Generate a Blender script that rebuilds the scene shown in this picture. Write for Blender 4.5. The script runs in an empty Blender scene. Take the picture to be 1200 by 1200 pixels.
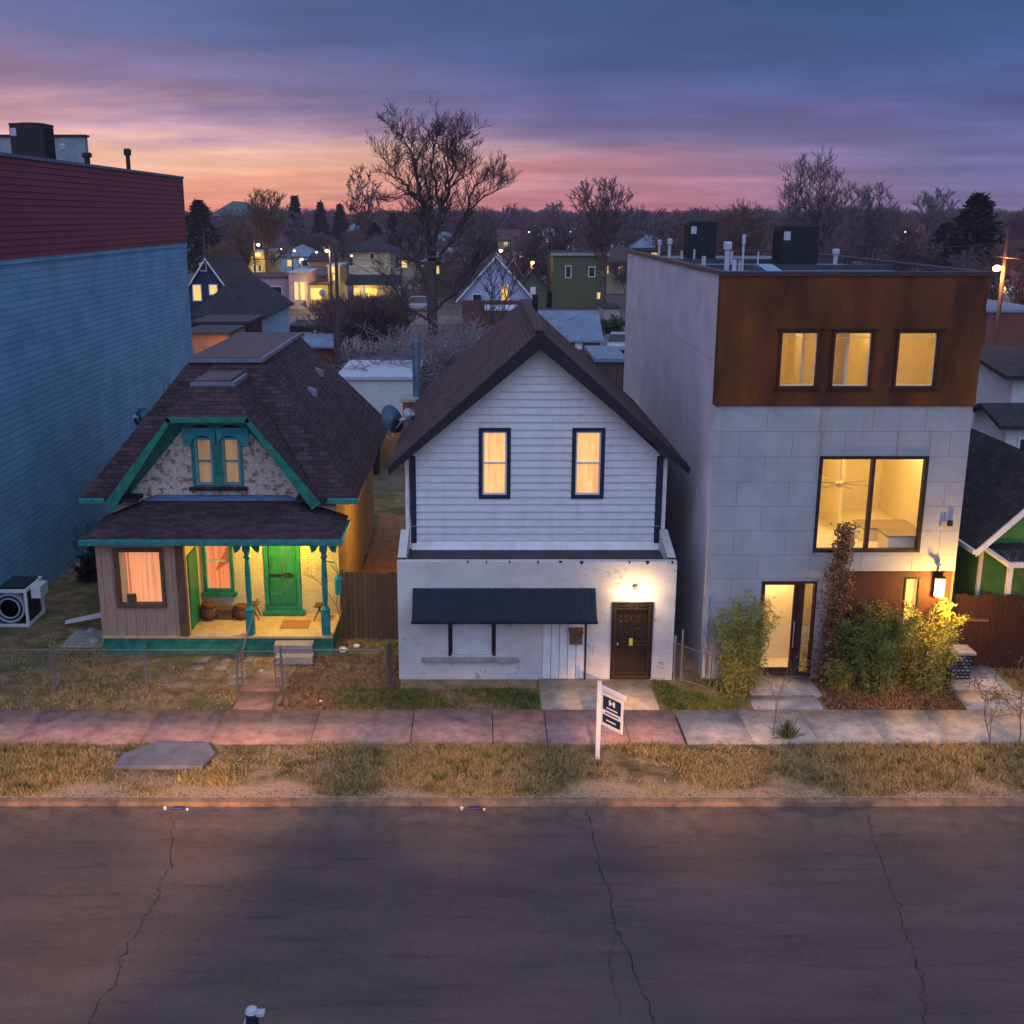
import bpy, math, random
import numpy as np
from mathutils import Vector, Matrix
random.seed(7); rng = np.random.default_rng(7)
R = math.radians
scene = bpy.context.scene
COL = scene.collection

SKY_STR, FILL_STR, EXPO, HAZE = 1.0, 0.75, 0.0, 0.00028
STREET = [(-11, 1.5, 9, -10, 22.4, 14000, 13), (-6, 1.5, 9, -5.2, 22.4, 20000, 13), (0, 1.5, 9, -.5, 22.2, 15000, 11), (4, 1.5, 9, 4.4, 22.4, 24000, 13), (10, 1.5, 9, 9.5, 22.4, 14000, 12), (14, 1.5, 9, 14, 22.4, 15000, 12), (-7, 1.5, 9, -7, 19.6, 16000, 22), (3, 1.5, 9, 3.3, 26.0, 26000, 6.5), (6, 1.5, 9, 6.3, 26.3, 24000, 7), (11, 1.5, 9, 10.8, 26.3, 20000, 8), (-4, 1.5, 9, -3.4, 26.6, 14000, 7), (-8, 1.5, 9, -7.4, 27.2, 12000, 7)]

# ------------------------------------------------------------------ camera model
F_, CX, CY, TH, H = 1324.0, 560.0, 600.0, R(14.69), 11.7
ct, st = math.cos(TH), math.sin(TH)
def ray(px, py):
    v = (CY - py) / F_
    return ((px - CX) / F_, ct + v * st, -st + v * ct)
def P(px, py, Y):
    r = ray(px, py); t = Y / r[1]
    return Vector((r[0] * t, Y, H + r[2] * t))
def G(px, py, z=0.0):
    r = ray(px, py); t = (z - H) / r[2]
    return Vector((r[0] * t, r[1] * t, z))

# ------------------------------------------------------------------ materials
MATS = {}
def nt(name):
    m = bpy.data.materials.new(name); m.use_nodes = True
    n = m.node_tree.nodes; l = m.node_tree.links
    b = n['Principled BSDF']
    return m, n, l, b
def rgb(c): return (c[0], c[1], c[2], 1)
def coords(n, l, kind='UV', scale=(1, 1, 1), rot=(0, 0, 0)):
    tc = n.new('ShaderNodeTexCoord'); mp = n.new('ShaderNodeMapping')
    mp.inputs['Scale'].default_value = scale; mp.inputs['Rotation'].default_value = rot
    l.new(tc.outputs[kind], mp.inputs[0]); return mp.outputs[0]
def noise(n, l, vec, scale, detail=4, rough=.6):
    t = n.new('ShaderNodeTexNoise'); t.inputs['Scale'].default_value = scale
    t.inputs['Detail'].default_value = detail; t.inputs['Roughness'].default_value = rough
    l.new(vec, t.inputs['Vector']); return t.outputs[0]
def ramp(n, l, fac, stops):
    r = n.new('ShaderNodeValToRGB'); e = r.color_ramp.elements
    while len(e) < len(stops): e.new(.5)
    for i, (p, c) in enumerate(stops):
        e[i].position = p; e[i].color = rgb(c) if not isinstance(c, (int, float)) else (c, c, c, 1)
    l.new(fac, r.inputs[0]); return r.outputs[0]
def mix(n, l, fac, a, b, mode='MIX'):
    m = n.new('ShaderNodeMix'); m.data_type = 'RGBA'; m.blend_type = mode
    for s, v in ((m.inputs[0], fac), (m.inputs[6], a), (m.inputs[7], b)):
        if isinstance(v, (int, float)): s.default_value = v
        elif isinstance(v, tuple): s.default_value = rgb(v)
        else: l.new(v, s)
    return m.outputs[2]
def bump(n, l, b, h, strength=.3, dist=.02):
    bp = n.new('ShaderNodeBump'); bp.inputs['Strength'].default_value = strength
    bp.inputs['Distance'].default_value = dist
    l.new(h, bp.inputs['Height']); l.new(bp.outputs[0], b.inputs['Normal'])
def plain(name, c, rough=.7, var=.15, scale=3, bumps=.15, metal=0, c2=None, kind='Object', stretch=(1, 1, 1), spec=.3):
    if name in MATS: return MATS[name]
    m, n, l, b = nt(name)
    v = coords(n, l, kind, stretch)
    f = noise(n, l, v, scale, 6, .65)
    d = tuple(x * (1 - var) for x in c) if c2 is None else c2
    u = tuple(min(1, x * (1 + var)) for x in c) if c2 is None else c
    l.new(ramp(n, l, f, [(.35, d), (.65, u)]), b.inputs['Base Color'])
    b.inputs['Roughness'].default_value = rough; b.inputs['Metallic'].default_value = metal
    b.inputs['Specular IOR Level'].default_value = spec
    if bumps: bump(n, l, b, noise(n, l, v, scale * 9, 4), bumps, .01)
    MATS[name] = m; return m
def emit(name, c, s):
    if name in MATS: return MATS[name]
    m, n, l, b = nt(name)
    b.inputs['Base Color'].default_value = rgb(tuple(x * .6 for x in c))
    b.inputs['Emission Color'].default_value = rgb(c); b.inputs['Emission Strength'].default_value = s
    MATS[name] = m; return m
def brick(name, c1, c2, mortar, w=.22, h=.075, ms=.009, bumps=.5, dirt=None, dirtamt=.45, rough=.85, dscale=1.3, offset=.5):
    m, n, l, b = nt(name)
    v = coords(n, l, 'UV')
    t = n.new('ShaderNodeTexBrick'); t.inputs['Scale'].default_value = 1
    t.inputs['Brick Width'].default_value = w; t.inputs['Row Height'].default_value = h
    t.inputs['Mortar Size'].default_value = ms; t.inputs['Mortar Smooth'].default_value = .3
    t.offset = offset
    t.inputs['Color1'].default_value = rgb(c1); t.inputs['Color2'].default_value = rgb(c2); t.inputs['Mortar'].default_value = rgb(mortar)
    l.new(v, t.inputs['Vector'])
    col = t.outputs[0]
    big = noise(n, l, v, .7, 5)
    col = mix(n, l, 1.0, col, ramp(n, l, big, [(.3, .78), (.7, 1.1)]), 'MULTIPLY')
    if dirt:
        f = noise(n, l, v, dscale * 6, 8, .75)
        g = noise(n, l, v, dscale, 3, .6)
        ff = n.new('ShaderNodeMath'); ff.operation = 'ADD'; l.new(f, ff.inputs[0]); l.new(g, ff.inputs[1])
        a = 1.26 - dirtamt * .45
        h2 = n.new('ShaderNodeMath'); h2.operation = 'MULTIPLY'; h2.inputs[1].default_value = .5; l.new(ff.outputs[0], h2.inputs[0])
        col = mix(n, l, ramp(n, l, h2.outputs[0], [(a / 2, 0), (a / 2 + .03, 1)]), col, dirt)
    l.new(col, b.inputs['Base Color']); b.inputs['Roughness'].default_value = rough
    b.inputs['Specular IOR Level'].default_value = .2
    inv = n.new('ShaderNodeMath'); inv.operation = 'MULTIPLY_ADD'; inv.inputs[1].default_value = -1; inv.inputs[2].default_value = 1
    l.new(t.outputs[1], inv.inputs[0])
    ad = n.new('ShaderNodeMath'); ad.operation = 'ADD'; l.new(inv.outputs[0], ad.inputs[0]); l.new(noise(n, l, v, 25, 5), ad.inputs[1])
    bump(n, l, b, ad.outputs[0], bumps, .012)
    MATS[name] = m; return m
def shingle(name, c1, c2, gap=None, rough=.9):
    g = gap or tuple(x * .45 for x in c1)
    return brick(name, c1, c2, g, .3, .14, .008, .8, rough=rough)
def planks(name, c1, c2, w=.14, gapc=(.01, .008, .006), rough=.85, horiz=False, bumps=.4):
    m, n, l, b = nt(name)
    v = coords(n, l, 'UV', rot=(0, 0, 0 if horiz else R(90)))
    t = n.new('ShaderNodeTexBrick'); t.inputs['Scale'].default_value = 1
    t.inputs['Brick Width'].default_value = 40; t.inputs['Row Height'].default_value = w
    t.inputs['Mortar Size'].default_value = .006; t.inputs['Mortar Smooth'].default_value = .2
    t.inputs['Color1'].default_value = rgb(c1); t.inputs['Color2'].default_value = rgb(c2); t.inputs['Mortar'].default_value = rgb(gapc)
    l.new(v, t.inputs['Vector'])
    mp = n.new('ShaderNodeMapping'); mp.inputs['Scale'].default_value = (1.2, 14, 1); l.new(v, mp.inputs[0])
    gr = noise(n, l, mp.outputs[0], 2, 6, .7)
    l.new(mix(n, l, 1.0, t.outputs[0], ramp(n, l, gr, [(.3, .62), (.7, 1.2)]), 'MULTIPLY'), b.inputs['Base Color'])
    b.inputs['Roughness'].default_value = rough; b.inputs['Specular IOR Level'].default_value = .2
    inv = n.new('ShaderNodeMath'); inv.operation = 'MULTIPLY_ADD'; inv.inputs[1].default_value = -1; inv.inputs[2].default_value = 1
    l.new(t.outputs[1], inv.inputs[0])
    bump(n, l, b, inv.outputs[0], bumps, .01); MATS[name] = m; return m
def glassy(name, tint=(1, 1, 1), gl=.1):
    m, n, l, b = nt(name)
    tr = n.new('ShaderNodeBsdfTransparent'); tr.inputs[0].default_value = rgb(tint)
    gs = n.new('ShaderNodeBsdfGlossy'); gs.inputs['Roughness'].default_value = .03
    mx = n.new('ShaderNodeMixShader'); mx.inputs[0].default_value = gl
    l.new(tr.outputs[0], mx.inputs[1]); l.new(gs.outputs[0], mx.inputs[2])
    l.new(mx.outputs[0], n['Material Output'].inputs[0]); MATS[name] = m; return m

# ------------------------------------------------------------------ mesh builder
def wl(o):
    v = Vector((0, 0, 0))
    while o: v += o.location; o = o.parent
    return v
def tag(o, label=None, cat=None, group=None, kind=None):
    if label: o['label'] = label
    if cat: o['category'] = cat
    if group: o['group'] = group
    if kind: o['kind'] = kind
    return o
def empty(name, loc, label=None, cat=None, group=None, rz=0):
    o = bpy.data.objects.new(name, None); COL.objects.link(o)
    o.location = loc; o.rotation_euler = (0, 0, rz); o.empty_display_size = .2
    return tag(o, label, cat, group)
def copy_tree(o, parent=None):
    c = o.copy(); COL.objects.link(c)
    if parent: c.parent = parent
    for ch in [x for x in COL.objects if x.parent == o]: copy_tree(ch, c)
    return c
class MB:
    def __init__(s): s.v = []; s.f = []
    def face(s, pts):
        i = len(s.v); s.v += [tuple(p) for p in pts]; s.f.append(tuple(range(i, i + len(pts)))); return s
    def add(s, vs, fs):
        i = len(s.v); s.v += [tuple(p) for p in vs]; s.f += [tuple(i + k for k in f) for f in fs]; return s
    def box(s, x0, x1, y0, y1, z0, z1):
        return s.hexa([(x0, y0, z0), (x1, y0, z0), (x1, y1, z0), (x0, y1, z0), (x0, y0, z1), (x1, y0, z1), (x1, y1, z1), (x0, y1, z1)])
    def hexa(s, p):
        return s.add(p, [(0, 3, 2, 1), (4, 5, 6, 7), (0, 1, 5, 4), (1, 2, 6, 5), (2, 3, 7, 6), (3, 0, 4, 7)])
    def prism(s, poly, d):            # poly: list of 3D pts, d: extrude vector
        n = len(poly); d = Vector(d); a = [Vector(p) for p in poly]; b = [p + d for p in a]
        return s.add(a + b, [tuple(range(n - 1, -1, -1)), tuple(range(n, 2 * n))] + [(i, (i + 1) % n, n + (i + 1) % n, n + i) for i in range(n)])
    def slab(s, poly, t):             # thickness straight down (roof plane)
        return s.prism(poly, (0, 0, -t))
    def bar(s, a, b, w, h=None, up=(0, 0, 1)):
        a, b = Vector(a), Vector(b); h = h or w; d = (b - a).normalized(); u = Vector(up)
        if abs(d.dot(u)) > .99: u = Vector((0, 1, 0))
        r = d.cross(u).normalized() * w / 2; q = r.cross(d).normalized() * h / 2
        return s.prism([a - r - q, a + r - q, a + r + q, a - r + q], b - a)
    def tube(s, a, b, r0, r1=None, n=8, cap=True):
        a, b = Vector(a), Vector(b); r1 = r0 if r1 is None else r1; d = (b - a)
        if d.length < 1e-6: return s
        d.normalize(); u = Vector((0, 0, 1)) if abs(d.z) < .9 else Vector((1, 0, 0))
        x = d.cross(u).normalized(); y = d.cross(x)
        vs = []
        for c, r in ((a, r0), (b, r1)):
            for k in range(n):
                t = 2 * math.pi * k / n; vs.append(c + x * math.cos(t) * r + y * math.sin(t) * r)
        fs = [(k, k + n, (k + 1) % n + n, (k + 1) % n) for k in range(n)]
        if cap: fs += [tuple(range(n)), tuple(range(2 * n - 1, n - 1, -1))]
        return s.add(vs, fs)
    def lathe(s, c, prof, n=16, ax=None):
        c = Vector(c); vs = []; fs = []
        M = Matrix.Identity(3) if ax is None else Vector((0, 0, 1)).rotation_difference(Vector(ax)).to_matrix()
        for r, z in prof:
            for k in range(n):
                t = 2 * math.pi * k / n; vs.append(c + M @ Vector((r * math.cos(t), r * math.sin(t), z)))
        for j in range(len(prof) - 1):
            for k in range(n):
                fs.append((j * n + k, j * n + (k + 1) % n, (j + 1) * n + (k + 1) % n, (j + 1) * n + k))
        fs.append(tuple(range(n - 1, -1, -1))); fs.append(tuple((len(prof) - 1) * n + k for k in range(n)))
        return s.add(vs, fs)
    def build(s, name, mat, parent=None, bevel=0, smooth=False, kind=None, label=None):
        off = wl(parent) if parent else Vector((0, 0, 0))
        return s._mk(name, mat, parent, [(v[0] - off.x, v[1] - off.y, v[2] - off.z) for v in s.v], bevel, smooth, kind, label)
    def local(s, name, mat, parent=None, bevel=0, smooth=False, kind=None, label=None):
        return s._mk(name, mat, parent, s.v, bevel, smooth, kind, label)
    def _mk(s, name, mat, parent, vs, bevel, smooth, kind, label):
        me = bpy.data.meshes.new(name); me.from_pydata(vs, [], s.f); me.update()
        uvs(me)
        if smooth: me.polygons.foreach_set('use_smooth', [True] * len(me.polygons))
        me.materials.append(mat)
        o = bpy.data.objects.new(name, me); COL.objects.link(o)
        if parent: o.parent = parent
        if bevel:
            b = o.modifiers.new('bevel', 'BEVEL'); b.width = bevel; b.segments = 2; b.limit_method = 'ANGLE'; b.angle_limit = R(40)
        if kind: o['kind'] = kind
        if label: o['label'] = label
        return o
def uvs(me):
    nl = len(me.loops)
    if nl == 0: return
    co = np.empty(len(me.vertices) * 3); me.vertices.foreach_get('co', co); co = co.reshape(-1, 3)
    vi = np.empty(nl, dtype=np.int32); me.loops.foreach_get('vertex_index', vi)
    nf = len(me.polygons); nrm = np.empty(nf * 3); me.polygons.foreach_get('normal', nrm); nrm = nrm.reshape(-1, 3)
    tot = np.empty(nf, dtype=np.int32); me.polygons.foreach_get('loop_total', tot)
    fn = np.repeat(nrm, tot, axis=0)
    flat = np.abs(fn[:, 2]) > .97
    t = np.stack([-fn[:, 1], fn[:, 0], np.zeros(nl)], 1)
    ln = np.linalg.norm(t, axis=1); ln[ln < 1e-6] = 1; t /= ln[:, None]
    t[flat] = (1, 0, 0)
    b = np.cross(fn, t); b[flat] = (0, 1, 0)
    p = co[vi]
    uv = np.stack([(p * t).sum(1), (p * b).sum(1)], 1)
    lay = me.uv_layers.new(name='UVMap'); lay.data.foreach_set('uv', uv.astype(np.float32).ravel())
def fast(name, V, Fq, mat, parent=None, k=4, kind=None, smooth=False, col=None):
    """V: Nx3 array, Fq: Mxk int array"""
    me = bpy.data.meshes.new(name); V = np.asarray(V, dtype=np.float32); Fq = np.asarray(Fq, dtype=np.int32)
    me.vertices.add(len(V)); me.vertices.foreach_set('co', V.ravel())
    me.loops.add(Fq.size); me.loops.foreach_set('vertex_index', Fq.ravel())
    me.polygons.add(len(Fq)); me.polygons.foreach_set('loop_start', np.arange(0, Fq.size, k, dtype=np.int32))
    if col is not None:
        a = me.color_attributes.new('tint', 'FLOAT_COLOR', 'POINT'); a.data.foreach_set('color', np.asarray(col, dtype=np.float32).ravel())
    me.update(calc_edges=True); me.materials.append(mat)
    o = bpy.data.objects.new(name, me); COL.objects.link(o)
    if parent: o.parent = parent
    if kind: o['kind'] = kind
    return o
def wall_y(mb, Y, x0, x1, z0, z1, holes=(), t=.15):
    """wall facing -Y at Y with rectangular holes (hx0,hx1,hz0,hz1) and reveals of depth t"""
    xs = sorted(set([x0, x1] + [h[0] for h in holes] + [h[1] for h in holes]))
    zs = sorted(set([z0, z1] + [h[2] for h in holes] + [h[3] for h in holes]))
    for i in range(len(xs) - 1):
        for j in range(len(zs) - 1):
            cx, cz = (xs[i] + xs[i + 1]) / 2, (zs[j] + zs[j + 1]) / 2
            if any(h[0] < cx < h[1] and h[2] < cz < h[3] for h in holes): continue
            mb.face([(xs[i], Y, zs[j]), (xs[i + 1], Y, zs[j]), (xs[i + 1], Y, zs[j + 1]), (xs[i], Y, zs[j + 1])])
    for a, b, c, d in holes:
        mb.face([(a, Y, c), (a, Y, d), (a, Y + t, d), (a, Y + t, c)]); mb.face([(b, Y, d), (b, Y, c), (b, Y + t, c), (b, Y + t, d)])
        mb.face([(a, Y, d), (b, Y, d), (b, Y + t, d), (a, Y + t, d)]); mb.face([(a, Y, c), (a, Y + t, c), (b, Y + t, c), (b, Y, c)])
    return mb
def frame_y(mb, Y, a, b, c, d, w, t):   # rectangular frame, outer a..b x c..d, width w, depth t starting at Y
    mb.box(a, a + w, Y, Y + t, c, d); mb.box(b - w, b, Y, Y + t, c, d)
    mb.box(a + w, b - w, Y, Y + t, d - w, d); mb.box(a + w, b - w, Y, Y + t, c, c + w); return mb
def plates(mb, u0, u1, v0, v1, uw, vh, mapf, holes=(), gap=.008, t=.012, stag=.5, order=1):
    """cladding plates in running bond; mapf(u,v,d) -> point"""
    j = 0; v = v1
    while v > v0 + .02:
        a, b = max(v - vh, v0), v
        off = (j * stag * uw) % uw; u = u0 - off
        while u < u1 - .01:
            p, q = max(u, u0) , min(u + uw, u1)
            segs = [(p, q, a, b)]
            for h in holes:
                ns = []
                for (p1, q1, a1, b1) in segs:
                    if q1 <= h[0] or p1 >= h[1] or b1 <= h[2] or a1 >= h[3]: ns.append((p1, q1, a1, b1)); continue
                    if p1 < h[0]: ns.append((p1, h[0], a1, b1))
                    if q1 > h[1]: ns.append((h[1], q1, a1, b1))
                    m0, m1 = max(p1, h[0]), min(q1, h[1])
                    if a1 < h[2]: ns.append((m0, m1, a1, h[2]))
                    if b1 > h[3]: ns.append((m0, m1, h[3], b1))
                segs = ns
            for (p1, q1, a1, b1) in segs:
                if q1 - p1 < .05 or b1 - a1 < .04: continue
                g = gap / 2
                pts = [mapf(x, y, 0) for x, y in ((p1 + g, a1 + g), (q1 - g, a1 + g), (q1 - g, b1 - g), (p1 + g, b1 - g))]
                tt = Vector(mapf(p1, a1, t)) - Vector(mapf(p1, a1, 0))
                mb.prism(pts, tt)
            u += uw
        v -= vh; j += 1
    return mb
def light(name, kind, loc, power, color, radius=.1, target=None, spot=None, blend=1.0, parent=None):
    d = bpy.data.lights.new(name, kind); d.energy = power; d.color = color
    if kind == 'AREA': d.size = radius
    else: d.shadow_soft_size = radius
    if spot: d.spot_size = spot; d.spot_blend = blend
    o = bpy.data.objects.new(name, d); COL.objects.link(o); o.location = loc
    if target is not None: o.rotation_euler = (Vector(target) - Vector(loc)).to_track_quat('-Z', 'Y').to_euler()
    return o

# ------------------------------------------------------------------ palette
M = MATS
def worn_paint(name, c, chip, stretch=(1, 1, 3)):
    m, n, l, b = nt(name); v = coords(n, l, 'Object', stretch); vv = coords(n, l, 'Object', (3, 3, .35))
    base = ramp(n, l, noise(n, l, v, 2.0, 6, .7), [(.3, tuple(x * .82 for x in c)), (.65, c)])
    base = mix(n, l, ramp(n, l, noise(n, l, vv, 1.6, 6, .7), [(.5, 0), (.75, .3)]), base, tuple(x * .5 for x in c))
    base = mix(n, l, ramp(n, l, noise(n, l, v, 7, 9, .8), [(.66, 0), (.7, .75)]), base, chip)
    l.new(base, b.inputs['Base Color']); b.inputs['Roughness'].default_value = .6; b.inputs['Specular IOR Level'].default_value = .25
    bump(n, l, b, noise(n, l, v, 22, 5), .2, .01); MATS[name] = m
worn_paint('white_siding', (.64, .66, .68), (.22, .2, .2))
plain('white_trim', (.66, .67, .68), .5, .1)
plain('black_trim', (.016, .015, .02), .6, .3)
plain('black_metal', (.02, .02, .022), .4, .2, bumps=.05)
brick('white_brick', (.62, .61, .59), (.6, .585, .57), (.57, .56, .54), .21, .072, .008, .6, dirt=(.3, .26, .23), dirtamt=.24, dscale=1.6)
brick('peeling_brick', (.64, .57, .47), (.58, .51, .42), (.5, .45, .38), .21, .07, .008, .9, dirt=(.24, .13, .1), dirtamt=.5, dscale=5)
brick('cream_brick', (.68, .58, .36), (.62, .53, .34), (.5, .42, .27), .21, .07, .008, .8)
brick('blue_brick', (.17, .35, .47), (.15, .32, .43), (.09, .21, .31), 2.4, .2, .012, .8, dirt=(.15, .34, .52), dirtamt=.3, dscale=.5)
brick('red_brick', (.2, .07, .05), (.15, .05, .04), (.12, .09, .08), .21, .075, .01, .6)
brick('red_sandstone_pavers', (.25, .16, .12), (.2, .12, .1), (.08, .06, .05), .4, .4, .02, .7)
shingle('brown_shingles', (.07, .045, .045), (.115, .07, .068))
shingle('dark_shingles', (.042, .028, .034), (.085, .055, .06))
shingle('grey_shingles', (.04, .043, .055), (.06, .063, .078))
shingle('blue_grey_roof', (.16, .24, .32), (.2, .28, .36))
shingle('charcoal_shingles', (.03, .03, .036), (.05, .05, .056))
plain('roof_membrane', (.05, .05, .06), .8, .25)
plain('pale_membrane', (.3, .36, .42), .6, .2, scale=1)
plain('flashing', (.16, .17, .24), .5, .2)
plain('teal', (.02, .2, .19), .55, .3, scale=5)
plain('teal_green', (.012, .17, .12), .5, .35, scale=4)
plain('bright_teal', (.02, .27, .31), .5, .25, scale=5)
plain('door_green', (.018, .16, .1), .45, .2)
plain('tan_siding', (.36, .25, .2), .75, .12)
plain('brown_wood', (.12, .065, .035), .7, .3, scale=6)
plain('porch_deck', (.5, .36, .2), .7, .15)
planks('weathered_boards', (.13, .09, .06), (.09, .065, .045), .14)
planks('warm_boards', (.42, .27, .12), (.33, .21, .1), .3)
planks('yard_boards', (.28, .17, .08), (.22, .13, .065), .13)
planks('dark_gate_boards', (.06, .022, .014), (.045, .018, .012), .14, horiz=False)
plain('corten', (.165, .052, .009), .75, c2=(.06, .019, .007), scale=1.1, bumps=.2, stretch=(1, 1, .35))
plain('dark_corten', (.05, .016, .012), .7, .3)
plain('fence_metal', (.13, .13, .14), .5, .2, scale=8)
plain('galvanized', (.35, .37, .4), .4, .15, metal=.6, scale=8)
plain('flue_metal', (.12, .2, .28), .4, .2, metal=.3)
plain('rust_metal', (.12, .055, .03), .8, .3)
plain('dark_green_metal', (.005, .016, .018), .5, .2, bumps=.05)
plain('pvc_white', (.38, .42, .48), .5, .1)
plain('interior_wall', (.88, .79, .54), .8, .04, bumps=0)
plain('interior_white', (.85, .76, .55), .6, .03, bumps=0)
plain('interior_dark', (.32, .25, .17), .6, .1, bumps=0)
plain('dish_grey', (.06, .13, .19), .5, .2)
plain('bark_dark', (.075, .055, .055), .9, .3, scale=8)
plain('bark_brown', (.13, .085, .08), .9, .3, scale=4)
plain('bark_grey', (.14, .115, .125), .9, .3, scale=4)
plain('bark_pale', (.22, .19, .2), .9, .3, scale=4)
plain('bark_tan', (.15, .1, .06), .9, .3, scale=4)
plain('thicket', (.13, .085, .075), .9, .35, scale=2)
plain('conifer', (.016, .03, .02), .9, .4, scale=2)
plain('mulch', (.2, .13, .06), .95, c2=(.06, .04, .02), scale=7, bumps=.8)
plain('stone', (.3, .29, .27), .85, .25, scale=5, bumps=.5)
plain('concrete', (.34, .3, .28), .85, c2=(.24, .21, .2), scale=1.6, bumps=.25)
plain('rubber', (.015, .015, .015), .8, .2)
plain('car_glass', (.01, .013, .018), .08, .1, bumps=0, spec=.6)
plain('navy_siding', (.01, .03, .07), .6, .15)
plain('sky_siding', (.28, .42, .52), .6, .12)
plain('cream_siding', (.5, .42, .28), .6, .12)
plain('yellow_stucco', (.45, .33, .1), .8, .15)
plain('pink_stucco', (.36, .25, .29), .8, .1)
plain('orange_stucco', (.4, .19, .09), .8, .2)
plain('green_siding', (.08, .1, .045), .7, .15)
plain('lime_siding', (.07, .21, .05), .6, .15)
plain('periwinkle_siding', (.34, .4, .58), .6, .1)
plain('red_boards', (.14, .03, .025), .8, .2)
plain('fabric_blue', (.008, .017, .03), .75, .25, scale=10)
glassy('glass', (.97, .97, .97), .07); glassy('dim_glass', (.8, .82, .85), .2)
emit('bulb_warm', (1, .72, .34), 14); emit('bulb_white', (1, .86, .6), 25); emit('bulb_sodium', (1, .38, .08), 40); emit('bulb_yellow', (1, .75, .15), 14)
emit('lit_window', (1, .58, .16), .95); emit('lit_window_dim', (.8, .42, .14), .5)
emit('far_lamp', (1, .66, .3), 9); emit('far_white_lamp', (.9, .9, 1), 6)
def curtain_mat(name, c, s, k=9):
    m, n, l, b = nt(name)
    v = coords(n, l, 'Object', (k, k, .35))
    f = noise(n, l, v, 1.5, 4)
    c2 = tuple(x * y for x, y in zip(c, (.62, .42, .28)))
    l.new(ramp(n, l, f, [(.3, c2), (.56, c)]), b.inputs['Emission Color']); b.inputs['Emission Strength'].default_value = s
    b.inputs['Base Color'].default_value = rgb(c); MATS[name] = m
curtain_mat('curtain_gold', (1, .6, .24), .8, 7); curtain_mat('curtain_orange', (1, .4, .16), .8, 13); curtain_mat('curtain_dim', (.6, .34, .15), .34, 3)

def darkpane():
    m, n, l, b = nt('dark_pane'); b.inputs['Base Color'].default_value = (.02, .025, .04, 1); b.inputs['Roughness'].default_value = .1; MATS['dark_pane'] = m
darkpane()
def foliage(name, a, b_, c_, scale=3):
    m, n, l, b = nt(name); v = coords(n, l, 'Object')
    f = noise(n, l, v, scale, 6, .7)
    l.new(ramp(n, l, f, [(.34, a), (.5, b_), (.66, c_)]), b.inputs['Base Color']); b.inputs['Roughness'].default_value = .8
    b.inputs['Specular IOR Level'].default_value = .15
    b.inputs['Subsurface Weight'].default_value = 0; MATS[name] = m
foliage('bamboo_leaf', (.12, .14, .025), (.24, .25, .05), (.42, .36, .09), 2.5)
foliage('juniper_leaf', (.04, .07, .02), (.1, .14, .035), (.24, .23, .06), 2.5)
foliage('dry_leaf', (.1, .05, .025), (.2, .11, .05), (.3, .19, .09), 6)
foliage('weed_leaf', (.05, .08, .02), (.1, .13, .03), (.2, .2, .06), 4)
foliage('grass_blade', (.09, .1, .03), (.4, .29, .12), (.16, .12, .045), 1.6)
foliage('shrub_dark', (.012, .014, .016), (.03, .03, .03), (.05, .035, .03), 4)
foliage('hedge_green', (.02, .05, .012), (.04, .08, .02), (.07, .12, .03), 3)

# ------------------------------------------------------------------ world
w = bpy.data.worlds.new('World'); scene.world = w; w.use_nodes = True
n, l = w.node_tree.nodes, w.node_tree.links
bg = n['Background']
tc = n.new('ShaderNodeTexCoord'); sp = n.new('ShaderNodeSeparateXYZ'); l.new(tc.outputs['Generated'], sp.inputs[0])
def mth(op, a, b_=None, clamp=False):
    m = n.new('ShaderNodeMath'); m.operation = op; m.use_clamp = clamp
    for i, v in enumerate((a, b_)):
        if v is None: continue
        if isinstance(v, (int, float)): m.inputs[i].default_value = v
        else: l.new(v, m.inputs[i])
    return m.outputs[0]
elev = mth('MULTIPLY', mth('ARCSINE', sp.outputs[2]), 180 / math.pi)      # degrees
az = mth('MULTIPLY', mth('ARCTAN2', sp.outputs[0], sp.outputs[1]), 180 / math.pi)
# streaky cloud deck seen at a shallow angle: project onto a plane
den = mth('ADD', mth('MAXIMUM', sp.outputs[2], 0.0), .07)
cb = n.new('ShaderNodeCombineXYZ'); l.new(mth('DIVIDE', sp.outputs[0], den), cb.inputs[0]); l.new(mth('DIVIDE', sp.outputs[1], den), cb.inputs[1])
mp = n.new('ShaderNodeMapping'); mp.inputs['Scale'].default_value = (.3, .42, 1); mp.inputs['Rotation'].default_value = (0, 0, R(4)); mp.inputs['Location'].default_value = (3.3, 1.7, 0)
l.new(cb.outputs[0], mp.inputs[0])
cn = noise(n, l, mp.outputs[0], 1.0, 7, .6)
mp2 = n.new('ShaderNodeMapping'); mp2.inputs['Scale'].default_value = (.5, .6, 1); mp2.inputs['Location'].default_value = (1.1, 5.2, 0); l.new(cb.outputs[0], mp2.inputs[0])
cn2 = noise(n, l, mp2.outputs[0], 1.0, 6, .6)
e2 = mth('ADD', elev, mth('MULTIPLY', mth('SUBTRACT', cn, .5), 6.5))      # clouds ripple the bands
e2 = mth('MAXIMUM', e2, 0.0)
ef = mth('DIVIDE', mth('ADD', mth('MULTIPLY', e2, mth('MINIMUM', mth('DIVIDE', elev, 2.5), 1.0)), mth('MULTIPLY', elev, mth('SUBTRACT', 1.0, mth('MINIMUM', mth('DIVIDE', elev, 2.5), 1.0)))), 60.0, True)
def S(r, g, b_):
    def f(x):
        x /= 255; return x / 12.92 if x <= .04045 else ((x + .055) / 1.055) ** 2.4
    return (f(r), f(g), f(b_))
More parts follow.
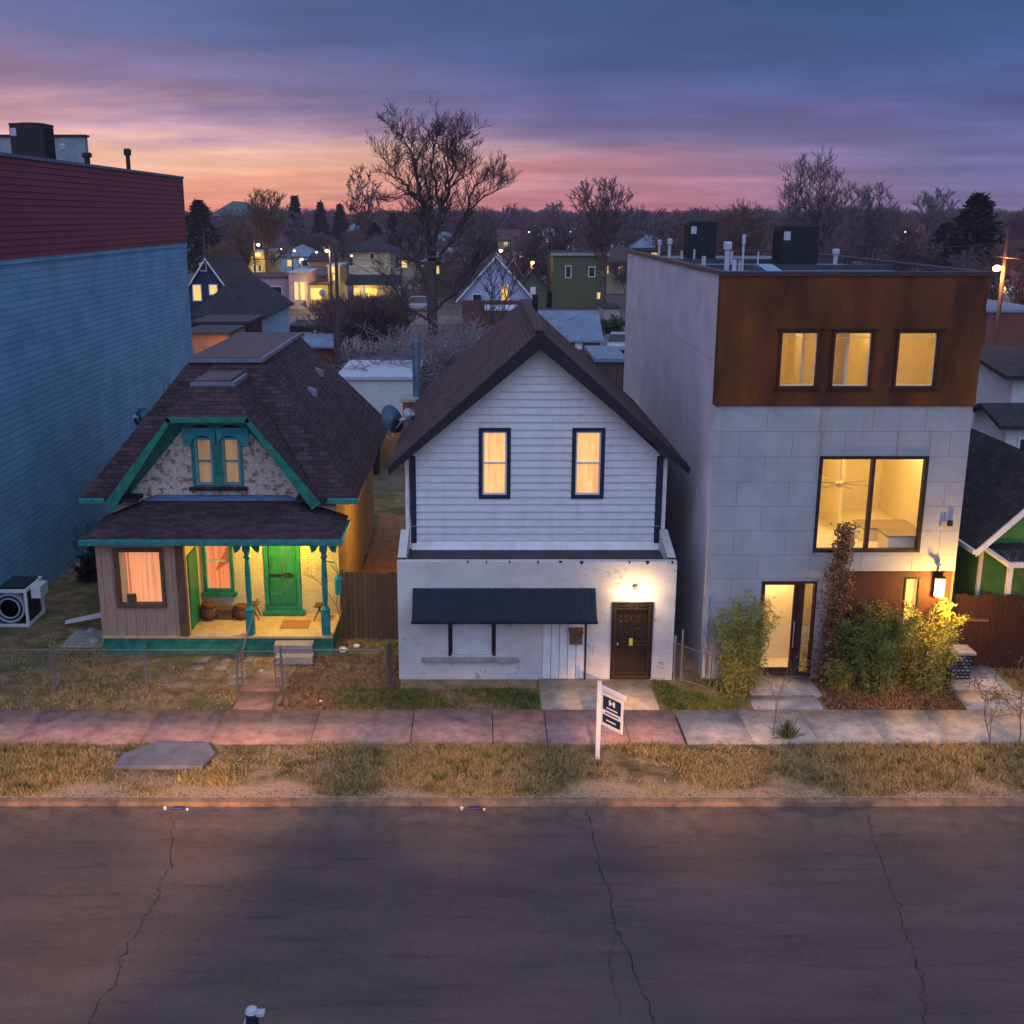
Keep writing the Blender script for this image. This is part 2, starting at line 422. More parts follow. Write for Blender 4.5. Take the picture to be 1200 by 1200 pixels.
west = ramp(n, l, ef, [(0, S(230, 134, 112)), (1.4 / 60, S(236, 164, 138)), (3.0 / 60, S(226, 184, 166)), (4.2 / 60, S(184, 150, 172)), (5.3 / 60, S(112, 108, 156)), (7.5 / 60, S(62, 88, 142)), (10.5 / 60, S(58, 92, 146)), (20 / 60, S(92, 108, 160)), (38 / 60, S(168, 184, 224)), (1, S(190, 200, 232))])
north = ramp(n, l, ef, [(0, S(118, 104, 148)), (1.5 / 60, S(112, 110, 158)), (3.0 / 60, S(98, 104, 154)), (4.0 / 60, S(88, 94, 150)), (5.3 / 60, S(76, 86, 142)), (7.5 / 60, S(56, 86, 140)), (10.5 / 60, S(54, 88, 142)), (20 / 60, S(92, 108, 160)), (38 / 60, S(168, 184, 224)), (1, S(190, 200, 232))])
mid = ramp(n, l, ef, [(0, S(200, 122, 128)), (1.5 / 60, S(182, 126, 144)), (3.0 / 60, S(150, 122, 156)), (4.0 / 60, S(118, 110, 156)), (5.3 / 60, S(90, 90, 146)), (7.5 / 60, S(60, 86, 140)), (10.5 / 60, S(56, 90, 144)), (20 / 60, S(92, 108, 160)), (38 / 60, S(168, 184, 224)), (1, S(190, 200, 232))])
def smooth(a0, a1):
    m = n.new('ShaderNodeMapRange'); m.interpolation_type = 'SMOOTHSTEP'; m.inputs[1].default_value = a0; m.inputs[2].default_value = a1
    l.new(az, m.inputs[0]); return m.outputs[0]
sky = mix(n, l, smooth(-10, 9), west, mid); sky = mix(n, l, smooth(7, 24), sky, north)
dull = mix(n, l, 1.0, sky, ramp(n, l, cn2, [(.3, .66), (.5, .97), (.7, 1.38)]), 'MULTIPLY')
sky = mix(n, l, .9, sky, dull)
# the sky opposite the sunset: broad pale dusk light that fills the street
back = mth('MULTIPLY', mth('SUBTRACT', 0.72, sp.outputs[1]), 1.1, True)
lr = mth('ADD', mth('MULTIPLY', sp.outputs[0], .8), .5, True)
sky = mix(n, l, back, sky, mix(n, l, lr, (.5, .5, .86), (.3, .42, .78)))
below = mth('LESS_THAN', sp.outputs[2], -.01)
sky = mix(n, l, below, sky, (.05, .045, .05))
ns = n.new('ShaderNodeTexSky'); ns.sky_type = 'NISHITA'; ns.sun_disc = False; ns.sun_elevation = R(1); ns.sun_rotation = R(-25)
sc_ = n.new('ShaderNodeVectorMath'); sc_.operation = 'SCALE'; sc_.inputs[3].default_value = .012; l.new(ns.outputs[0], sc_.inputs[0])
add = n.new('ShaderNodeVectorMath'); add.operation = 'ADD'; l.new(sky, add.inputs[0]); l.new(sc_.outputs[0], add.inputs[1])
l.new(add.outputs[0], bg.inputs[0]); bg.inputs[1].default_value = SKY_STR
fill = light('dusk_fill', 'SUN', (0, -20, 30), FILL_STR, (.66, .8, 1.0)); fill.data.angle = R(70)  # added soft blue fill from behind the camera; the real sun has set
fill.rotation_euler = (Vector((-.1, 1, -1.0))).to_track_quat('-Z', 'Y').to_euler()

# ------------------------------------------------------------------ ground
def ground_mat():
    m, n, l, b = nt('ground'); v = coords(n, l, 'Object')
    big = noise(n, l, v, .45, 4); fine = noise(n, l, v, 14, 8, .75); med = noise(n, l, v, 2.2, 6, .7)
    base = ramp(n, l, med, [(.35, (.13, .085, .045)), (.5, (.23, .16, .085)), (.65, (.34, .25, .14))])
    green = ramp(n, l, big, [(.5, 0), (.6, .75)])
    base = mix(n, l, green, base, (.09, .11, .035))
    base = mix(n, l, 1.0, base, ramp(n, l, fine, [(.3, .45), (.7, 1.5)]), 'MULTIPLY')
    l.new(base, b.inputs['Base Color']); b.inputs['Roughness'].default_value = 1; b.inputs['Specular IOR Level'].default_value = .1
    bump(n, l, b, fine, .9, .05); MATS['ground'] = m
ground_mat()
def far_ground_mat():
    m, n, l, b = nt('far_ground'); v = coords(n, l, 'Object')
    f = noise(n, l, v, .05, 8, .7); g = noise(n, l, v, 1.2, 6)
    base = ramp(n, l, f, [(.35, (.05, .045, .035)), (.5, (.1, .085, .06)), (.65, (.12, .1, .08))])
    base = mix(n, l, 1.0, base, ramp(n, l, g, [(.3, .6), (.7, 1.3)]), 'MULTIPLY')
    l.new(base, b.inputs['Base Color']); b.inputs['Roughness'].default_value = 1; MATS['far_ground'] = m
far_ground_mat()
def asphalt_mat():
    m, n, l, b = nt('asphalt'); v = coords(n, l, 'Object')
    big = noise(n, l, coords(n, l, 'Object', (.5, 1.3, 1)), .5, 6, .65); fine = noise(n, l, v, 60, 4, .8); spots = noise(n, l, v, 9, 8, .8)
    base = ramp(n, l, big, [(.3, (.06, .046, .043)), (.5, (.085, .063, .056)), (.7, (.115, .084, .073))])
    base = mix(n, l, 1.0, base, ramp(n, l, fine, [(.3, .45), (.7, 1.6)]), 'MULTIPLY')
    base = mix(n, l, ramp(n, l, noise(n, l, v, 28, 3, .6), [(.68, 0), (.74, .6)]), base, (.16, .13, .115))
    base = mix(n, l, ramp(n, l, noise(n, l, coords(n, l, 'Object', (.35, 3.5, 1)), 1.4, 6, .7), [(.55, 0), (.7, .55)]), base, (.03, .024, .027))
    base = mix(n, l, ramp(n, l, spots, [(.6, 0), (.68, .75)]), base, (.018, .014, .016))
    sand = n.new('ShaderNodeTexCoord'); sx = n.new('ShaderNodeSeparateXYZ'); l.new(sand.outputs['Object'], sx.inputs[0])
    mr = n.new('ShaderNodeMapRange'); mr.inputs[1].default_value = 19.4; mr.inputs[2].default_value = 21.0; l.new(sx.outputs[1], mr.inputs[0])
    k = n.new('ShaderNodeMath'); k.operation = 'MULTIPLY'; l.new(mr.outputs[0], k.inputs[0]); l.new(ramp(n, l, noise(n, l, v, 2.5, 8, .75), [(.4, 0), (.65, .9)]), k.inputs[1])
    base = mix(n, l, k.outputs[0], base, (.2, .13, .085))
    l.new(base, b.inputs['Base Color']); b.inputs['Roughness'].default_value = .85; b.inputs['Specular IOR Level'].default_value = .25
    bump(n, l, b, fine, .5, .01); MATS['asphalt'] = m
asphalt_mat()
def tinted(name, dark=.55, sc=3, bumps=.3):
    m, n, l, b = nt(name); v = coords(n, l, 'Object')
    a = n.new('ShaderNodeAttribute'); a.attribute_name = 'tint'
    c = mix(n, l, 1.0, a.outputs[0], ramp(n, l, noise(n, l, v, sc, 8, .7), [(.3, dark), (.62, 1.15)]), 'MULTIPLY')
    l.new(c, b.inputs['Base Color']); b.inputs['Roughness'].default_value = .85; b.inputs['Specular IOR Level'].default_value = .2
    bump(n, l, b, noise(n, l, v, 20, 5), bumps, .01); MATS[name] = m
tinted('slab_stone')

g = MB(); g.face([(-4000, 5, -.02), (4000, 5, -.02), (4000, 6000, -.02), (-4000, 6000, -.02)])
g = MB()
for (x0, x1, y0, y1) in ((-4000, 4000, 48, 7000), (-4000, -60, -500, 48), (60, 4000, -500, 48), (-60, 60, -500, -6)): g.face([(x0, y0, -.04), (x1, y0, -.04), (x1, y1, -.04), (x0, y1, -.04)])
g.build('far_ground', M['far_ground'], kind='structure')
# the lots and verge: a gently uneven sheet
def sheet(name, x0, x1, y0, y1, step, amp, mat, z=0.0, kind='structure'):
    nx, ny = int((x1 - x0) / step) + 1, int((y1 - y0) / step) + 1
    X, Y = np.meshgrid(np.linspace(x0, x1, nx), np.linspace(y0, y1, ny))
    Z = np.zeros_like(X)
    for k in range(14):
        a, b, c = rng.normal(0, 1.6, 2).tolist() + [rng.uniform(0, 6)]
        Z += np.sin(X * a + Y * b + c) / 14
    edge = np.minimum.reduce([X - x0, x1 - X, Y - y0, y1 - Y]); Z = Z * amp * np.clip(edge / .5, 0, 1) + z
    V = np.stack([X.ravel(), Y.ravel(), Z.ravel()], 1)
    i = np.arange(nx * ny).reshape(ny, nx)
    Fq = np.stack([i[:-1, :-1].ravel(), i[:-1, 1:].ravel(), i[1:, 1:].ravel(), i[1:, :-1].ravel()], 1)
    o = fast(name, V, Fq, mat, kind=kind, smooth=True); return o
sheet('yard_ground', -60, 60, 25.2, 48, .25, .035, M['ground'])
def mth2(n, l, o):
    m = n.new('ShaderNodeMapRange'); m.inputs[1].default_value = 19.6; m.inputs[2].default_value = 22.1; l.new(o, m.inputs[0]); return m.outputs[0]
def verge_mat():
    m, n, l, b = nt('verge_soil'); v = coords(n, l, 'Object')
    med = noise(n, l, v, 1.6, 7, .7); fine = noise(n, l, v, 16, 8, .75)
    base = ramp(n, l, med, [(.36, (.07, .06, .025)), (.5, (.2, .14, .065)), (.64, (.38, .27, .15))])
    sx = n.new('ShaderNodeSeparateXYZ'); l.new(v, sx.inputs[0]); ad = n.new('ShaderNodeMath'); ad.operation = 'MULTIPLY_ADD'; l.new(noise(n, l, v, .9, 5, .7), ad.inputs[0]); ad.inputs[1].default_value = -2.2; l.new(sx.outputs[1], ad.inputs[2])
    base = mix(n, l, ramp(n, l, mth2(n, l, ad.outputs[0]), [(.35, 1), (.6, 0)]), base, (.44, .29, .17))
    base = mix(n, l, 1.0, base, ramp(n, l, fine, [(.3, .6), (.7, 1.35)]), 'MULTIPLY')
    l.new(base, b.inputs['Base Color']); b.inputs['Roughness'].default_value = 1; b.inputs['Specular IOR Level'].default_value = .1
    bump(n, l, b, fine, .9, .04); MATS['verge_soil'] = m
verge_mat()
sheet('verge_ground', -60, 60, 21.2, 23.66, .12, .05, M['verge_soil'], .006)
g = MB(); g.face([(-60, 12.5, -.12), (60, 12.5, -.12), (60, 21.06, -.1), (-60, 21.06, -.1)]); road = g.build('road', M['asphalt'], kind='structure')
g = MB(); g.box(-60, 60, 11.9, 12.5, -.3, .02); g.build('near_kerb', M['concrete'], kind='structure')
sheet('near_verge', -60, 60, -6, 11.9, 1, .03, M['ground'], -.01)
plain('kerb_stone', (.34, .22, .13), .9, c2=(.15, .1, .07), scale=2.5, bumps=.8)
g = MB(); x = -60
while x < 60:
    L = random.uniform(1.6, 3.2); g.box(x + .003, x + L - .003, 21.03 + random.uniform(-.008, .008), 21.2, -.3, .004 + random.uniform(-.012, .006)); x += L
g.build('kerb', M['kerb_stone'], kind='structure')
def grit(name, n_, xr, yr, z, smax, mat, bias=1.0):
    x = rng.uniform(*xr, n_); y = yr[1] - (yr[1] - yr[0]) * rng.uniform(0, 1, n_) ** bias; s = rng.uniform(.004, smax, n_); t = rng.uniform(0, 6.28, n_)
    P5 = [np.stack([x + s * np.cos(t + k * 2.09), y + s * np.sin(t + k * 2.09), np.full(n_, z)], 1) for k in range(3)] + [np.stack([x, y, z + s * .8], 1)]
    V_ = np.stack(P5, 1).reshape(-1, 3); b_ = np.arange(n_)[:, None] * 4; F3 = np.concatenate([b_ + [[0, 1, 3]], b_ + [[1, 2, 3]], b_ + [[2, 0, 3]]])
    return fast(name, V_, F3, mat, kind='stuff', k=3)
plain('grit_stone', (.2, .15, .11), .9, .35, scale=9)
tag(grit('gutter_grit', 2600, (-14, 16), (18.6, 21.03), -.104, .015, M['grit_stone'], 3), 'loose sand and grit along the gutter', 'grit')
tag(grit('road_grit', 1500, (-12, 15), (13.5, 20.6), -.111, .014, M['grit_stone']), 'scattered fine stones on the asphalt', 'grit')
tag(grit('kerb_sand', 3000, (-14, 16), (21.0, 21.5), .015, .03, M['grit_stone']), 'sand and pebbles spilled over the kerb', 'grit')
# cracks: meandering thin strips 4 mm above the asphalt
plain('crack_fill', (.016, .013, .014), .95, .2)
def crack(pts, w, z, name='road_crack', parent=None):
    pp = [G(px, py, z) for px, py in pts]; out = []
    for a, b in zip(pp[:-1], pp[1:]):
        k = max(2, int((b - a).length / .12))
        for i in range(k):
            q = a.lerp(b, i / k); out.append(Vector((q.x + random.gauss(0, .035), q.y + random.gauss(0, .02), z)))
    out.append(pp[-1]); mb = MB()
    for a, b in zip(out[:-1], out[1:]):
        d = (b - a); d.normalize(); s = Vector((-d.y, d.x, 0)); w0 = w * random.uniform(.05, .5) / 2; w1 = w * random.uniform(.05, .5) / 2
        mb.face([a - s * w0, b - s * w1, b + s * w1, a + s * w0])
    return mb.build(name, M['crack_fill'], kind='structure')
for pts, wd in (([(204, 955), (198, 1010), (180, 1060), (150, 1105), (135, 1150), (104, 1200)], .034),
            ([(690, 950), (697, 990), (712, 1040), (720, 1085), (738, 1120), (752, 1160), (766, 1200)], .042),
            ([(1016, 955), (1030, 1000), (1046, 1045), (1062, 1090), (1078, 1140), (1085, 1200)], .036),
            ([(545, 960), (535, 1000), (540, 1050)], .014), ([(150, 1155), (260, 1150), (420, 1160)], .012),
            ([(720, 1095), (716, 1140), (728, 1190)], .02), ([(1050, 1090), (1120, 1098), (1200, 1092)], .018), ([(0, 1010), (180, 1014), (430, 1002), (700, 1012), (960, 1004)], .008)):
    crack(pts, wd, -.094)
# sidewalk: individual slabs with open joints
def slabs(name, rects, cols, z=.03, th=.09):
    V, Fq, C = [], [], []
    for r in rects:
        a, b, c, d = r[:4]; sk = r[4] if len(r) > 4 else 0; g_ = .012
        dz = random.uniform(-.006, .006); i = len(V)
        p = [(a + g_, c + g_), (b - g_, c + g_), (b - g_ + sk, d - g_), (a + g_ + sk, d - g_)]
        V += [(x, y, z - th) for x, y in p] + [(x, y, z + dz + random.uniform(-.004, .004)) for x, y in p]
        Fq += [[i + k for k in f] for f in ((4, 5, 6, 7), (0, 1, 5, 4), (1, 2, 6, 5), (2, 3, 7, 6), (3, 0, 4, 7))]
        base = random.choice(cols); t = random.uniform(.93, 1.07); C += [(base[0] * t, base[1] * t, base[2] * t, 1)] * 8
    return fast(name, V, Fq, M['slab_stone'], kind='structure', col=C)
red = [(.36, .22, .18), (.34, .21, .185), (.37, .22, .17)]
rc = []; x = -40
while x < 4.75:
    L = min(random.choice([1.25, 1.6, 1.9, 2.3]), 4.8 - x); rc.append((x, x + L, 23.63, 25.47)) if random.random() > .12 or L < 1.6 else rc.extend([(x, x + L, 23.63, 24.6), (x, x + L, 24.6, 25.47)]); x += L
slabs('stone_sidewalk', rc, red)
rc = []; x = 4.8
while x < 40: rc.append((x, x + 1.52, 23.63, 25.47)); x += 1.52
grey = [(.38, .35, .32), (.41, .37, .33), (.36, .33, .31)]
slabs('concrete_sidewalk', rc, grey)
g = MB(); g.box(-40, 40, 23.6, 25.5, -.2, -.01); g.build('sidewalk_bed', plain('joint_dirt', (.05, .04, .03), .95, .3), kind='structure')
slabs('stone_path', [(-6.0, -5.05, 25.5, 26.55), (-5.95, -5.05, 26.6, 27.4), (-5.9, -5.0, 27.4, 28.2)], [(.33, .18, .13), (.3, .2, .14)], .035)
slabs('entry_pad', [(1.55, 3.1, 25.5, 27.33), (3.1, 4.45, 25.5, 27.33)], [(.42, .33, .24)], .045)
slabs('entry_path', [(6.75, 8.45, 25.5, 26.25), (6.85, 8.65, 26.25, 27.5)], grey, .07)
slabs('side_path', [(11.95, 13.4, 25.5, 26.6, .1), (12.15, 13.6, 26.6, 28.2, .1), (13.4, 14.9, 24.9, 26.6, -.6)], grey, .05)
rc = [(-7.9 + i * .62 + random.uniform(-.05, .05) + j * .1, -7.9 + i * .62 + .58, 26.9 + j * .55, 26.9 + j * .55 + .5) for i in range(3) for j in range(4)]
slabs('flagstones', rc, [(.3, .24, .17), (.27, .2, .15)], .015)
for pts in ([(690, 840), (745, 858), (800, 856)], [(745, 858), (738, 872)], [(520, 838), (560, 850), (600, 848)]): crack(pts, .018, .045, 'sidewalk_crack')
# old kerbside slab on the verge
g = MB(); pts = [(-7.95, 22.35), (-6.0, 22.35), (-5.85, 23.0), (-6.1, 23.5), (-7.35, 23.55), (-7.9, 22.95)]
g.prism([(x, y, 0.02) for x, y in pts], (0, 0, .12))
t = g.build('utility_slab', plain('slab_grey', (.16, .15, .17), .85, .2), bevel=.04); tag(t, 'flat grey stone slab lying in the dry grass verge', 'stone slab')
g = MB(); g.box(-2.0, 1.5, 26.75, 27.34, -.02, .03); g.build('dirt_strip', plain('dirt', (.24, .16, .1), .95, .3, scale=3, bumps=.6), kind='structure')

# ------------------------------------------------------------------ grass (stuff)
def grass(name, n_, xr, yr, hmin, hmax, mat, dens=None, wdt=.012, z=.02, avoid=()):
    x = rng.uniform(*xr, n_ * 2); y = rng.uniform(*yr, n_ * 2)
    s = np.sin(x * 1.7 + 1.3 * np.sin(y * 1.9)) + np.sin(x * .63 + 2) + np.sin(y * 3.1 + x * 2.9) * .7 + rng.normal(0, .6, n_ * 2)
    keep = s > (-.3 if dens is None else dens) + (np.clip((21.85 - y) * 2.6, 0, 9) if name == 'verge_grass' else 0)
    for a in avoid: keep &= ~((x > a[0]) & (x < a[1]) & (y > a[2]) & (y < a[3]))
    x, y = x[keep][:n_], y[keep][:n_]; m = len(x)
    th = rng.uniform(0, 2 * np.pi, m); h = rng.uniform(hmin, hmax, m); ln = rng.uniform(.2, 1.4, m) * h
    dx, dy = np.cos(th), np.sin(th); ph = rng.uniform(0, 2 * np.pi, m); lx, ly = np.cos(ph) * ln, np.sin(ph) * ln
    w_ = wdt * rng.uniform(.6, 1.4, m); zz = np.full(m, z - .02)
    V = np.stack([np.stack([x - dx * w_, y - dy * w_, zz], 1), np.stack([x + dx * w_, y + dy * w_, zz], 1),
                  np.stack([x + lx + dx * w_ * .3, y + ly + dy * w_ * .3, zz + h], 1), np.stack([x + lx - dx * w_ * .3, y + ly - dy * w_ * .3, zz + h], 1)], 1).reshape(-1, 3)
    Fq = np.arange(m * 4).reshape(-1, 4)
    return fast(name, V, Fq, mat, kind='stuff')
tag(grass('verge_grass', 90000, (-14, 17), (21.25, 23.62), .03, .13, M['grass_blade'], -.3, avoid=[(-8, -5.8, 22.3, 23.5)]), 'dry straw coloured grass with green patches along the kerb', 'grass')
tag(grass('yard_grass', 30000, (-15, -2.2), (25.5, 30.5), .02, .08, M['grass_blade'], .1, avoid=[(-6.05, -5, 25.4, 29), (-10.3, -3.9, 28.4, 31)]), 'patchy dry grass in the small front yard', 'grass')
tag(grass('leaf_litter', 9000, (-4.9, -1.9), (25.55, 29), .01, .06, M['dry_leaf'], -2, .03), 'brown fallen leaves covering the ground behind the wire fence', 'fallen leaves')
tag(grass('weed_strip', 6000, (-4.5, 1.5), (25.55, 26.75), .04, .12, M['weed_leaf'], .2), 'green weeds in the strip before the white house', 'weeds')
tag(grass('weed_patch', 7000, (4.5, 6.7), (25.55, 27.3), .03, .12, M['weed_leaf'], -.6), 'yellow green weeds between wire gate and concrete path', 'weeds')
tag(grass('bed_litter', 9000, (8.6, 12.0), (25.55, 27.4), .02, .09, M['dry_leaf'], -1.2, .022), 'brown leaf litter in the planting bed of the modern house', 'fallen leaves')
tag(grass('side_litter', 4000, (13.7, 17), (26.3, 28.6), .02, .12, M['dry_leaf'], -1, .022), 'dry stalks and leaves beside the green house', 'fallen leaves')

# ------------------------------------------------------------------ generic pieces
def window_y(parent, Y, a, b, c, d, fm, pane, fw=.07, out=.03, depth=.1, cross=None, name='window', sill=None, glass='glass', gy=.05):
    """window facing -Y: frame mesh is the part; pane / glass / sill are sub-parts"""
    mb = MB(); frame_y(mb, Y - out, a, b, c, d, fw, out + depth)
    if cross == 'h': mb.box(a + fw, b - fw, Y + .02, Y + depth, (c + d) / 2 - .025, (c + d) / 2 + .025)
    if cross == 'v': mb.box((a + b) / 2 - .04, (a + b) / 2 + .04, Y - out + .01, Y + depth, c + fw, d - fw)
    f = mb.build(name, fm, parent, bevel=.006)
    if glass: MB().face([(a + fw, Y + gy, c + fw), (b - fw, Y + gy, c + fw), (b - fw, Y + gy, d - fw), (a + fw, Y + gy, d - fw)]).build('glass', M[glass], f)
    if pane: MB().box(a + fw * .5, b - fw * .5, Y + depth + .02, Y + depth + .04, c + fw * .5, d - fw * .5).build('curtain' if 'curtain' in pane else 'pane', M[pane], f)
    if sill: MB().box(a - .06, b + .06, Y - out - .05, Y + .02, c - .07, c - .002).build('sill', sill, f, bevel=.01)
    return f
def siding_y(mb, Y, z0, z1, xl, xr, exp=.2, holes=(), t=.022):
    """lap siding courses facing -Y; xl(z), xr(z) bound the wall"""
    z = z0
    while z < z1 - .01:
        b = min(z + exp, z1); j = random.uniform(-.004, .004)
        cuts = [z] + sorted(e for h in holes for e in (h[2], h[3]) if z < e < b) + [b]; cuts = sorted(set(cuts))
        for c0, c1 in zip(cuts[:-1], cuts[1:]):
            o0, o1 = (-(t + j) * (1 - (q - z) / (b - z)) - .004 for q in (c0, c1))
            segs = [(xl(c0), xr(c0), xl(c1), xr(c1))]
            for h in holes:
                if c1 <= h[2] + 1e-6 or c0 >= h[3] - 1e-6: continue
                ns = []
                for s in segs:
                    if h[0] > s[0] and h[1] < s[1]: ns += [(s[0], h[0], s[2], h[0]), (h[1], s[1], h[1], s[3])]
                    else: ns.append(s)
                segs = ns
            for s in segs:
                mb.face([(s[0], Y + o0, c0), (s[1], Y + o0, c0), (s[3], Y + o1, c1), (s[2], Y + o1, c1)])
                if c0 == z: mb.face([(s[0], Y, c0), (s[1], Y, c0), (s[1], Y + o0, c0), (s[0], Y + o0, c0)])
        z = b
    return mb
def siding_x(mb, X, s, z0, z1, y0, y1, exp=.2, t=.022):
    """lap siding on a wall facing s*x"""
    z = z0
    while z < z1 - .01:
        b = min(z + exp, z1)
        a = [(X + s * t, y0, z), (X + s * t, y1, z), (X + s * .004, y1, b), (X + s * .004, y0, b)]
        u = [(X, y0, z), (X, y1, z), (X + s * t, y1, z), (X + s * t, y0, z)]
        if s > 0: mb.face(a); mb.face(u[::-1])
        else: mb.face(a[::-1]); mb.face(u)
        z = b
    return mb
def ac_unit(name, x, y, z, wx, wy, h, label, matn='dark_green_metal', group=None):
    t = empty(name, (x, y, z), label, 'air conditioner', group)
    mb = MB(); r = .09
    def rr(k, zz, ins=0):
        pts = []
        for cx, cy, a0 in ((wx / 2 - r, wy / 2 - r, 0), (-wx / 2 + r, wy / 2 - r, 90), (-wx / 2 + r, -wy / 2 + r, 180), (wx / 2 - r, -wy / 2 + r, 270)):
            for i in range(4):
                a = R(a0 + i * 30); pts.append((cx + math.cos(a) * (r - ins), cy + math.sin(a) * (r - ins), zz))
        return pts
    mb.prism(rr(0, .05), (0, 0, h - .12)); mb.prism(rr(0, h - .065, -.012), (0, 0, .065)); mb.prism(rr(0, 0, -.015), (0, 0, .05))
    mb.local('housing', M[matn], t, bevel=.004)
    lv = MB()
    for k in range(int(wx / .09)):
        xx = -wx / 2 + .1 + k * .09
        if xx < wx / 2 - .09: lv.box(xx, xx + .025, -wy / 2 - .014, -wy / 2 + .01, .12, h - .14)
    for k in range(int(wy / .09)):
        yy = -wy / 2 + .1 + k * .09
        if yy < wy / 2 - .09: lv.box(-wx / 2 - .014, -wx / 2 + .01, yy, yy + .025, .12, h - .14); lv.box(wx / 2 - .01, wx / 2 + .014, yy, yy + .025, .12, h - .14)
    lv.local('grille', M['black_metal'], t)
    tf = MB()
    for rad in (.12, .22, .32, .4):
        rad *= min(wx, wy)
        for k in range(20):
            a, b = 2 * math.pi * k / 20, 2 * math.pi * (k + 1) / 20
            tf.bar((rad * math.cos(a), rad * math.sin(a), h + .02), (rad * math.cos(b), rad * math.sin(b), h + .02), .015)
    for k in range(12): a = math.pi * 2 * k / 12; tf.bar((.05 * math.cos(a), .05 * math.sin(a), h + .02), (.42 * min(wx, wy) * math.cos(a), .42 * min(wx, wy) * math.sin(a), h + .02), .012)
    tf.local('fan_guard', M['black_metal'], t)
    MB().box(-wx / 2 + .06, -wx / 2 + .26, -wy / 2 - .02, -wy / 2 - .015, h - .42, h - .16).local('rating_plate', M['pvc_white'], t)
    return t
def pipe(name, x, y, z, r, h, label, cat='vent pipe', matn='pvc_white', cap=True, group=None):
    t = empty(name, (x, y, z), label, cat, group)
    MB().lathe((0, 0, 0), [(r * 1.5, 0), (r * 1.5, .03), (r, .05), (r, h)], 12).local('pipe', M[matn], t, smooth=False)
    if cap: MB().lathe((0, 0, h - .02), [(r * .8, 0), (r * 1.7, .02), (r * 1.75, h * .28), (r * 1.2, h * .34)], 14).local('cap', M[matn], t)
    return t

# ------------------------------------------------------------------ big red and blue building on the left
LX = -14.0
B = empty('warehouse', (LX - 7, 40, 0), 'tall building with red lap siding above a blue painted brick wall', 'building')
MB().box(LX - 16, LX, 26.5, 55.7, 0, 10.32).build('brick_wall', M['blue_brick'], B)
plain('red_lap', (.17, .03, .038), .5, .12, scale=1.5)
mb = siding_x(MB().box(LX - 16, LX - .03, 26.55, 55.65, 10.42, 13.35), LX, 1, 10.42, 13.4, 26.5, 55.7, .2, .035); mb.box(LX - .03, LX + .03, 55.7, 55.76, 10.42, 13.4)
mb.build('siding', M['red_lap'], B)
MB().box(LX - .3, LX + .045, 26.5, 55.75, 10.3, 10.43).build('band', M['blue_brick'], B)
mb = MB().box(LX - .35, LX + .07, 26.5, 55.85, 13.4, 13.5).box(LX - 16, LX - .35, 55.5, 55.85, 13.4, 13.5); mb.build('coping', plain('coping_grey', (.1, .12, .17), .5), B)
mb = MB().box(LX - 16, LX - 1.7, 47.4, 47.75, 13.3, 14.75); pc = mb.build('penthouse', plain('penthouse_grey', (.2, .26, .3), .6), B)
MB().box(LX - 16, LX - 1.63, 47.33, 47.82, 14.75, 14.83).build('roof_edge', M['black_trim'], pc)
MB().box(LX - .1, LX - .02, 55.6, 55.72, .1, 10.3).build('downspout', plain('tan_metal', (.3, .2, .14), .6), B)
q = P(37, 150, 41); ac_unit('rooftop_condenser', q.x, 41, 13.3, 1.15, 1.15, 1.45, 'dark square cooling unit on the roof of the red sided building', 'black_metal')
pipe('roof_vent', -14.65, 49.5, 13.3, .09, .85, 'small black vent pipe near the back of the red sided building roof', matn='black_metal')
pipe('roof_vent', -15.0, 42.8, 13.3, .06, .7, 'thin white vent pipe beside the rooftop cooling unit on the left building')
pipe('roof_vent', -15.2, 46.0, 13.3, .11, .6, 'short dark mushroom vent behind the rooftop cooling unit on the left building', matn='black_metal')

# ------------------------------------------------------------------ small old house with teal trim
V = empty('brick_cottage', (-7.2, 31, 0), 'small old cottage with teal trim, dark mansard roof and a lit yellow porch', 'house')
cx = -7.33
MB().box(-10.3, -4.02, 31.12, 42.3, 0, 4.1).build('side_wall', M['warm_boards'], V)
mb = MB(); holes = [(-7.86, -7.06, 1.25, 2.85), (-6.12, -5.12, .62, 3.0)]
wall_y(mb, 31.0, -10.3, -4.0, 0, 3.75, holes, .12); mb.face([(-4.0, 31, 0), (-4.0, 31.15, 0), (-4.0, 31.15, 3.75), (-4.0, 31, 3.75)])
mb.build('porch_wall', M['cream_brick'], V)
gh = [(-8.02, -6.58, 4.33, 5.86)]
mb = MB(); wall_y(mb, 31.0, -10.2, -4.45, 3.75, 4.1, [], .1)
# gable: strips between the slopes
def gx(z, s): return cx + s * max(1.05, 2.87 - (z - 4.1) * 1.82 / 2.3)
zs = [4.1, 4.33, 4.7, 5.1, 5.5, 5.86, 6.15, 6.45]
for a, b in zip(zs[:-1], zs[1:]):
    if a >= 4.33 and b <= 5.86:
        mb.face([(gx(a, -1), 31, a), (-8.02, 31, a), (-8.02, 31, b), (gx(b, -1), 31, b)]); mb.face([(-6.58, 31, a), (gx(a, 1), 31, a), (gx(b, 1), 31, b), (-6.58, 31, b)])
    else: mb.face([(gx(a, -1), 31, a), (gx(a, 1), 31, a), (gx(b, 1), 31, b), (gx(b, -1), 31, b)])
mb.build('gable_wall', M['peeling_brick'], V)
